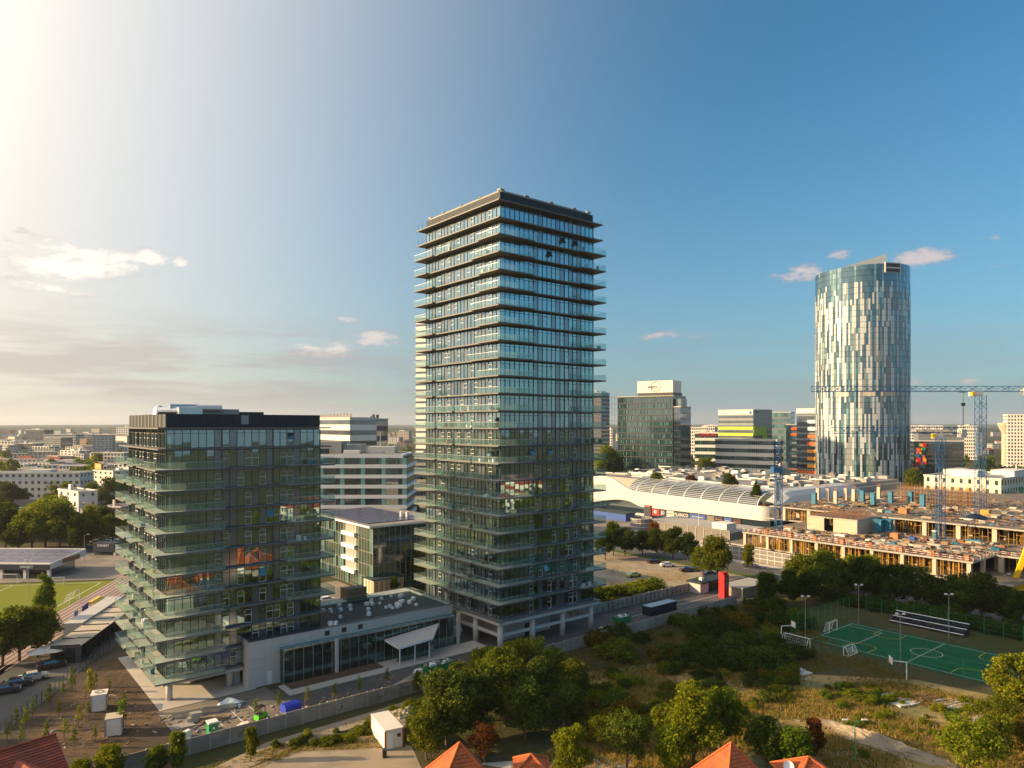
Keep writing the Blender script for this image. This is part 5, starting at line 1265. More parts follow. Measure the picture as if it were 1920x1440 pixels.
t = far_block(1714, 1808, 828, 520, -18, 30, 9, 22, (.05, .055, .065), 'wide dark office with a colourful mural on its left end', 'dark_glass', 'bands', winh=.55, seed=10, name='office_block', cat='office building', rooms=False)
hh = ZD(828, 520); MB().box(4, 34, 6, 24, hh + .1, hh + 7).build('upper_storey', 'panel_grey', t); MB().box(2, 40, 4, 26, hh + 7.01, hh + 8.6).build('roof_slab', 'concrete', t); lettering('sign_text', 'medicover', 3.0, 'white_paint', t, (20, 3.9, hh + 6), (R(90), 0, 0)); 
ra = random.Random(12)
for k in range(60):
    m = ra.choice(['red', 'sign_blue', 'orange_panel', 'amber_panel', 'green_plastic', 'crane_blue']); x, z = ra.uniform(0, 7.0), ra.uniform(.5, hh - 2); r = ra.uniform(.6, 1.8)
    MB().bar((x, -.5 - k * .004, z), (x, -.2, z), r, ra.choice((5, 6, 8))).build('mural_patch', m, t)
MB().box(-.1, 8, -.18, -.08, 0, hh).build('mural_ground', 'navy', t)
far_block(1889, 1960, 778, 620, -25, 20, 17, 12, (.75, .71, .64), 'tall white apartment tower at the right edge', seed=11, winh=.6, winw=.55)
t = thing('water_tower', 'flared ochre concrete water tower near the right edge', 'water tower', XD(1884, 640)); MB().lathe([(2.6, 0), (2.4, ZD(812, 640)), (5.6, ZD(797, 640)), (5.6, ZD(793, 640)), (0, ZD(793, 640))], 14).build('shaft', 'concrete_warm', t, smooth=False)
far_block(1098, 1127.5, 736, 620, -25, 24, 20, 9, (.13, .135, .15), 'dark tower with small square windows peeping out right of the tall tower', seed=21, winh=.5, winw=.5)
far_block(779.5, 812, 594, 420, -25, 16, 30, 6, (.70, .68, .64), 'slim white tower peeping out left of the tall tower', 'window_glass', 'bands', seed=22, winh=.35)
# cream school-like building behind the site
rz = TH - pi / 2; Pn = XD(1877, 300); P = Pn - Vector((cos(rz), sin(rz), 0)) * 30
t = block('cream_building', 'cream four storey building with yellow window panels behind the building site', 'building', P, rz, 30, 46, ZD(900, 300), 5, 9, 'concrete_warm', 'window_glass', 'punched', winh=.52, winw=.36, roof='concrete')
for o in t.children:
    if o.name.startswith('wall'): o.data.materials[0] = MATS['offwhite']; o.color = (1.0, .94, .78, 1)
hh = ZD(900, 300)
for (k, i) in ((2, 3), (4, 3), (4, 1), (5, 2), (7, 2), (5, 3)): MB().box(k * 30 / 9 + .2, k * 30 / 9 + 1.3, -.12, -.03, i * hh / 5 + 1.5, i * hh / 5 + 3.4).build('yellow_panel', 'yellow', t)
MB().box(9, 20, 4, 14, hh + .12, hh + 3.2).build('roof_housing', 'offwhite', t); MB().box(2, 7, 16, 34, hh + .12, hh + 2.6).build('roof_housing', 'concrete_light', t); MB().box(20, 29, 20, 40, hh + .12, hh + 3.0).build('roof_housing', 'offwhite', t)
MB().cyl(27, 30, hh + 3.0, hh + 5.6, .5, 8).build('vent_pipe', 'steel', t)
for i, m in ((3, 'green_plastic'), (1, 'sign_blue'), (2, 'lime')): MB().box(30.05, 30.2, 24, 28, i * hh / 5, i * hh / 5 + 3).build('colour_panel', m, t)
# ------------------------------------------------------------------ offices behind the podium
t = thing('office_block', 'office block with white bands and teal piers behind the lower tower', 'office building', (XD(548, 262).x, 262, 0))
w = XD(762.5, 262).x - XD(548, 262).x; hh = 31.0; fh = 3.71
MB().box(.6, w - .6, .6, 27, 0, hh - 4.3).box(.6, w - 1.4, 1.6, 26, hh - 4.29, hh - .7).build('wall', 'dark_metal', t)
for i in range(8):
    z1 = hh - fh * i; e = 1.0 if i == 0 else 0
    MB().box(0, w - e * 1.5, 0 + e, 28 - e, z1 - 1.3, z1).build('white_band', 'band_white', t)
    if i:
        npi = 7
        for k in range(npi + 1): MB().box(w - 1.6 - k * 7.6, w - .1 - k * 7.6, .12, .55, z1 + .003, z1 + fh - 1.303).build('teal_pier', 'teal_panel', t)
        for k in range(npi):
            for j in range(4): MB().box(w - 9.15 - 7.6 * k + 7.6 - .0 - 7.55 + j * 1.5, w - 9.15 - 7.6 * k + .0 + j * 1.5 + 1.42 - 7.55 + 7.6, .42, .5, z1 + .05, z1 + fh - 1.35).build('window', 'dark_glass', t) if k < 5 else None
        for j in range(9): MB().box(w - .58, w - .5, 1 + j * 2.9, 3.7 + j * 2.9, z1 + .05, z1 + fh - 1.35).build('window', 'dark_glass', t)
for j in range(14): MB().box(w - 3.4 - j * 2.4, w - 1.6 - j * 2.4 + .4, 1.48, 1.58, hh - fh + .1, hh - 1.35).build('window', 'teal_glass', t)
MB().box(.5, w - 3, 1.5, 26.5, hh + .003, hh + .15).build('roof', 'roof_grey', t)
for (x0, x1, y0, y1, z, m) in ((2, 16, 8, 18, 4.6, 'concrete'), (16.2, 23, 10, 20, 3.4, 'panel_grey'), (26, 36, 9, 17, 2.6, 'concrete_light'), (18, 24, 3, 6, 1.4, 'offwhite'), (28, 33, 3, 5, 1.2, 'steel'), (8, 12, 3, 6, 2.0, 'membrane')):
    MB().box(x0, x1, y0, y1, hh + .16, hh + z).build('roof_housing', m, t)
for x in (30, 33, 35.5): MB().bar((x, 12, hh + 2.6), (x, 12, hh + 8), .1, 4).build('aerial', 'white_paint', t)
rz = TH - pi / 2; P, w = front_left(596, 656, 335, rz); hh = ZD(785, 335)
t = block('office_block', 'white office block with aerials behind the banded office', 'office building', P, rz, w, 14, hh, 9, 6, 'offwhite', 'window_glass', 'bands', winh=.45, ndp=1, seed=4)
for k in range(40): MB().box(k * w / 40, k * w / 40 + .5, .5, .9, hh + .71, hh + 1.6 + (k % 4) * .3).build('roof_rail', 'concrete', t)
P, w = front_left(684, 706, 345, R(-10)); block('office_block', 'dark banded office right of the white aerial block', 'office building', P, R(-10), w, 16, ZD(787, 345), 9, 4, 'navy', 'window_glass', 'bands', winh=.5, seed=5)
P, w = front_left(756, 812, 330, R(-6)); block('office_block', 'beige office with gold roof rails beside the tall tower', 'office building', P, R(-6), w, 24, ZD(856, 330), 7, 9, 'concrete_warm', 'dark_glass', 'bands', winh=.6, seed=6)
# glass office with solar panels
near = G(699, 1110); rz = TH - pi / 2; wv, du, hh = 36.0, 19.0, 16.2
P = near - Vector((cos(rz), sin(rz), 0)) * wv
t = thing('glass_office', 'low glass office with solar panels on its roof, between the two towers', 'office building', P, rz)
MB().box(.5, wv - .5, .5, du - .5, 0, hh - .5).build('core', 'concrete', t)
for i in range(6): MB().box(.06, wv - .06, .06, du - .06, i * 3.2 + .0, i * 3.2 + .3).build('floor_slab', 'concrete_light', t)
glass('office_pane', (0.35, 0.47, 0.42), 0.22, (0.85, 1.0, 0.97))
pmn = {}
def opane(w_, mats):
    if (w_, mats) not in pmn: pmn[(w_, mats)] = MB().quad((.04, 0, 0), (w_ - .04, 0, 0), (w_ - .04, 0, 3.1), (.04, 0, 3.1)).mesh('office_pane', mats)
    return pmn[(w_, mats)]
ro = random.Random(9)
for i in range(5):
    for k in range(24):
        if 13 <= k <= 17 and i: continue
        put('office_pane', opane(1.5, 'office_pane' if ro.random() < .72 else 'teal_glass'), t, (k * 1.5, 0, i * 3.2 + .05))
    for k in range(12): put('office_pane', opane(1.58, 'office_glass'), t, (wv, k * 1.58, i * 3.2 + .05), pi / 2)
    if i:
        MB().box(13 * 1.5, 18 * 1.5, -.7, 1.2, i * 3.2 - .1, i * 3.2 + .9).build('white_balcony', 'white_paint', t); MB().box(13 * 1.5, 18 * 1.5, 1.25, 1.3, i * 3.2 + .9, i * 3.2 + 3.1).build('balcony_glazing', 'window_glass', t)
om = MB()
for k in range(25): om.box(k * 1.5 - .04, k * 1.5 + .04, -.1, -.02, 0, hh - .3)
for k in range(13): om.box(wv + .02, wv + .1, k * 1.58 - .03, k * 1.58 + .03, 0, hh - .3)
om.build('mullion_frame', 'concrete_light', t)
MB().box(-1.4, wv + 1.2, -1.6, du + 4, hh, hh + .5, 0, top=1).build('roof', ['white_paint', 'roof_grey'], t)
for r in range(8):
    for k in range(7): MB().box(1 + k * 4.6, 5.4 + k * 4.6, .2 + r * 2.2, 2.1 + r * 2.2, hh + .55, hh + .7).build('solar_panel', 'solar', t)
for x, y in ((26, 14), (27.5, 15), (30, 20), (32, 20.5)): MB().cyl(x, y, hh + .5, hh + 2.0, .45, 10).build('roof_vent', 'white_paint', t)
t = thing('pavilion', 'small orange and cream clad pavilion behind the podium roof', 'pavilion', G(700, 1116), TH)
MB().box(0, 8.5, 0, 5, 0, 3.4).build('wall', 'offwhite', t); MB().box(-.2, 8.7, -.2, 5.2, 3.405, 3.7).build('roof', 'membrane', t)
for k in range(6): MB().box(.4 + k * 1.4, 1.3 + k * 1.4, -.08, -.004, .2, 3.2).build('clad_panel', 'beige_cladding', t)
for k in range(3): MB().box(-.08, -.004, .4 + k * 1.5, 1.3 + k * 1.5, .2, 3.2).build('clad_panel', 'beige_cladding', t)
# ------------------------------------------------------------------ stadium buildings and street on the left
t = thing('club_building', 'stadium club building with solar panel roof and navy sign fascia', 'building', (-176, 196, 0), R(-2))
rf = MB(); x1 = 50.5
rf.quad((0, 0, 4.2), (x1, 0, 4.2), (x1, 15.5, 5.6), (0, 15.5, 5.6)); rf.quad((0, 0, 3.9), (0, 15.5, 5.3), (x1, 15.5, 5.3), (x1, 0, 3.9))
rf.quad((x1, 0, 2.6), (x1, 15.5, 3.6), (x1, 15.5, 5.6), (x1, 0, 4.2)); rf.quad((0, 0, 3.9), (x1, 0, 3.9), (x1, 0, 4.2), (0, 0, 4.2)); rf.build('roof', 'offwhite', t)
MB().box(0, x1, -.12, -.004, 2.5, 3.88).build('fascia', 'navy', t)
for x in (12, 28, 44): lettering('fascia_text', 'WINBET', 1.0, 'white_paint', t, (x, -.14, 3.2), (R(90), 0, 0))
for k in range(9):
    for r in range(4): 
        q = MB(); y0, y1 = .8 + r * 3.5, 4.1 + r * 3.5; z = lambda y: 4.27 + y * 1.4 / 15.5
        xa, xb = x1 - 5.2 - k * 5.0, x1 - .4 - k * 5.0; q.quad((xa, y0, z(y0)), (xb, y0, z(y0)), (xb, y1, z(y1)), (xa, y1, z(y1))); q.build('solar_panel', 'solar', t)
for k in range(8): MB().box(x1 - 1 - k * 6.6, x1 - .2 - k * 6.6, .1, .8, 0, 3.9).build('column', 'offwhite', t)
MB().box(0, x1 - 3, 6, 15, 0, 3.8).build('rooms', 'dark_glass', t); MB().box(x1 + .02, x1 + .1, 5, 12.5, 3.3, 4.6).build('side_sign', 'rust', t)
t = thing('kiosk_stand', 'dark sponsor booth with lit lettering beyond the running track', 'booth', G(174, 1041), R(-6))
MB().box(0, 7.4, 0, 4, 1.2, 3.9).build('canopy', 'navy', t); MB().box(.3, 7.0, .5, 3.6, 0, 1.19).build('counter', 'dark', t); MB().box(7.0, 7.6, .2, 3.8, 0, 1.19).build('pier', 'offwhite', t); lettering('booth_text', 'WINBET', 1.1, 'white_paint', t, (3.6, -.03, 3.1), (R(90), 0, 0))
# row of small pavilions with tan roof panels along the track
t = thing('stand_building', 'low dark pavilion row with tan roof panels beside the running track', 'pavilion', G(150, 1242), R(100))
for k in range(8):
    MB().box(k * 4.5 + .1, k * 4.5 + 4.4, -.2, 4.9, 2.9, 3.05).build('roof_panel', 'concrete_warm', t); MB().box(k * 4.5, k * 4.5 + .1, 0, 4.8, 0, 3.2).build('roof_beam', 'dark_metal', t)
MB().box(0, 36, .8, 4.4, 0, 2.88).build('wall', 'dark_glass', t); MB().box(14, 36, 5.0, 8.4, 0, 3.4).build('white_wall', 'stone_white', t)
for k in range(9): MB().box(k * 4.5, k * 4.5 + .15, -.15, 0, 0, 2.89).build('post', 'dark_metal', t)
t = thing('team_shelter', 'yellow roofed team bench shelter beside the running track', 'shelter', G(178, 1138), R(100))
sh = MB()
for i in range(5): a0, a1 = R(20 + i * 28), R(20 + (i + 1) * 28); sh.quad((-3, 1.4 * cos(a0), 1.9 * sin(a0)), (3, 1.4 * cos(a0), 1.9 * sin(a0)), (3, 1.4 * cos(a1), 1.9 * sin(a1)), (-3, 1.4 * cos(a1), 1.9 * sin(a1)))
sh.build('canopy', 'yellow', t); MB().box(-2.8, 2.8, -.9, -.4, .3, .5).build('bench', 'navy', t); MB().box(-2.9, 2.9, -1.2, -1.1, 0.05, 1.0).build('back', 'navy', t)
for (px, py) in ((143, 1160), (157, 1150), (162, 1146)):
    t = thing('blue_booth', {143: 'blue advertising board nearest the big tree by the track', 157: 'middle blue board beside the running track', 162: 'small blue board next to the yellow shelter'}[px], 'board', G(px, py), R(100)); MB().box(-.7, .7, -.1, .1, .1, 1.7).build('panel', 'sign_blue', t); MB().box(-.6, -.5, -.3, .3, 0, .1).build('foot', 'dark', t)
def goal(loc, rz, w, h, d, label, m='white_paint', group=None):
    t = thing('football_goal', label, 'goal', loc, rz, group)
    for s in (-w/2, w/2): MB().bar((s, 0, 0), (s, 0, h), .07, 6).build('post', m, t); MB().bar((s, 0, h), (s, d * .4, h), .04, 4).bar((s, d * .4, h), (s, d, .05), .04, 4).bar((s, 0, .05), (s, d, .05), .04, 4).build('side_frame', m, t)
    MB().bar((-w/2, 0, h), (w/2, 0, h), .07, 6).build('crossbar', m, t); MB().bar((-w/2, d, .05), (w/2, d, .05), .04, 4).build('back_bar', m, t)
    nt = MB()
    for k in range(1, 12): x = -w/2 + k * w / 12; nt.bar((x, d * .4, h), (x, d, .05), .012, 3, cap=False)
    for k in range(1, 6): f = k / 6; nt.bar((-w/2, d * (.4 + .6 * f), h * (1 - f)), (w/2, d * (.4 + .6 * f), h * (1 - f)), .012, 3, cap=False)
    nt.build('net', 'white_paint', t)['kind'] = 'stuff'; return t
goal(G(140, 1127), R(98), 5.0, 2.2, 1.6, 'white goal standing at the edge of the stadium field by the track')
goal(G(108, 1097), R(10), 3.0, 2.0, 1.2, 'small white goal at the far end of the stadium field')
goal(G(6, 1094), R(0), 7.3, 2.44, 2.0, 'large white goal in front of the club building')
goal(AB(114.5, -45.2), TH, 3.2, 2.1, 1.2, 'white goal at the far end of the green pitch')
goal(G(1495, 1214), TH + pi / 2, 5.0, 2.2, 1.6, 'white goal frame stored beside the left corner of the green pitch')
goal(G(1590, 1225), TH + pi, 3.4, 1.4, 1.0, 'low overturned goal lying along the near touchline of the pitch')
def lamp_post(loc, h, label, arms=1, m='steel', rz=0.0, flood=False):
    t = thing('lamp_post', label, 'lamp post', loc, rz); MB().bar((0, 0, 0), (0, 0, h), .09, 8, r2=.055).build('pole', m, t)
    if flood: MB().box(-.9, .9, -.06, .06, h, h + .08).build('crossarm', m, t); [MB().box(x - .22, x + .22, -.2, .1, h + .08, h + .34).build('floodlight', 'offwhite', t) for x in (-.6, .6)]
    else:
        for s in (1, -1)[:arms]: MB().bar((0, 0, h - .1), (s * 1.2, 0, h + .25), .04, 5).build('arm', m, t); MB().box(s * 1.2 - .35, s * 1.2 + .35, -.12, .12, h + .2, h + .32).build('lamp_head', 'offwhite', t)
    return t
lamp_post(G(53, 1155), 12, 'tall grey floodlight pole rising in front of the stadium field', flood=True)
for (px, py, lab) in ((1510, 1208, 'floodlight pole at the left corner of the green pitch'), (1610, 1169, 'floodlight pole behind the far goal of the green pitch'), (1688, 1250, 'floodlight pole on the near touchline of the green pitch'), (1779, 1203, 'floodlight pole by the bleachers of the green pitch')):
    lamp_post(G(px, py), 9.0 if px != 1610 else 8, lab, flood=True)
lamp_post(G(1603, 1432), 5.2, 'green garden lamp post by the paved path', arms=2, m='green_plastic')
lamp_post(G(1510, 1052), 11, 'street lamp rising before the left part of the hoarding'); lamp_post(G(1595, 1072), 11, 'street lamp rising before the middle of the hoarding'); lamp_post(G(1698, 1075), 9, 'street lamp rising before the right part of the hoarding', arms=2)
lamp_post(G(1310, 1008), 9, 'white twin lamp on the parking deck', arms=2, m='white_paint'); lamp_post(G(158, 1052), 8, 'grey street lamp beyond the club building'); lamp_post(G(1883, 1125), 6, 'grey street lamp near the yellow crane')
def hoop(px, py, rz, label):
    t = thing('basketball_hoop', label, 'basketball hoop', G(px, py), rz)
    MB().bar((0, 0, 0), (0, 0, 3.0), .09, 6).build('post', 'white_paint', t); MB().bar((0, 0, 3.0), (2.4, 0, 3.1), .07, 5).build('arm', 'white_paint', t); MB().box(2.4, 2.46, -.8, .8, 2.7, 3.8).build('backboard', 'white_paint', t); MB().lathe([(.22, 2.95), (.24, 2.98), (.22, 3.0)], 10, c=(2.75, 0)).build('rim', 'orange_panel', t)
hoop(1465, 1203, R(5), 'white basketball hoop left of the green pitch'); hoop(1700, 1276, R(170), 'white basketball hoop in the dry grass before the green pitch')
t = thing('bleachers', 'dark blue and white bench bleachers on the far side of the pitch', 'bleachers', G(1668, 1167), TH - pi / 2)
for r in range(5): MB().box(0, 14, r * .75, r * .75 + .35, .45 + r * .4, .52 + r * .4).build('bench', 'white_paint' if r % 2 == 0 else 'navy', t); MB().box(0, 14, r * .75 + .36, r * .75 + .72, .2 + r * .4, .26 + r * .4).build('foot_board', 'navy', t)
for k in range(6): MB().prism([(k * 2.76, 0), (k * 2.76 + .1, 0), (k * 2.76 + .1, 3.6), (k * 2.76, 3.6)], 0, [.44, .44, 2.0, 2.0]).build('support', 'dark_metal', t)
def mesh_fence(p, q, h, n, label, m='green_plastic'):
    p, q = Vector(p), Vector(q); t = thing('mesh_fence', label, 'fence', p); d = q - p
    pm = MB().bar((0, 0, 0), (0, 0, h), .05, 5).mesh('post', m)
    for k in range(n + 1): put('post', pm, t, d * (k / n))
    w = MB()
    for z in (h * .33, h * .66, h): w.bar((0, 0, z), (d.x, d.y, z), .018, 3, cap=False)
    for k in range(int(d.length / .45)): s = d * (k * .45 / d.length); w.bar((s.x, s.y, 0), (s.x, s.y, h), .008, 3, cap=False)
    w.build('wire', m, t)['kind'] = 'stuff'
mesh_fence(AB(105, -84), AB(105, -60), 3.2, 6, 'green wire fence on the near right side of the pitch'); mesh_fence(AB(104, -42), AB(128, -42), 4.5, 9, 'tall green wire fence behind the far goal')
mesh_fence(AB(136, -42), AB(136, -95), 3.2, 16, 'green wire fence behind the bleachers')
mesh_fence(G(0, 1376), G(228, 1204), 1.7, 30, 'dark wire fence between the side street and the bare soil', 'dark_metal'); mesh_fence(G(105, 1180), G(232, 1102), 1.1, 24, 'grey railing along the running track', 'steel')
# parasols
def parasol(px, py, label, r=2.6):
    t = thing('parasol', label, 'parasol', G(px, py)); MB().cyl(0, 0, 0, 2.7, .05, 6).build('pole', 'steel', t); MB().lathe([(r, 2.25), (r * .5, 2.65), (0, 2.95)], 8).build('canopy', 'offwhite', t)
parasol(99, 1240, 'big cream parasol by the parked black car', 3.0); parasol(122, 1226, 'cream parasol in front of the pavilion row', 2.6); parasol(75, 1246, 'cream parasol half hidden in the tree by the street', 2.2)
# ------------------------------------------------------------------ cars
CAR = {}
def car_meshes():
    side = [(-2.15, .35), (-2.2, .75), (-2.0, .95), (-1.5, 1.0), (-.9, 1.42), (.55, 1.45), (1.15, 1.02), (1.95, .85), (2.2, .65), (2.18, .35)]
    b = MB(); Wd = lambda z: .88 if z < .98 else .88 - (z - .98) * .45
    n = len(side); Lf = [(x, -Wd(z), z) for x, z in side]; Rt = [(x, Wd(z), z) for x, z in side]
    b.quad(*Lf); b.quad(*reversed(Rt))
    for i in range(n): j = (i + 1) % n; b.quad(Lf[i], Rt[i], Rt[j], Lf[j])
    CAR['body'] = b
    g = MB(); e = .012
    for s in (-1, 1):
        P = [(-1.3, 1.05), (-.85, 1.36), (.5, 1.38), (1.0, 1.06)]; q = [(x, s * (Wd(z) + e), z) for x, z in P]; g.quad(*(q if s < 0 else reversed(q)))
    g.quad((.62, -.66, 1.43), (1.12, -.84, 1.06), (1.12, .84, 1.06), (.62, .66, 1.43)); g.quad((-.95, -.66, 1.42), (-.95, .66, 1.42), (-1.46, .84, 1.04), (-1.46, -.84, 1.04)); CAR['glass'] = g
    CAR['wheel'] = MB().bar((0, -.11, 0), (0, .11, 0), .33, 14)
    CAR['lamp'] = MB().box(-.03, .03, -.2, .2, -.07, .07)
car_meshes()
CM = {'body': CAR['body'].mesh('body', 'paint_tint'), 'glass': CAR['glass'].mesh('windows', 'dark_glass'), 'wheel': CAR['wheel'].mesh('wheel', 'black_rubber'), 'lamp': CAR['lamp'].mesh('headlight', 'white_paint'), 'rear': CAR['lamp'].mesh('tail_light', 'red')}
def car(loc, rz, color, label, z=0.05):
    t = thing('car', label, 'car', (loc[0], loc[1], loc[2] + z), rz, 'parked cars')
    o = put('body', CM['body'], t); o.color = (*color, 1); put('windows', CM['glass'], t)
    for x in (-1.35, 1.35):
        for y in (-.8, .8): put('wheel', CM['wheel'], t, (x, y, .33))
    for y in (-.6, .6): put('headlight', CM['lamp'], t, (2.16, y, .7)); put('tail_light', CM['rear'], t, (-2.18, y, .78))
W_, K_, B_, S_ = (.75, .75, .75), (.012, .012, .014), (.015, .04, .22), (.35, .35, .36)
for (px, py, rz, c, lab) in (
    (1226, 1056, 20, K_, 'black car at the back of the sandy car park'), (1252, 1063, 5, W_, 'white hatchback alone on the sandy car park'), (1287, 1072, 15, (.05, .05, .05), 'dark car in the tree shade of the sandy car park, left of the blue one'),
    (1300, 1071, 18, K_, 'black car under the big street tree'), (1331, 1080, 10, B_, 'blue hatchback near the gatehouse'), (1408, 1064, -35, (.02, .04, .12), 'navy car driving on the street beside the hoarding'), (1188, 1082, 30, (.4, .45, .12), 'pale car behind the car park shrubs'),
    (31, 1288, 30, K_, 'black car parked nearest on the side street'), (62, 1276, 35, (.55, .50, .40), 'beige car parked on the side street'), (96, 1253, 40, (.02, .02, .02), 'black car parked beside the parasols'),
    (612, 1130, 30, W_, 'white van-like car in the court behind the podium'), (180, 1020, 20, W_, 'white car beyond the club building'), (192, 1022, 15, B_, 'blue car behind the sponsor booth'), (203, 1020, 10, S_, 'silver car parked right of the blue one beyond the track'), (210, 1016, 10, (.55, .58, .62), 'pale car furthest right beyond the track'), (165, 1030, 40, (.04, .06, .09), 'dark car left of the sponsor booth'), (8, 1300, 30, (.04, .045, .05), 'grey car at the left edge of the side street')):
    car(G(px, py), R(rz), c, lab)
# ------------------------------------------------------------------ housing on the left, near to far
def slab_house(px0, px1, pb, pt, rz, d, nfl, nb, color, label, seed=1, roof='roof_grey', **kw):
    Y = 56280 / (pb - 796); P, w = front_left(px0, px1, Y, R(rz)); return block(kw.pop('name', 'apartment_block'), label, kw.pop('cat', 'apartment building'), P, R(rz), w, d, ZD(pt, Y), nfl, nb, 'wall_tint', 'window_glass', 'punched', color=color, roof=roof, seed=seed, **kw)
slab_house(109, 147, 972, 924, -38, 8, 3, 3, (.70, .67, .63), 'small white three storey house among the trees at left', 2, winh=.35, winw=.25)
slab_house(-40, 150, 938, 888, 2, 14, 4, 16, (.62, .58, .54), 'long pale four storey apartment slab at the left edge', 3, winh=.42, winw=.45)
t = slab_house(175, 212, 930, 885, -32, 18, 5, 4, (.66, .62, .56), 'cream block with an orange billboard on its roof', 4, winh=.4, winw=.35)
MB().box(2, 9, -.2, 0, 15.2, 18.6).build('billboard', 'amber_panel', t); MB().box(2, 9, -.22, -.2, 14.4, 15.18).build('billboard_base', 'navy', t); lettering('billboard_text', 'CASE', 2.0, 'white_paint', t, (6.2, -.26, 17), (R(90), 0, 0))
slab_house(45, 170, 884, 868, 0, 10, 2, 18, (.50, .30, .24), 'long low building with reddish roof at left', 5, roof='tile_red'); slab_house(111, 200, 898, 874, -6, 26, 3, 14, (.55, .52, .49), 'curved grey flat-roofed hall behind the long slab', 6)
slab_house(113, 148, 868, 846, -25, 16, 5, 5, (.70, .66, .60), 'white stepped block in the left city', 7); slab_house(170, 232, 876, 850, -8, 16, 4, 10, (.62, .58, .54), 'white slab behind the billboard block', 8); slab_house(10, 45, 888, 872, -8, 16, 3, 5, (.66, .60, .52), 'cream low block left of the red-roofed building', 9)
slab_house(48, 82, 838, 806, -14, 22, 8, 9, (.05, .06, .075), 'dark glass office in the left city skyline', 10, name='office_block', cat='office building'); slab_house(82, 142, 842, 815, -6, 20, 6, 16, (.42, .40, .38), 'grey apartment slab with dark windows in the left skyline', 11); slab_house(142, 205, 838, 815, -6, 20, 6, 14, (.20, .22, .26), 'blue grey slab in the left skyline beside the tower', 12); slab_house(218, 244, 838, 802, -14, 16, 9, 6, (.60, .59, .58), 'white high block just left of the lower tower', 13)
slab_house(-10, 26, 850, 828, -14, 24, 4, 6, (.62, .60, .57), 'white block at the left edge of the skyline', 14); slab_house(28, 62, 852, 832, -14, 20, 3, 6, (.10, .11, .13), 'dark low hall in the left city', 15); slab_house(60, 92, 855, 838, -20, 20, 3, 6, (.66, .62, .56), 'cream low block behind the domed roof', 16)
slab_house(18, 70, 968 + 18, 958, 0, 8, 1, 1, (.50, .45, .46), 'low lilac shed roof among the trees at left', 17, rooms=False)
slab_house(192, 226, 975, 952, -10, 10, 2, 4, (.40, .12, .14), 'low house with crimson wall beside the lower tower', 18, roof='tile_red'); slab_house(136, 158, 985, 968, -10, 8, 1, 2, (.06, .08, .14), 'small navy and white shed below the white house', 19)
for (p0, p1, pb_, pt_, lab) in ((-30, 82, 958, 938, 'left stretch of grey concrete noise wall'), (155, 245, 946, 924, 'right stretch of grey concrete noise wall near the lower tower')):
    a, b = G(p0, pb_), G(p1, pb_ - 2); t = thing('noise_wall', lab, 'wall', a, atan2(b.y - a.y, b.x - a.x)); n = 12; Lw = (b - a).length / n
    pmw = MB().box(.05, Lw - .05, 0, .3, 0, H - (pt_ - 796) / F * a.y).mesh('wall_panel', 'net')
    for k in range(n): put('wall_panel', pmw, t, (k * Lw, 0, 0))
t = thing('storage_silo', 'squat pale cylindrical tank left of the white house', 'tank', G(90, 966)); MB().lathe([(4.6, 0), (4.6, 6.0), (4.2, 6.4), (0, 7.2)], 20).build('drum', 'offwhite', t)
# ------------------------------------------------------------------ far city: each block its own thing
UB = MB().box(0, 1, 0, 1, 0, 1); ubm = UB.mesh('wall', 'wall_tint'); urm = MB().box(-.01, 1.01, -.01, 1.01, 1.003, 1.04).mesh('roof', 'roof_grey')
gbl = MB(); gbl.quad((0, 0, 1), (1, 0, 1), (1, .5, 1.35), (0, .5, 1.35)); gbl.quad((1, 1, 1), (0, 1, 1), (0, .5, 1.35), (1, .5, 1.35)); gbl.quad((0, 1, 1), (0, 0, 1), (0, .5, 1.35)); gbl.quad((1, 0, 1), (1, 1, 1), (1, .5, 1.35)); gblm = gbl.mesh('roof', 'tile_red')
uw = {}
def uwin(nf, nb):
    if (nf, nb) not in uw:
        q = MB()
        for i in range(nf):
            for k in range(nb):
                x0, x1, z0, z1 = (k + .25) / nb, (k + .75) / nb, (i + .35) / nf, (i + .85) / nf
                q.quad((x0, -.012, z0), (x1, -.012, z0), (x1, -.012, z1), (x0, -.012, z1)); q.quad((-.008, x1, z0), (-.008, x0, z0), (-.008, x0, z1), (-.008, x1, z1)); q.quad((1.008, x0, z0), (1.008, x1, z0), (1.008, x1, z1), (1.008, x0, z1))
        uw[(nf, nb)] = q.mesh('windows', 'window_glass')
    return uw[(nf, nb)]
rc = random.Random(99)
TONES = [('white', (.70, .68, .65)), ('cream', (.68, .61, .50)), ('grey', (.42, .42, .42)), ('pale', (.60, .58, .56)), ('beige', (.52, .45, .37)), ('white', (.66, .65, .63)), ('dark', (.12, .13, .15)), ('brick', (.36, .20, .14))]
placed = []
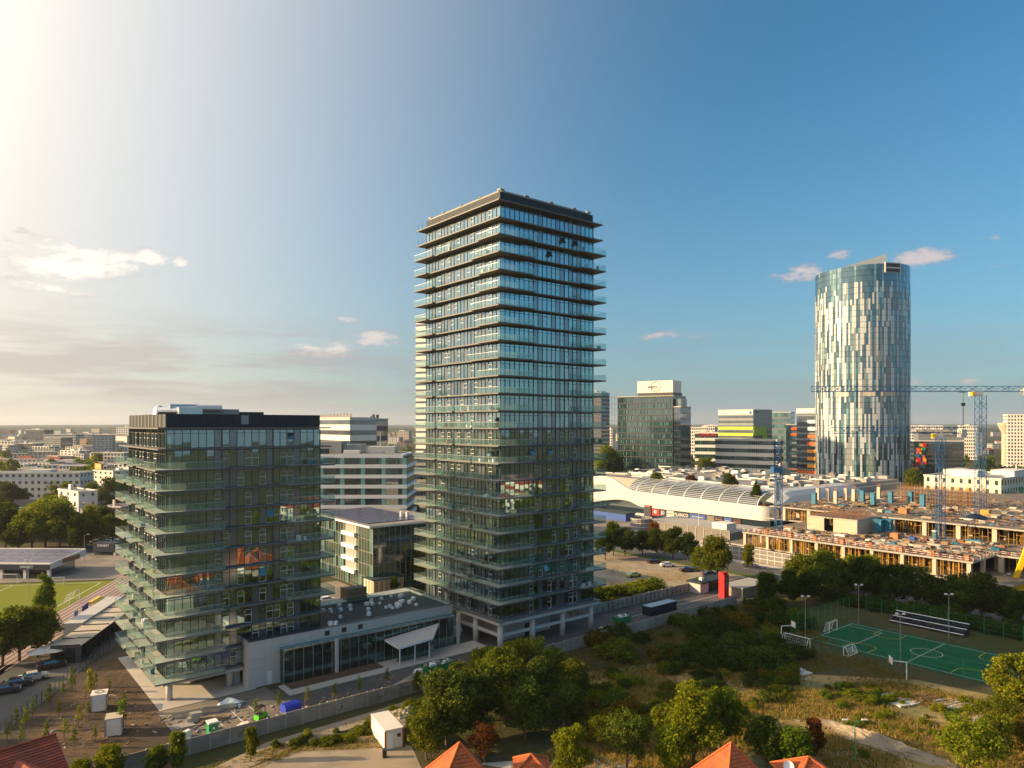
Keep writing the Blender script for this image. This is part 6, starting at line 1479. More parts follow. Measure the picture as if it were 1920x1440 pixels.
def far_city(n, px0, px1, y0, y1, where, gable=.25, hmax=26):
    c = 0; tries = 0
    while c < n and tries < n * 30:
        tries += 1
        Y = y0 * (y1 / y0) ** rc.random(); X = XD(rc.uniform(px0, px1), Y).x
        if any((X - a) ** 2 + (Y - b) ** 2 < (18 + Y * .006) ** 2 for a, b in placed): continue
        placed.append((X, Y)); tn, col = rc.choice(TONES); g = rc.random() < gable
        w, d, h = (rc.uniform(9, 15), rc.uniform(8, 12), rc.uniform(4, 7)) if g else (rc.uniform(16, 60), rc.uniform(12, 22), rc.choice((7, 9, 11) if Y < 900 else (8, 11, 13, 15, 18, hmax)) * rc.uniform(.8, 1.1))
        nm = 'house' if g else 'apartment_block'; kd = 'red-roofed house' if g else ('low' if h < 11 else 'mid-rise' if h < 17 else 'tall') + ' flat-roofed block'
        t = thing(nm, f'{tn} {kd} {where}', 'house' if g else 'apartment building', (X, Y, 0), R(rc.uniform(-45, 20)), f'{tn} {kd}s {where}')
        o = put('wall', ubm, t, (0, 0, 0), 0, (w, d, h)); o.color = (*col, 1); put('roof', gblm if g else urm, t, (0, 0, 0), 0, (w, d, h if not g else h)); put('windows', uwin(max(1, round(h / 3)), max(2, min(14, round(w / 4.5)))), t, (0, 0, 0), 0, (w, d, h))['kind'] = 'stuff'
        c += 1
far_city(185, -40, 250, 520, 3000, 'in the left city'); far_city(26, 690, 800, 1300, 3200, 'beyond the lake', .8)
far_city(30, 1690, 1960, 950, 3000, 'in the right distance'); far_city(10, 1125, 1150, 900, 2500, 'left of the dark office', .3); far_city(14, 1290, 1350, 1000, 2600, 'behind the lime striped office')
# lake and the distant wood
sheet('lake', [XD(640, 2250), XD(860, 2250), XD(870, 2620), XD(650, 2620)], .3, 'dark_glass', label='pale strip of lake between the towers')
MATS['water'] = mirror('water', (.03, .05, .06), .35, rough=.05, wave=0.0); bpy.data.objects['lake'].data.materials[0] = MATS['water']
turf_material('wood', (.022, .035, .016), (.05, .06, .025))
xs = np.linspace(-7500, 7500, 420); ys = np.concatenate([np.linspace(3300, 5200, 26), np.linspace(5400, 12000, 12)]); rn = np.random.default_rng(4)
zz = 11 + 9 * rn.random((len(ys), len(xs))) + 6 * np.sin(xs / 900)[None, :] + (ys[:, None] - 3300) / 8700 * 26; zz[0, :] = -1
vv = [(float(x), float(y + rn.uniform(-40, 40)), float(zz[j, i])) for j, y in enumerate(ys) for i, x in enumerate(xs)]; nx = len(xs)
me = bpy.data.meshes.new('distant_wood'); me.from_pydata(vv, [], [(j * nx + i, j * nx + i + 1, (j + 1) * nx + i + 1, (j + 1) * nx + i) for j in range(len(ys) - 1) for i in range(nx - 1)]); me.materials.append(MATS['wood'])
tag(put('distant_wood', me), 'dark wooded horizon beyond the city', 'wood', None, 'stuff')
# ------------------------------------------------------------------ tiled roofs in the foreground
TR = random.Random(61)
def tile_plane(t, A, B, C, D, m, rows=14):
    """courses of tiles between eave A-B and ridge D-C, each course a thin overlapping board"""
    A, B, C, D = map(Vector, (A, B, C, D)); n = (B - A).cross(D - A).normalized()
    if n.z < 0: n = -n
    for k in range(rows):
        f0, f1 = k / rows, (k + 1.12) / rows; f1 = min(f1, 1)
        a, b, c, d = A.lerp(D, f0), B.lerp(C, f0), B.lerp(C, f1), A.lerp(D, f1); q = MB()
        q.quad(a + n * .09, b + n * .09, c + n * .02, d + n * .02); q.quad(a, b, b + n * .09, a + n * .09); q.build('tile_course', m, t).color = (*(TR.uniform(.78, 1.12),) * 3, 1)
def hip_house(px, py, zr, half, pitch, label, m='tile_orange', rz=0.0, wall='plaster', L=0.0):
    Y = F * (H - zr) / (py - 796); t = thing('house', label, 'house', ((px - 960) / F * Y, Y, 0), rz); ze = zr - half * pitch; e = half + .4
    MB().box(-half, half, -half - L, half + L, 0, ze - .02).build('wall', wall, t)
    ap0, ap1 = (0, -L, zr), (0, L, zr)
    c = [(-e, -e - L, ze), (e, -e - L, ze), (e, e + L, ze), (-e, e + L, ze)]
    tile_plane(t, c[0], c[1], ap0, ap0, m); tile_plane(t, c[1], c[2], ap1, ap0, m); tile_plane(t, c[2], c[3], ap1, ap1, m); tile_plane(t, c[3], c[0], ap0, ap1, m)
    for p in (c[0], c[1]): MB().bar(Vector(p) + Vector((0, 0, .12)), Vector(ap0) + Vector((0, 0, .12)), .13, 6).build('hip_ridge', m, t)
    for p in (c[2], c[3]): MB().bar(Vector(p) + Vector((0, 0, .12)), Vector(ap1) + Vector((0, 0, .12)), .13, 6).build('hip_ridge', m, t)
    return t
hip_house(862, 1394, 9.0, 2.9, 1.4, 'bright orange pyramid roof at the bottom centre left', rz=R(20)); hip_house(1371, 1394, 9.0, 2.9, 1.4, 'bright orange pyramid roof at the bottom, right of centre', rz=R(22)); hip_house(996, 1416, 7.0, 1.5, .85, 'tiny orange turret roof beside the round tree at the bottom'); hip_house(1516, 1421, 7.4, 2.4, .75, 'small orange hipped roof at the bottom by the satellite dish', rz=R(6))
t = thing('satellite_dish', 'white satellite dish at the bottom edge', 'satellite dish', G(1478, 1437, 7.0)); MB().lathe([(0, .0), (.3, .05), (.55, .16)], 14).build('dish', 'white_paint', t, (0, 0, 0)).rotation_euler = (R(60), 0, 0); MB().bar((0, 0, -.05), (0, .1, -1.2), .03).build('mast', 'steel', t)
t = thing('house', 'brown-red gabled roof with skylight at the bottom left corner', 'house', (-50.5, 76.5, 0), R(-38))
zr, ze = 8.3, 4.6
MB().box(-4.6, 4.6, -16, 1, 0, ze - .1).build('wall', 'plaster', t); MB().box(-.5, 9.0, -6.0, 1.2, 0, ze - .12).build('wing_wall', 'plaster', t)
tile_plane(t, (5, -17, ze), (5, 1.5, ze), (0, 1.5, zr), (0, -17, zr), 'tile_red', 18); tile_plane(t, (-5, 1.5, ze), (-5, -17, ze), (0, -17, zr), (0, 1.5, zr), 'tile_red', 18)
tile_plane(t, (1.0, -6.6, ze + .0), (9.6, -6.6, ze + .0), (9.6, -2.4, zr - .9), (1.0, -2.4, zr - .9), 'tile_red', 14); tile_plane(t, (9.6, 1.8, ze), (1.0, 1.8, ze), (1.0, -2.4, zr - .9), (9.6, -2.4, zr - .9), 'tile_red', 14)
MB().prism([(9.3, -6.2), (9.45, -6.2), (9.45, 1.4), (9.3, 1.4)], 0, ze - .05).build('gable_wall', 'stone_white', t); MB().quad((9.5, -6.5, ze), (9.5, 1.7, ze), (9.5, -2.4, zr - .95)).build('gable', 'stone_white', t)
o = MB().box(-.5, .5, -.7, .7, 0, .12).build('skylight', 'window_glass', t, (2.6, -9.5, zr - 1.78)); o.rotation_euler = (0, math.atan2(3.7, 5), 0)
MB().bar((0, -17, zr + .1), (0, 1.5, zr + .1), .14, 6).build('ridge_tiles', 'tile_red', t)
for (y, s) in ((-3.6, 1), (-12.5, 1)): MB().prism([(3.4, y - .8), (4.6, y - .8), (4.6, y + .8), (3.4, y + .8)], ze + .3, [ze + 2.2, ze + 1.7, ze + 1.7, ze + 2.2]).build('dormer', 'tile_red', t)
# ------------------------------------------------------------------ vegetation
def leaf_material(name, c_dark, c_mid, c_light, trans=0.35):
    m, b, t = newmat(name); t.n.remove(b); out = t.n['Material Output']
    geo = t.n.new('ShaderNodeNewGeometry'); oi = t.n.new('ShaderNodeObjectInfo')
    rp = t.n.new('ShaderNodeValToRGB'); e = rp.color_ramp.elements
    e[0].position = 0.0; e[0].color = rgba(c_dark); e[1].position = 1.0; e[1].color = rgba(c_light)
    k = e.new(0.55); k.color = rgba(c_mid)
    n = t.noise(geo.outputs['Position'], 0.7, 3, 0.6)
    t.l.new(t.m('ADD', t.m('MULTIPLY', geo.outputs['Random Per Island'], 0.55), t.m('MULTIPLY', n, 0.5)), rp.inputs[0])
    c = t.mix(1.0, rp.outputs[0], oi.outputs['Color'], 'MULTIPLY')
    df = t.n.new('ShaderNodeBsdfDiffuse'); tr = t.n.new('ShaderNodeBsdfTranslucent'); t.l.new(c, df.inputs[0])
    t.l.new(t.mix(1.0, c, rgba((1.5, 1.35, 0.6)), 'MULTIPLY'), tr.inputs[0])
    mx = t.n.new('ShaderNodeMixShader'); mx.inputs[0].default_value = trans
    t.l.new(df.outputs[0], mx.inputs[1]); t.l.new(tr.outputs[0], mx.inputs[2]); t.l.new(mx.outputs[0], out.inputs[0])
leaf_material('leaf', (0.022, 0.040, 0.008), (0.075, 0.112, 0.018), (0.22, 0.24, 0.036), 0.42)
leaf_material('dry_blade', (0.18, 0.12, 0.04), (0.36, 0.25, 0.08), (0.52, 0.38, 0.14), 0.3)
NPR = np.random.default_rng(12)
def leaves(pts, nrm, size, rng):
    """one bent-free quad per point, facing roughly nrm"""
    n = len(pts); r = rng.normal(size=(n, 3)); w = nrm * 0.9 + r * 0.75; w /= np.linalg.norm(w, axis=1, keepdims=True) + 1e-9
    a = np.cross(w, rng.normal(size=(n, 3))); a /= np.linalg.norm(a, axis=1, keepdims=True) + 1e-9; b = np.cross(w, a)
    s = size * rng.uniform(0.6, 1.35, (n, 1)); a, b = a * s, b * s * 0.62
    return np.stack([pts - a, pts + b * 0.9, pts + a, pts - b * 0.9], axis=1).reshape(-1, 3)
def crown(name, lobes, count, size, seed, matn='leaf', flat=1.0):
    rng = np.random.default_rng(seed); c = np.array([l[:3] for l in lobes]); R_ = np.array([l[3] for l in lobes]); p = R_ ** 2 / (R_ ** 2).sum()
    k = rng.choice(len(lobes), count, p=p); d = rng.normal(size=(count, 3)); d /= np.linalg.norm(d, axis=1, keepdims=True)
    # small twig clusters so the outline is ragged
    cl = rng.normal(size=(len(lobes), 26, 3)); cl /= np.linalg.norm(cl, axis=2, keepdims=True)
    tw = cl[k, rng.integers(0, 26, count)]; d = d * 0.42 + tw; d /= np.linalg.norm(d, axis=1, keepdims=True)
    rad = R_[k] * (0.35 + 0.85 * rng.random(count) ** 0.6); pts = c[k] + d * rad[:, None] * np.array([1, 1, flat])
    pts = pts[pts[:, 2] > 0.02 if False else slice(None)]
    return fast_mesh(name, leaves(pts, d, size, rng), 4, matn)
def lobes_round(seed, h=8.0, r=3.2, n=15, base=.30):
    rg = random.Random(seed); out = []
    for i in range(n):
        a = rg.uniform(0, 2 * pi); f = rg.random(); z = h * (base + (0.86 - base) * f); rr = r * (0.75 - abs(f - 0.42) * 0.75) * rg.uniform(.5, 1.0)
        out.append((rr * 1.12 * cos(a), rr * 1.12 * sin(a), z, r * rg.uniform(.15, .36)))
    out.append((0, 0, h * .55, r * .55)); return out
def trunk_mesh(lobes, h, r0=.17, seed=1, top=.75):
    rg = random.Random(seed); b = MB(); z = 0; x = y = 0; pr = Vector((0, 0, 0)); N = 5; nodes = [pr]
    for i in range(N):
        q = Vector((pr.x + rg.uniform(-.15, .15), pr.y + rg.uniform(-.15, .15), h * top * (i + 1) / N)); b.bar(pr, q, r0 * (1 - i / N * .75), 7, r2=r0 * (1 - (i + 1) / N * .75)); pr = q; nodes.append(q)
    for l in lobes[:9]:
        p = nodes[min(N - 1, max(1, int(l[2] / h * N * .7)))]; b.bar(p, Vector(l[:3]), r0 * .35, 5, r2=r0 * .1)
    return b.mesh('trunk', 'bark')
KINDS = {}
def kind(key, lobes, h, count, size, seed, matn='leaf', r0=.17, flat=1.0, top=.75):
    KINDS.setdefault(key, []).append((crown('crown', lobes, count, size, seed, matn, flat), trunk_mesh(lobes, h, r0, seed, top), h))
for s in range(5): kind('round', lobes_round(s + 1, 8, 3.3, 30), 8.0, 9500, .17, s + 10)
for s in range(3): kind('tall', lobes_round(s + 31, 10, 2.7, 30, .22), 10.0, 9500, .18, s + 40)
for s in range(3): kind('sparse', lobes_round(s + 51, 8, 3.2, 26, .32), 8.0, 4600, .17, s + 60)
for s in range(2): kind('poplar', [(random.Random(i * 7 + s).uniform(-.5, .5), random.Random(i * 5 + s).uniform(-.5, .5), 1.6 + i * .62, 1.25 - abs(i - 5) * .09) for i in range(14)], 10.0, 8000, .17, s + 70)
for s in range(4): kind('shrub', [(random.Random(i * 3 + s * 11).uniform(-1.0, 1.0), random.Random(i * 13 + s).uniform(-1.0, 1.0), .3 + random.Random(i + s * 17).uniform(0, 1.1), random.Random(i * 19 + s).uniform(.35, .75)) for i in range(11)], 2.0, 3600, .11, s + 80, r0=.05)
for s in range(3): kind('sapling', [(random.Random(i + s).uniform(-.18, .18), random.Random(i * 3 + s).uniform(-.18, .18), 1.3 + i * .27, .34 - i * .02) for i in range(7)], 3.4, 420, .085, s + 90, r0=.035, top=.9)
for s in range(3): kind('far', lobes_round(s + 101, 8, 3.6, 12, .2), 8.0, 1100, .42, s + 110)
kind('spruce', [(0, 0, 1.0 + i * .75, 1.9 - i * .19) for i in range(10)], 8.5, 7000, .16, 130, flat=.6)
rv = random.Random(5)
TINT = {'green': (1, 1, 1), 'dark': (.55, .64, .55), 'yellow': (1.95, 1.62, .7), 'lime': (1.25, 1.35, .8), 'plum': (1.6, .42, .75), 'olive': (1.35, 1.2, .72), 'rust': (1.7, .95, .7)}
def tree(key, loc, h, label, tint='green', group=None, cat='tree', name='tree', width=1.0, idx=None):
    lst = KINDS[key]; cm, tm, h0 = lst[(rv.randrange(len(lst)) if idx is None else idx) % len(lst)]; s = h / h0
    t = thing(name, label, cat, loc, rv.uniform(0, 6.28), group, (s * width, s * width, s)); c = TINT[tint]; j = rv.uniform(.85, 1.15)
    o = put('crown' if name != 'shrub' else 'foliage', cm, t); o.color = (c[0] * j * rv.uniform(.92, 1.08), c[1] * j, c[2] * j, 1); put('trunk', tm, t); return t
def at(px, py, dz=0.0): p = G(px, py); return (p.x, p.y, dz)
# -- foreground trees, each told apart
FT = [
 ('round', 838, 1402, 9.6, 'green', 'big dark green tree right of the pale container, left of its clump', 1.15), ('round', 800, 1425, 6.8, 'olive', 'olive tree between the container and the pyramid roof', 1.0),
 ('tall', 898, 1385, 10.2, 'green', 'tallest dark tree of the clump below the podium', 1.15), ('round', 948, 1362, 9.4, 'olive', 'dark broad tree in the middle of the clump below the tall tower', 1.15),
 ('round', 868, 1352, 8.2, 'green', 'green tree at the top left of the clump, against the boundary wall', 1.1), ('round', 935, 1318, 8.0, 'olive', 'olive tree of the clump reaching up to the tower columns', 1.1), ('sparse', 905, 1300, 7.4, 'yellow', 'thin yellowish tree nearest the drive, at the left of the tower columns', 1.0),
 ('sparse', 965, 1282, 7.2, 'yellow', 'yellow green tree in front of the tower corner column', 1.0), ('sparse', 1000, 1276, 7.0, 'yellow', 'bright yellow green tree before the tower columns', 1.0), ('round', 1035, 1292, 6.6, 'olive', 'olive tree right of the yellow ones below the tower', 1.0), ('round', 1010, 1335, 7.4, 'green', 'dark tree below the yellow tree tops', 1.1), ('round', 1075, 1312, 6.0, 'olive', 'dark bushy tree at the right end of the clump', 1.2),
 ('round', 985, 1385, 7.6, 'green', 'dark tree in the shade above the small turret roof', 1.1), ('round', 1062, 1362, 5.6, 'green', 'low dark tree between the clump and the meadow', 1.2), ('tall', 783, 1300, 3.6, 'yellow', 'slim yellow green tree standing against the boundary wall', .8),
 ('sparse', 908, 1430, 5.2, 'plum', 'purple leaved plum tree above the pyramid roof', 1.0), ('round', 1070, 1462, 6.6, 'yellow', 'round yellow green tree at the bottom, right of the turret roof', .95), ('sparse', 1175, 1448, 7.6, 'green', 'drooping green tree with open crown at the bottom centre', .95), ('sparse', 1128, 1410, 5.0, 'olive', 'small olive tree left of the drooping one', 1.0),
 ('round', 1300, 1438, 10.2, 'yellow', 'large rounded yellow green tree above the right pyramid roof', 1.05), ('round', 1350, 1410, 8.4, 'lime', 'fresh green tree behind the large yellow one', 1.0), ('round', 1262, 1450, 6.2, 'yellow', 'lower yellow green tree in front of the large rounded one', 1.1), ('round', 1435, 1445, 6.6, 'green', 'dark green tree right of the right pyramid roof', 1.0), ('round', 1490, 1455, 6.2, 'lime', 'bright green tree by the satellite dish', 1.0), ('tall', 1527, 1428, 5.8, 'plum', 'purple leaved tree left of the garden path', .9),
 ('sparse', 1822, 1458, 7.8, 'yellow', 'feathery yellow green tree at the bottom right', 1.2), ('sparse', 1868, 1430, 6.4, 'olive', 'olive tree between the bottom right trees', 1.0), ('round', 1910, 1362, 11.0, 'yellow', 'large yellow green tree at the right edge over the pitch corner', .95), ('sparse', 1885, 1395, 6.6, 'olive', 'open crowned tree below the right edge tree', 1.0), ('round', 1930, 1420, 5.5, 'rust', 'reddish bush at the lower right edge', 1.2),
 ('tall', 470, 1428, 5.0, 'yellow', 'single rounded young tree on the dirt track', .75), ('tall', 332, 1452, 5.6, 'yellow', 'golden green tree at the end of the boundary wall', .85), ('round', 293, 1458, 3.8, 'lime', 'low green tree beside the golden one', 1.1), ('round', 205, 1470, 4.8, 'yellow', 'green tree in front of the brown-red roof', 1.1), ('round', 150, 1482, 3.6, 'yellow', 'small green tree against the brown-red roof', 1.1),
 ('poplar', 84, 1190, 12.2, 'lime', 'narrow poplar-like tree before the stadium field', 1.05), ('round', 36, 1240, 10.4, 'olive', 'big olive tree at the left edge by the side street', 1.25), ('round', 70, 1232, 9.8, 'olive', 'big willow-like tree left of the pavilion row', 1.15), ('sparse', 4, 1248, 9.4, 'olive', 'olive tree at the far left edge', 1.2), ('round', -8, 1250, 9, 'green', 'green tree cut by the left edge', 1.2)]
for (k, px, py, h, ti, lab, wd) in FT: tree(k, at(px, py), h * (1.06 if 780 < px < 1100 and py < 1410 else 1.0), lab, ti, width=wd * (1.05 if px > 780 else 1.0))
# -- street trees by the car park and the site
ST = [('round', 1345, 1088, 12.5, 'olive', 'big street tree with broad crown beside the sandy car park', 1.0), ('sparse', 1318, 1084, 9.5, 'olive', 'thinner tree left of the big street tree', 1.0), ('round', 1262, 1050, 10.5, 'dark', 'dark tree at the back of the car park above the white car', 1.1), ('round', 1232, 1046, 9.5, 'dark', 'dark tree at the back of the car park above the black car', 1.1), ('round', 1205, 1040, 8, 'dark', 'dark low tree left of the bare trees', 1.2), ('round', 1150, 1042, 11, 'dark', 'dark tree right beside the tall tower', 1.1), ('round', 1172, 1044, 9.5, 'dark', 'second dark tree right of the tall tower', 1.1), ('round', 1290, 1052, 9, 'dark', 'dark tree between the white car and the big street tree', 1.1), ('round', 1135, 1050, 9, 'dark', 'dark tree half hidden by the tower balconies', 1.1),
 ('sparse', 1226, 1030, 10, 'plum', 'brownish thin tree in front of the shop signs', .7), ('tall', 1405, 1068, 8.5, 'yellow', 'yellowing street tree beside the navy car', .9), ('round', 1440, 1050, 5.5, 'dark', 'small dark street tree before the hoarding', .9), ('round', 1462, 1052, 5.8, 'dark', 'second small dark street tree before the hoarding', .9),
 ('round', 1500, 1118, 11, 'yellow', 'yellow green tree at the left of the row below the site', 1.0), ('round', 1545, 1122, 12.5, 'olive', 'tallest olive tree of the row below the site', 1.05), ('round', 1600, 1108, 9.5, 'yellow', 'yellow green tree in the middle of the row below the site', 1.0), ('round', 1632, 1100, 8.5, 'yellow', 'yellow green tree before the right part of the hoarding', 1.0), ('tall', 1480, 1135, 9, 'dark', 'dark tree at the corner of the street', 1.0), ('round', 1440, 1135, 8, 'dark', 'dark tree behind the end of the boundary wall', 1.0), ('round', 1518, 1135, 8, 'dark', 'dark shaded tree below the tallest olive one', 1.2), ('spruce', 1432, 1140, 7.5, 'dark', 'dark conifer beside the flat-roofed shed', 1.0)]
for (k, px, py, h, ti, lab, wd) in ST: tree(k, at(px, py), h, lab, ti, width=wd)
for k in range(30):
    a = 139 + rv.uniform(0, 10); b = -22 - k * 3.1 + rv.uniform(-1.5, 1.5); p = AB(a, b)
    tree('round' if k % 3 else 'tall', p, rv.uniform(7.5, 11), 'dark tree in the belt behind the pitch', 'dark' if k % 4 else 'green', 'tree belt behind the pitch', width=1.2)
# -- trees in courtyards and behind the offices
for (px, py, h, ti, lab) in ((772, 1092, 11, 'olive', 'sunlit tree at the corner of the glass office'), (755, 1085, 10, 'dark', 'dark tree reflected in the glass office'), (795, 1100, 9, 'olive', 'tree between the glass office and the tall tower'), (770, 982, 12, 'dark', 'dark tree behind the glass office'), (740, 1110, 4, 'lime', 'small shrub tree by the clad pavilion')):
    tree('round', at(px, py), h, lab, ti)
for (px, py, h, ti, lab) in ((1232, 912, 7, 'lime', 'green tree in the mall courtyard at left'), (1296, 914, 6, 'plum', 'purple tree in the mall courtyard'), (1368, 922, 8, 'green', 'green tree in the mall courtyard at right'), (1418, 932, 8, 'dark', 'conifer in the mall courtyard')):
    p = G(px, py, 13.8); tree('round' if 'conifer' not in lab else 'spruce', p, h, lab, ti, width=1.2)
for (px, Y, h, ti, lab) in ((1365, 440, 15, 'olive', 'tree before the banded office at left'), (1400, 436, 13, 'dark', 'dark tree before the banded office'), (1440, 436, 14, 'dark', 'dark tree below the blue folded crane'), (1325, 520, 20, 'olive', 'large tree between the dark glass office and the banded office'), (1716, 400, 18, 'olive', 'tree at the foot of the round tower'), (1728, 395, 14, 'dark', 'smaller tree at the foot of the round tower'), (1146, 480, 26, 'dark', 'tree left of the dark glass office'), (1140, 520, 28, 'yellow', 'yellowing tree behind the tall tower balconies')):
    tree('round', XD(px, Y), h, lab, ti)
# -- trees at the left among the houses
for k, (px, py, h, ti) in enumerate(((60, 1032, 15, 'yellow'), (85, 1028, 18, 'yellow'), (112, 1030, 17, 'olive'), (132, 1034, 13, 'dark'), (100, 1015, 18, 'yellow'), (172, 1020, 14, 'yellow'), (190, 1012, 13, 'dark'), (160, 1025, 12, 'olive'), (212, 1022, 12, 'olive'), (10, 1030, 15, 'dark'), (35, 1036, 10, 'dark'), (-5, 1015, 16, 'olive'), (8, 985, 12, 'dark'), (128, 945, 12, 'yellow'), (110, 950, 10, 'yellow'), (172, 945, 12, 'lime'), (190, 948, 10, 'olive'), (20, 952, 13, 'dark'), (5, 948, 13, 'olive'), (40, 950, 10, 'dark'), (95, 955, 9, 'olive'), (215, 965, 9, 'dark'), (150, 1035, 9, 'dark'), (148, 912, 13, 'dark'), (165, 905, 13, 'dark'), (230, 935, 10, 'lime'))):
    tree('round', at(px, py), h, f'{dict(yellow="golden green", olive="olive", dark="dark green", lime="fresh green")[ti]} tree among the houses beyond the stadium', ti, 'trees among the houses beyond the stadium', width=1.15)
# -- far trees of the city
FAR = []
for k in range(420):
    z = rv.random()
    if z < .7: px, Y = rv.uniform(-40, 250), 400 * (3000 / 400) ** (rv.random() ** 1.3)
    elif z < .78: px, Y = rv.uniform(1690, 1960), 480 * (3000 / 480) ** rv.random()
    elif z < .88: px, Y = rv.uniform(700, 800), 600 * (3000 / 600) ** rv.random()
    else: px, Y = rv.uniform(1290, 1350), 560 * (2500 / 560) ** rv.random()
    if any((XD(px, Y).x - a) ** 2 + (Y - b) ** 2 < 18 ** 2 for a, b in placed): continue
    FAR.append((rv.uniform(9, 17), px, Y))
FAR.sort(key=lambda q: -q[0] / q[2])
for (h, px, Y) in FAR[:105]:
    side = 'left' if px < 300 else 'centre' if px < 900 else 'right'
    tree('far', XD(px, Y), h, f'small distant tree in the {side} of the city', rv.choice(['olive', 'green', 'olive', 'yellow', 'yellow']), f'distant trees {side}', width=rv.uniform(1.0, 1.5))
def joined_trees(name, lst, label, seed):
    """far trees too small to tell apart, one mass of leaves"""
    rng = np.random.default_rng(seed); lob = lobes_round(7, 8, 3.6, 12, .2); out = []
    for (x, y, h) in lst:
        n = 420; c = np.array([l[:3] for l in lob]); r = np.array([l[3] for l in lob]); k = rng.integers(0, len(lob), n); d = rng.normal(size=(n, 3)); d /= np.linalg.norm(d, axis=1, keepdims=True)
        p = (c[k] + d * (r[k] * rng.uniform(.4, 1.1, n))[:, None]) * (h / 8.0) * np.array([1.3, 1.3, 1]) ; p[:, 2] -= h * .1; out.append(leaves(p + np.array([x, y, 0]), d, .62 * h / 8, rng))
    o = put(name, fast_mesh(name, np.concatenate(out), 4, 'leaf')); o.color = (1.35, 1.25, .75, 1); tag(o, label, 'trees', None, 'stuff')
joined_trees('distant_trees', [(XD(px, Y).x, Y, h) for (h, px, Y) in FAR[105:]], 'mass of tiny trees scattered through the far city', 3)
for k in range(14): tree('far', XD(rv.uniform(1850, 1960), rv.uniform(330, 420)), rv.uniform(14, 20), 'dense green tree behind the cream building', rv.choice(['dark', 'green', 'olive']), 'trees behind the cream building', width=1.2)
# -- shrubs
def inpoly(x, y, P):
    c = False; j = len(P) - 1
    for i in range(len(P)):
        if (P[i][1] > y) != (P[j][1] > y) and x < (P[j][0] - P[i][0]) * (y - P[i][1]) / (P[j][1] - P[i][1]) + P[i][0]: c = not c
        j = i
    return c
def scatter(poly, n, f):
    P = [G(*q) for q in poly]; P = [(p.x, p.y) for p in P]; xs = [p[0] for p in P]; ys = [p[1] for p in P]; c = 0
    while c < n:
        x, y = rv.uniform(min(xs), max(xs)), rv.uniform(min(ys), max(ys))
        if inpoly(x, y, P): f(x, y); c += 1
def shrubs(poly, n, h0, h1, tints, where):
    scatter(poly, n, lambda x, y: tree('shrub', (x, y, -.05), rv.uniform(h0, h1), f'bush {where}', rv.choice(tints), f'bushes {where}', 'shrub', 'shrub', rv.uniform(.9, 1.5)))
shrubs([(1100, 1210), (1190, 1180), (1400, 1128), (1500, 1150), (1500, 1262), (1380, 1262), (1180, 1250)], 84, .7, 3.6, ['dark', 'dark', 'green', 'dark', 'olive', 'dark', 'green', 'dark', 'rust'], 'in the shaded thicket')  # mostly dark tints: the thicket's shade is put into the leaf colour
shrubs([(1080, 1300), (1180, 1300), (1220, 1400), (1100, 1400)], 26, 1.4, 3.0, ['olive', 'green', 'rust', 'yellow'], 'between the tree clump and the meadow')
shrubs([(1140, 1262), (1300, 1250), (1500, 1262), (1480, 1330), (1200, 1335)], 56, .6, 1.9, ['olive', 'green', 'yellow', 'dark', 'olive'], 'on the rough slope above the large yellow tree'); shrubs([(1380, 1240), (1500, 1255), (1480, 1290), (1400, 1290)], 10, 1.2, 2.2, ['olive', 'rust', 'green'], 'beside the grey concrete slabs'); shrubs([(1520, 1290), (1700, 1290), (1700, 1320), (1560, 1330)], 22, .8, 1.5, ['olive', 'yellow', 'lime'], 'in the sunny meadow below the pitch'); shrubs([(1200, 1330), (1440, 1330), (1440, 1370), (1220, 1380)], 34, .7, 1.9, ['yellow', 'olive', 'green'], 'behind the large yellow tree'); shrubs([(1560, 1310), (1900, 1320), (1900, 1430), (1600, 1420)], 40, .5, 1.3, ['olive', 'yellow', 'yellow', 'lime'], 'scattered over the dry meadow')
for k in range(13): tree('shrub', AB(92 + k * 2.0 + rv.uniform(-.6, .6), 4.5 - k * .25 + rv.uniform(-1, 1)), rv.uniform(2.2, 3.4), 'sunlit bush in the car park row', rv.choice(['yellow', 'lime']), 'bush row on the car park', 'shrub', 'shrub', 1.3)
for k in range(10): tree('shrub', AB(86 + k * 1.4, -1.5 + rv.uniform(-1.6, 1.6)), rv.uniform(.9, 1.6), 'low weed bush at the car park end', rv.choice(['rust', 'yellow', 'olive']), 'weeds at the tower end of the car park', 'shrub', 'shrub', 1.3)
shrubs([(480, 1395), (620, 1372), (720, 1352), (740, 1362), (640, 1396), (520, 1412)], 22, .5, 1.3, ['olive', 'yellow', 'green'], 'along the dirt track by the sandy yard'); shrubs([(700, 1345), (780, 1318), (800, 1345), (760, 1372)], 16, .7, 1.7, ['yellow', 'olive'], 'on the bank behind the container')
for k in range(26): tree('shrub', AB(137 + rv.uniform(0, 4), -20 - k * 3.4), rv.uniform(2, 3.6), 'dark bush under the tree belt behind the pitch', 'dark', 'bushes under the tree belt', 'shrub', 'shrub', 1.4)
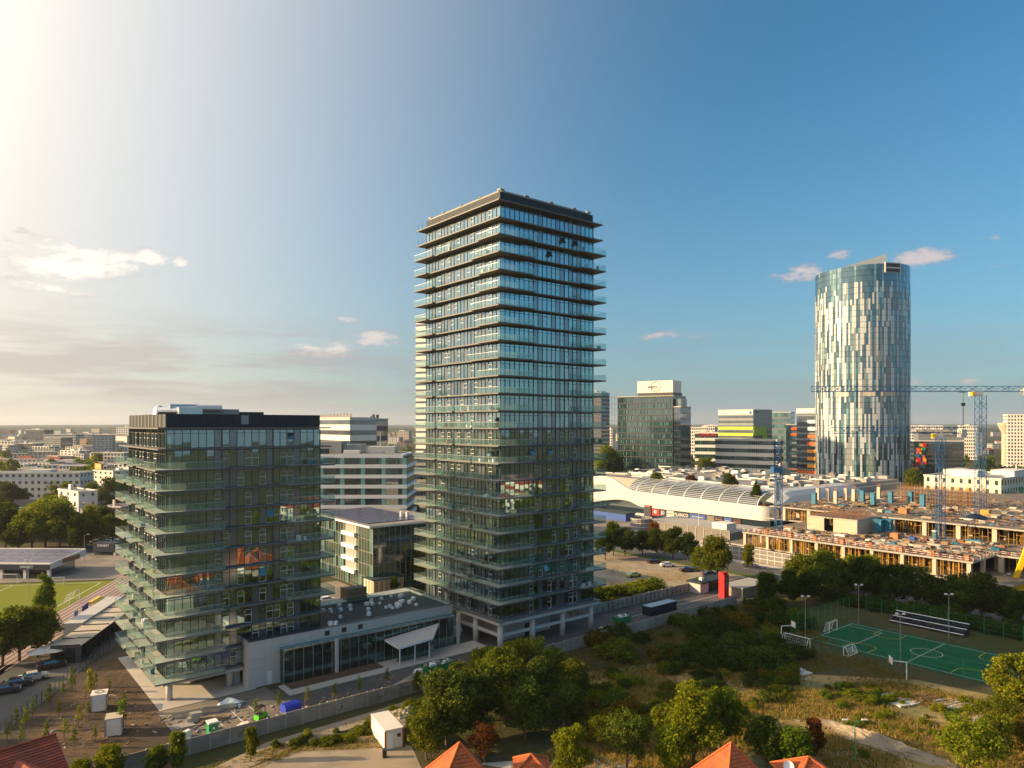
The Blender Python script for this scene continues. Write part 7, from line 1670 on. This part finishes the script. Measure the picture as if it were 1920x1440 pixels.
# saplings with stakes
def sapling(px, py, h, label, group, tint='lime'):
    t = tree('sapling', at(px, py), h, label, tint, group, 'sapling', 'sapling')
    s = 3.4 / h
    for a in (.5, 2.6, 4.7): MB().bar((.35 * cos(a), .35 * sin(a), 0), (.35 * cos(a), .35 * sin(a), 1.5), .03, 4).build('stake', 'timber', t)
for k, (px, py, h) in enumerate(((92, 1330, 4.2), (135, 1300, 4.6), (168, 1315, 5.6), (118, 1312, 3.2), (48, 1372, 3.8), (30, 1362, 3.2), (88, 1395, 3.6), (122, 1390, 3.4), (148, 1365, 3.6), (140, 1405, 3.4), (228, 1372, 5.0), (232, 1340, 3.6), (62, 1345, 3.2), (180, 1290, 3.0), (40, 1400, 3.2), (165, 1350, 3.0), (178, 1392, 2.4), (15, 1390, 3.0), (110, 1350, 3.2), (205, 1300, 2.6))):
    sapling(px, py, h, 'staked sapling in the bare soil', 'saplings in the bare soil', rv.choice(['lime', 'yellow', 'green']))
for k, (px, py, lab) in enumerate(((523, 1334, 'first sapling beside the blue covered trailer'), (576, 1324, 'sapling on the parking bays right of the blue trailer'), (628, 1318, 'sapling on the parking bays in front of the white pilaster'), (674, 1305, 'tallest sapling on the parking bays'), (726, 1288, 'bare sapling behind the gravel heap'), (480, 1350, 'sapling beside the green mini loader'))):
    sapling(px, py, 3.4, lab, 'saplings along the parking bays', 'yellow' if k % 2 else 'olive')
for k in range(40): 
    p = G(rv.uniform(20, 240), rv.uniform(1290, 1405)); 
# -- rough dry grass, weeds and litter over the wasteland
def grass(name, poly, n, h0, h1, matn, tint, label, seed):
    rng = np.random.default_rng(seed); P = [G(*q) for q in poly]; P = [(p.x, p.y) for p in P]; xs = [p[0] for p in P]; ys = [p[1] for p in P]
    m = int(n * 2.2); X = rng.uniform(min(xs), max(xs), m); Y = rng.uniform(min(ys), max(ys), m)
    ins = np.zeros(m, bool); j = len(P) - 1
    for i in range(len(P)):
        cnd = ((P[i][1] > Y) != (P[j][1] > Y)) & (X < (P[j][0] - P[i][0]) * (Y - P[i][1]) / (P[j][1] - P[i][1] + 1e-9) + P[i][0]); ins ^= cnd; j = i
    pat = np.sin(X * .31 + 1.7 * np.sin(Y * .23)) + np.sin(Y * .42 + 1.3 * np.sin(X * .19)) + rng.normal(size=m) * .7
    ins &= pat > -.5; X, Y = X[ins][:n], Y[ins][:n]; m = len(X); B = 5
    bx = np.repeat(X, B) + rng.normal(size=m * B) * .14; by = np.repeat(Y, B) + rng.normal(size=m * B) * .14; h = np.repeat(rng.uniform(h0, h1, m), B) * rng.uniform(.5, 1.1, m * B); a = rng.uniform(0, 2 * pi, m * B); w = rng.uniform(.025, .06, m * B); ln = rng.uniform(.1, .5, m * B) * h; la = rng.uniform(0, 2 * pi, m * B)
    base = np.stack([bx, by, np.zeros(m * B)], 1); s = np.stack([np.cos(a) * w, np.sin(a) * w, np.zeros(m * B)], 1); tip = base + np.stack([np.cos(la) * ln, np.sin(la) * ln, h], 1)
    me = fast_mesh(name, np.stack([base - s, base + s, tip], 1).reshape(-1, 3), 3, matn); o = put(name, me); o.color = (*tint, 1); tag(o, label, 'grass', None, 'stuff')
MEADOW = [(1090, 1270), (1230, 1255), (1420, 1262), (1540, 1280), (1700, 1282), (1880, 1330), (1990, 1330), (2100, 1460), (900, 1470), (1050, 1400)]
grass('dry_grass', MEADOW, 26000, .25, .75, 'dry_blade', (1, 1, 1), 'tall dry yellow grass of the meadow', 1); grass('green_weeds', MEADOW, 11000, .2, .7, 'leaf', (1.2, 1.2, .8), 'green weeds among the dry grass', 2)
grass('shade_tinted_grass', [(1030, 1240), (1190, 1195), (1400, 1135), (1520, 1180), (1680, 1262), (1900, 1320), (1880, 1335), (1540, 1285), (1240, 1258), (1090, 1275)], 16000, .2, .6, 'dry_blade', (.5, .56, .45), 'rough grass in the shade below the boundary wall', 3)  # shade is put into the blade tint, darker than the meadow grass
grass('track_weeds', [(380, 1445), (600, 1372), (760, 1325), (800, 1360), (760, 1400), (560, 1410), (440, 1460)], 6000, .1, .4, 'dry_blade', (.8, .9, .6), 'sparse weeds beside the dirt track', 4); grass('soil_weeds', [(40, 1400), (170, 1262), (225, 1222), (240, 1275), (285, 1340), (250, 1450)], 2200, .08, .25, 'dry_blade', (.6, .6, .4), 'sparse weeds on the bare soil', 5)
grass('lot_weeds', [(1120, 1120), (1300, 1100), (1290, 1075), (1150, 1060)], 1800, .1, .4, 'dry_blade', (1, 1, .8), 'dry weeds on the sandy car park', 6)

# -- the neighbourhood right of the frame, mirrored in the tower glass
for k in range(13):
    X, Y = rv.uniform(105, 330), rv.uniform(15, 105)
    if X < Y * .78 + 18: continue
    w, d, h = rv.uniform(9, 13), rv.uniform(8, 11), rv.uniform(5, 8); t = thing('house', 'red-roofed house mirrored in the tower glass', 'house', (X, Y, 0), R(rv.uniform(0, 180)), 'houses mirrored in the tower glass')
    o = put('wall', ubm, t, (0, 0, 0), 0, (w, d, h)); o.color = (.7, .66, .6, 1); put('roof', gblm, t, (0, 0, 0), 0, (w, d, h)); put('windows', uwin(2, 4), t, (0, 0, 0), 0, (w, d, h))['kind'] = 'stuff'
joined_trees('garden_trees', [(X, Y, rv.uniform(6, 11)) for X, Y in ((rv.uniform(100, 330), rv.uniform(10, 140)) for _ in range(70)) if X > Y * .78 + 14], 'garden trees right of the frame, mirrored in the tower glass', 5)
# -- litter and crumbs of building work on the yard
lt = MB(); rl = random.Random(44)
def crumbs(poly, n, z):
    def f(x, y):
        a_ = rl.uniform(0, pi); L_, w_, h_ = rl.uniform(.06, .5), rl.uniform(.03, .16), rl.uniform(.02, .14); c_, s_ = cos(a_), sin(a_)
        lt.prism([(x + p * c_ - q * s_, y + p * s_ + q * c_) for p, q in ((-L_, -w_), (L_, -w_), (L_, w_), (-L_, w_))], z, z + h_, rl.randrange(5))
    scatter(poly, n, f)
crumbs([(290, 1345), (470, 1310), (520, 1325), (450, 1372), (350, 1400)], 150, .06); crumbs([(60, 1390), (170, 1290), (250, 1290), (300, 1380), (200, 1420)], 60, .03); crumbs([(540, 1340), (760, 1285), (840, 1262), (740, 1268), (560, 1318)], 30, .05); crumbs([(1180, 1290), (1500, 1270), (1860, 1320), (1900, 1420), (1300, 1400)], 120, .03)
tag(lt.build('litter', ['concrete', 'rubble', 'timber', 'dark', 'rubble']), 'scattered litter and building crumbs on the ground', 'litter', None, 'stuff')

# -- trees standing just beyond the left edge, whose long shadows cross the bare soil
for (x, y, h) in ((-88, 92, 8), (-93, 99, 9), (-90, 105, 8.5), (-98, 88, 9), (-101, 110, 10), (-84, 86, 7), (-106, 101, 9)):
    tree('round', (x, y, 0), h, 'street tree just beyond the left edge', 'olive', 'street trees beyond the left edge', width=1.1)
# ------------------------------------------------------------------ thin evening haze over the whole scene
hm_, hb_, ht_ = newmat('haze'); ht_.n.remove(hb_)
pv = ht_.n.new('ShaderNodeVolumePrincipled'); pv.inputs['Color'].default_value = (0.80, 0.86, 0.95, 1); pv.inputs['Density'].default_value = 0.00007; pv.inputs['Anisotropy'].default_value = 0.25
ht_.l.new(pv.outputs[0], ht_.n['Material Output'].inputs['Volume'])
o = MB().box(-9100, 9100, -700, 12700, -1.0, 170).build('haze', 'haze'); tag(o, 'thin evening haze in the air', 'haze', None, 'stuff')

# ------------------------------------------------------------------ labels: neighbours that look alike are told apart by their place
ORD = ['first', 'second', 'third', 'fourth', 'fifth', 'sixth', 'seventh', 'eighth', 'ninth', 'tenth', 'eleventh', 'twelfth', 'thirteenth', 'fourteenth', 'fifteenth', 'sixteenth', 'seventeenth', 'eighteenth', 'nineteenth', 'twentieth']
def tell_apart():
    by = {}
    for o in sc.objects:
        if o.parent is None and 'group' in o and 'mirrored' not in o['label']: by.setdefault(o['label'], []).append(o)
    for lab, lst in by.items():
        if len(lst) < 2: continue
        rows = [lst] if len(lst) <= 9 else None
        if rows is None:
            lst.sort(key=lambda o: o.location.y); nr = 2 if len(lst) <= 20 else 3 if len(lst) <= 45 else 5; q = (len(lst) + nr - 1) // nr; rows = [lst[i * q:(i + 1) * q] for i in range(nr)]
        nm = {1: [''], 2: ['near row, ', 'far row, '], 3: ['near row, ', 'middle row, ', 'far row, '], 5: ['nearest row, ', 'near row, ', 'middle row, ', 'far row, ', 'farthest row, ']}[len(rows)]
        for r, row in enumerate(rows):
            row.sort(key=lambda o: o.location.x / o.location.y); n = len(row)
            for k, o in enumerate(row):
                where = 'leftmost' if k == 0 else 'rightmost' if k == n - 1 else f'{ORD[k]} from left' if k <= n // 2 and k < 20 else f'{ORD[min(n - 1 - k, 19)]} from right'
                o['label'] = f'{lab}, {nm[r]}{where}'
tell_apart()
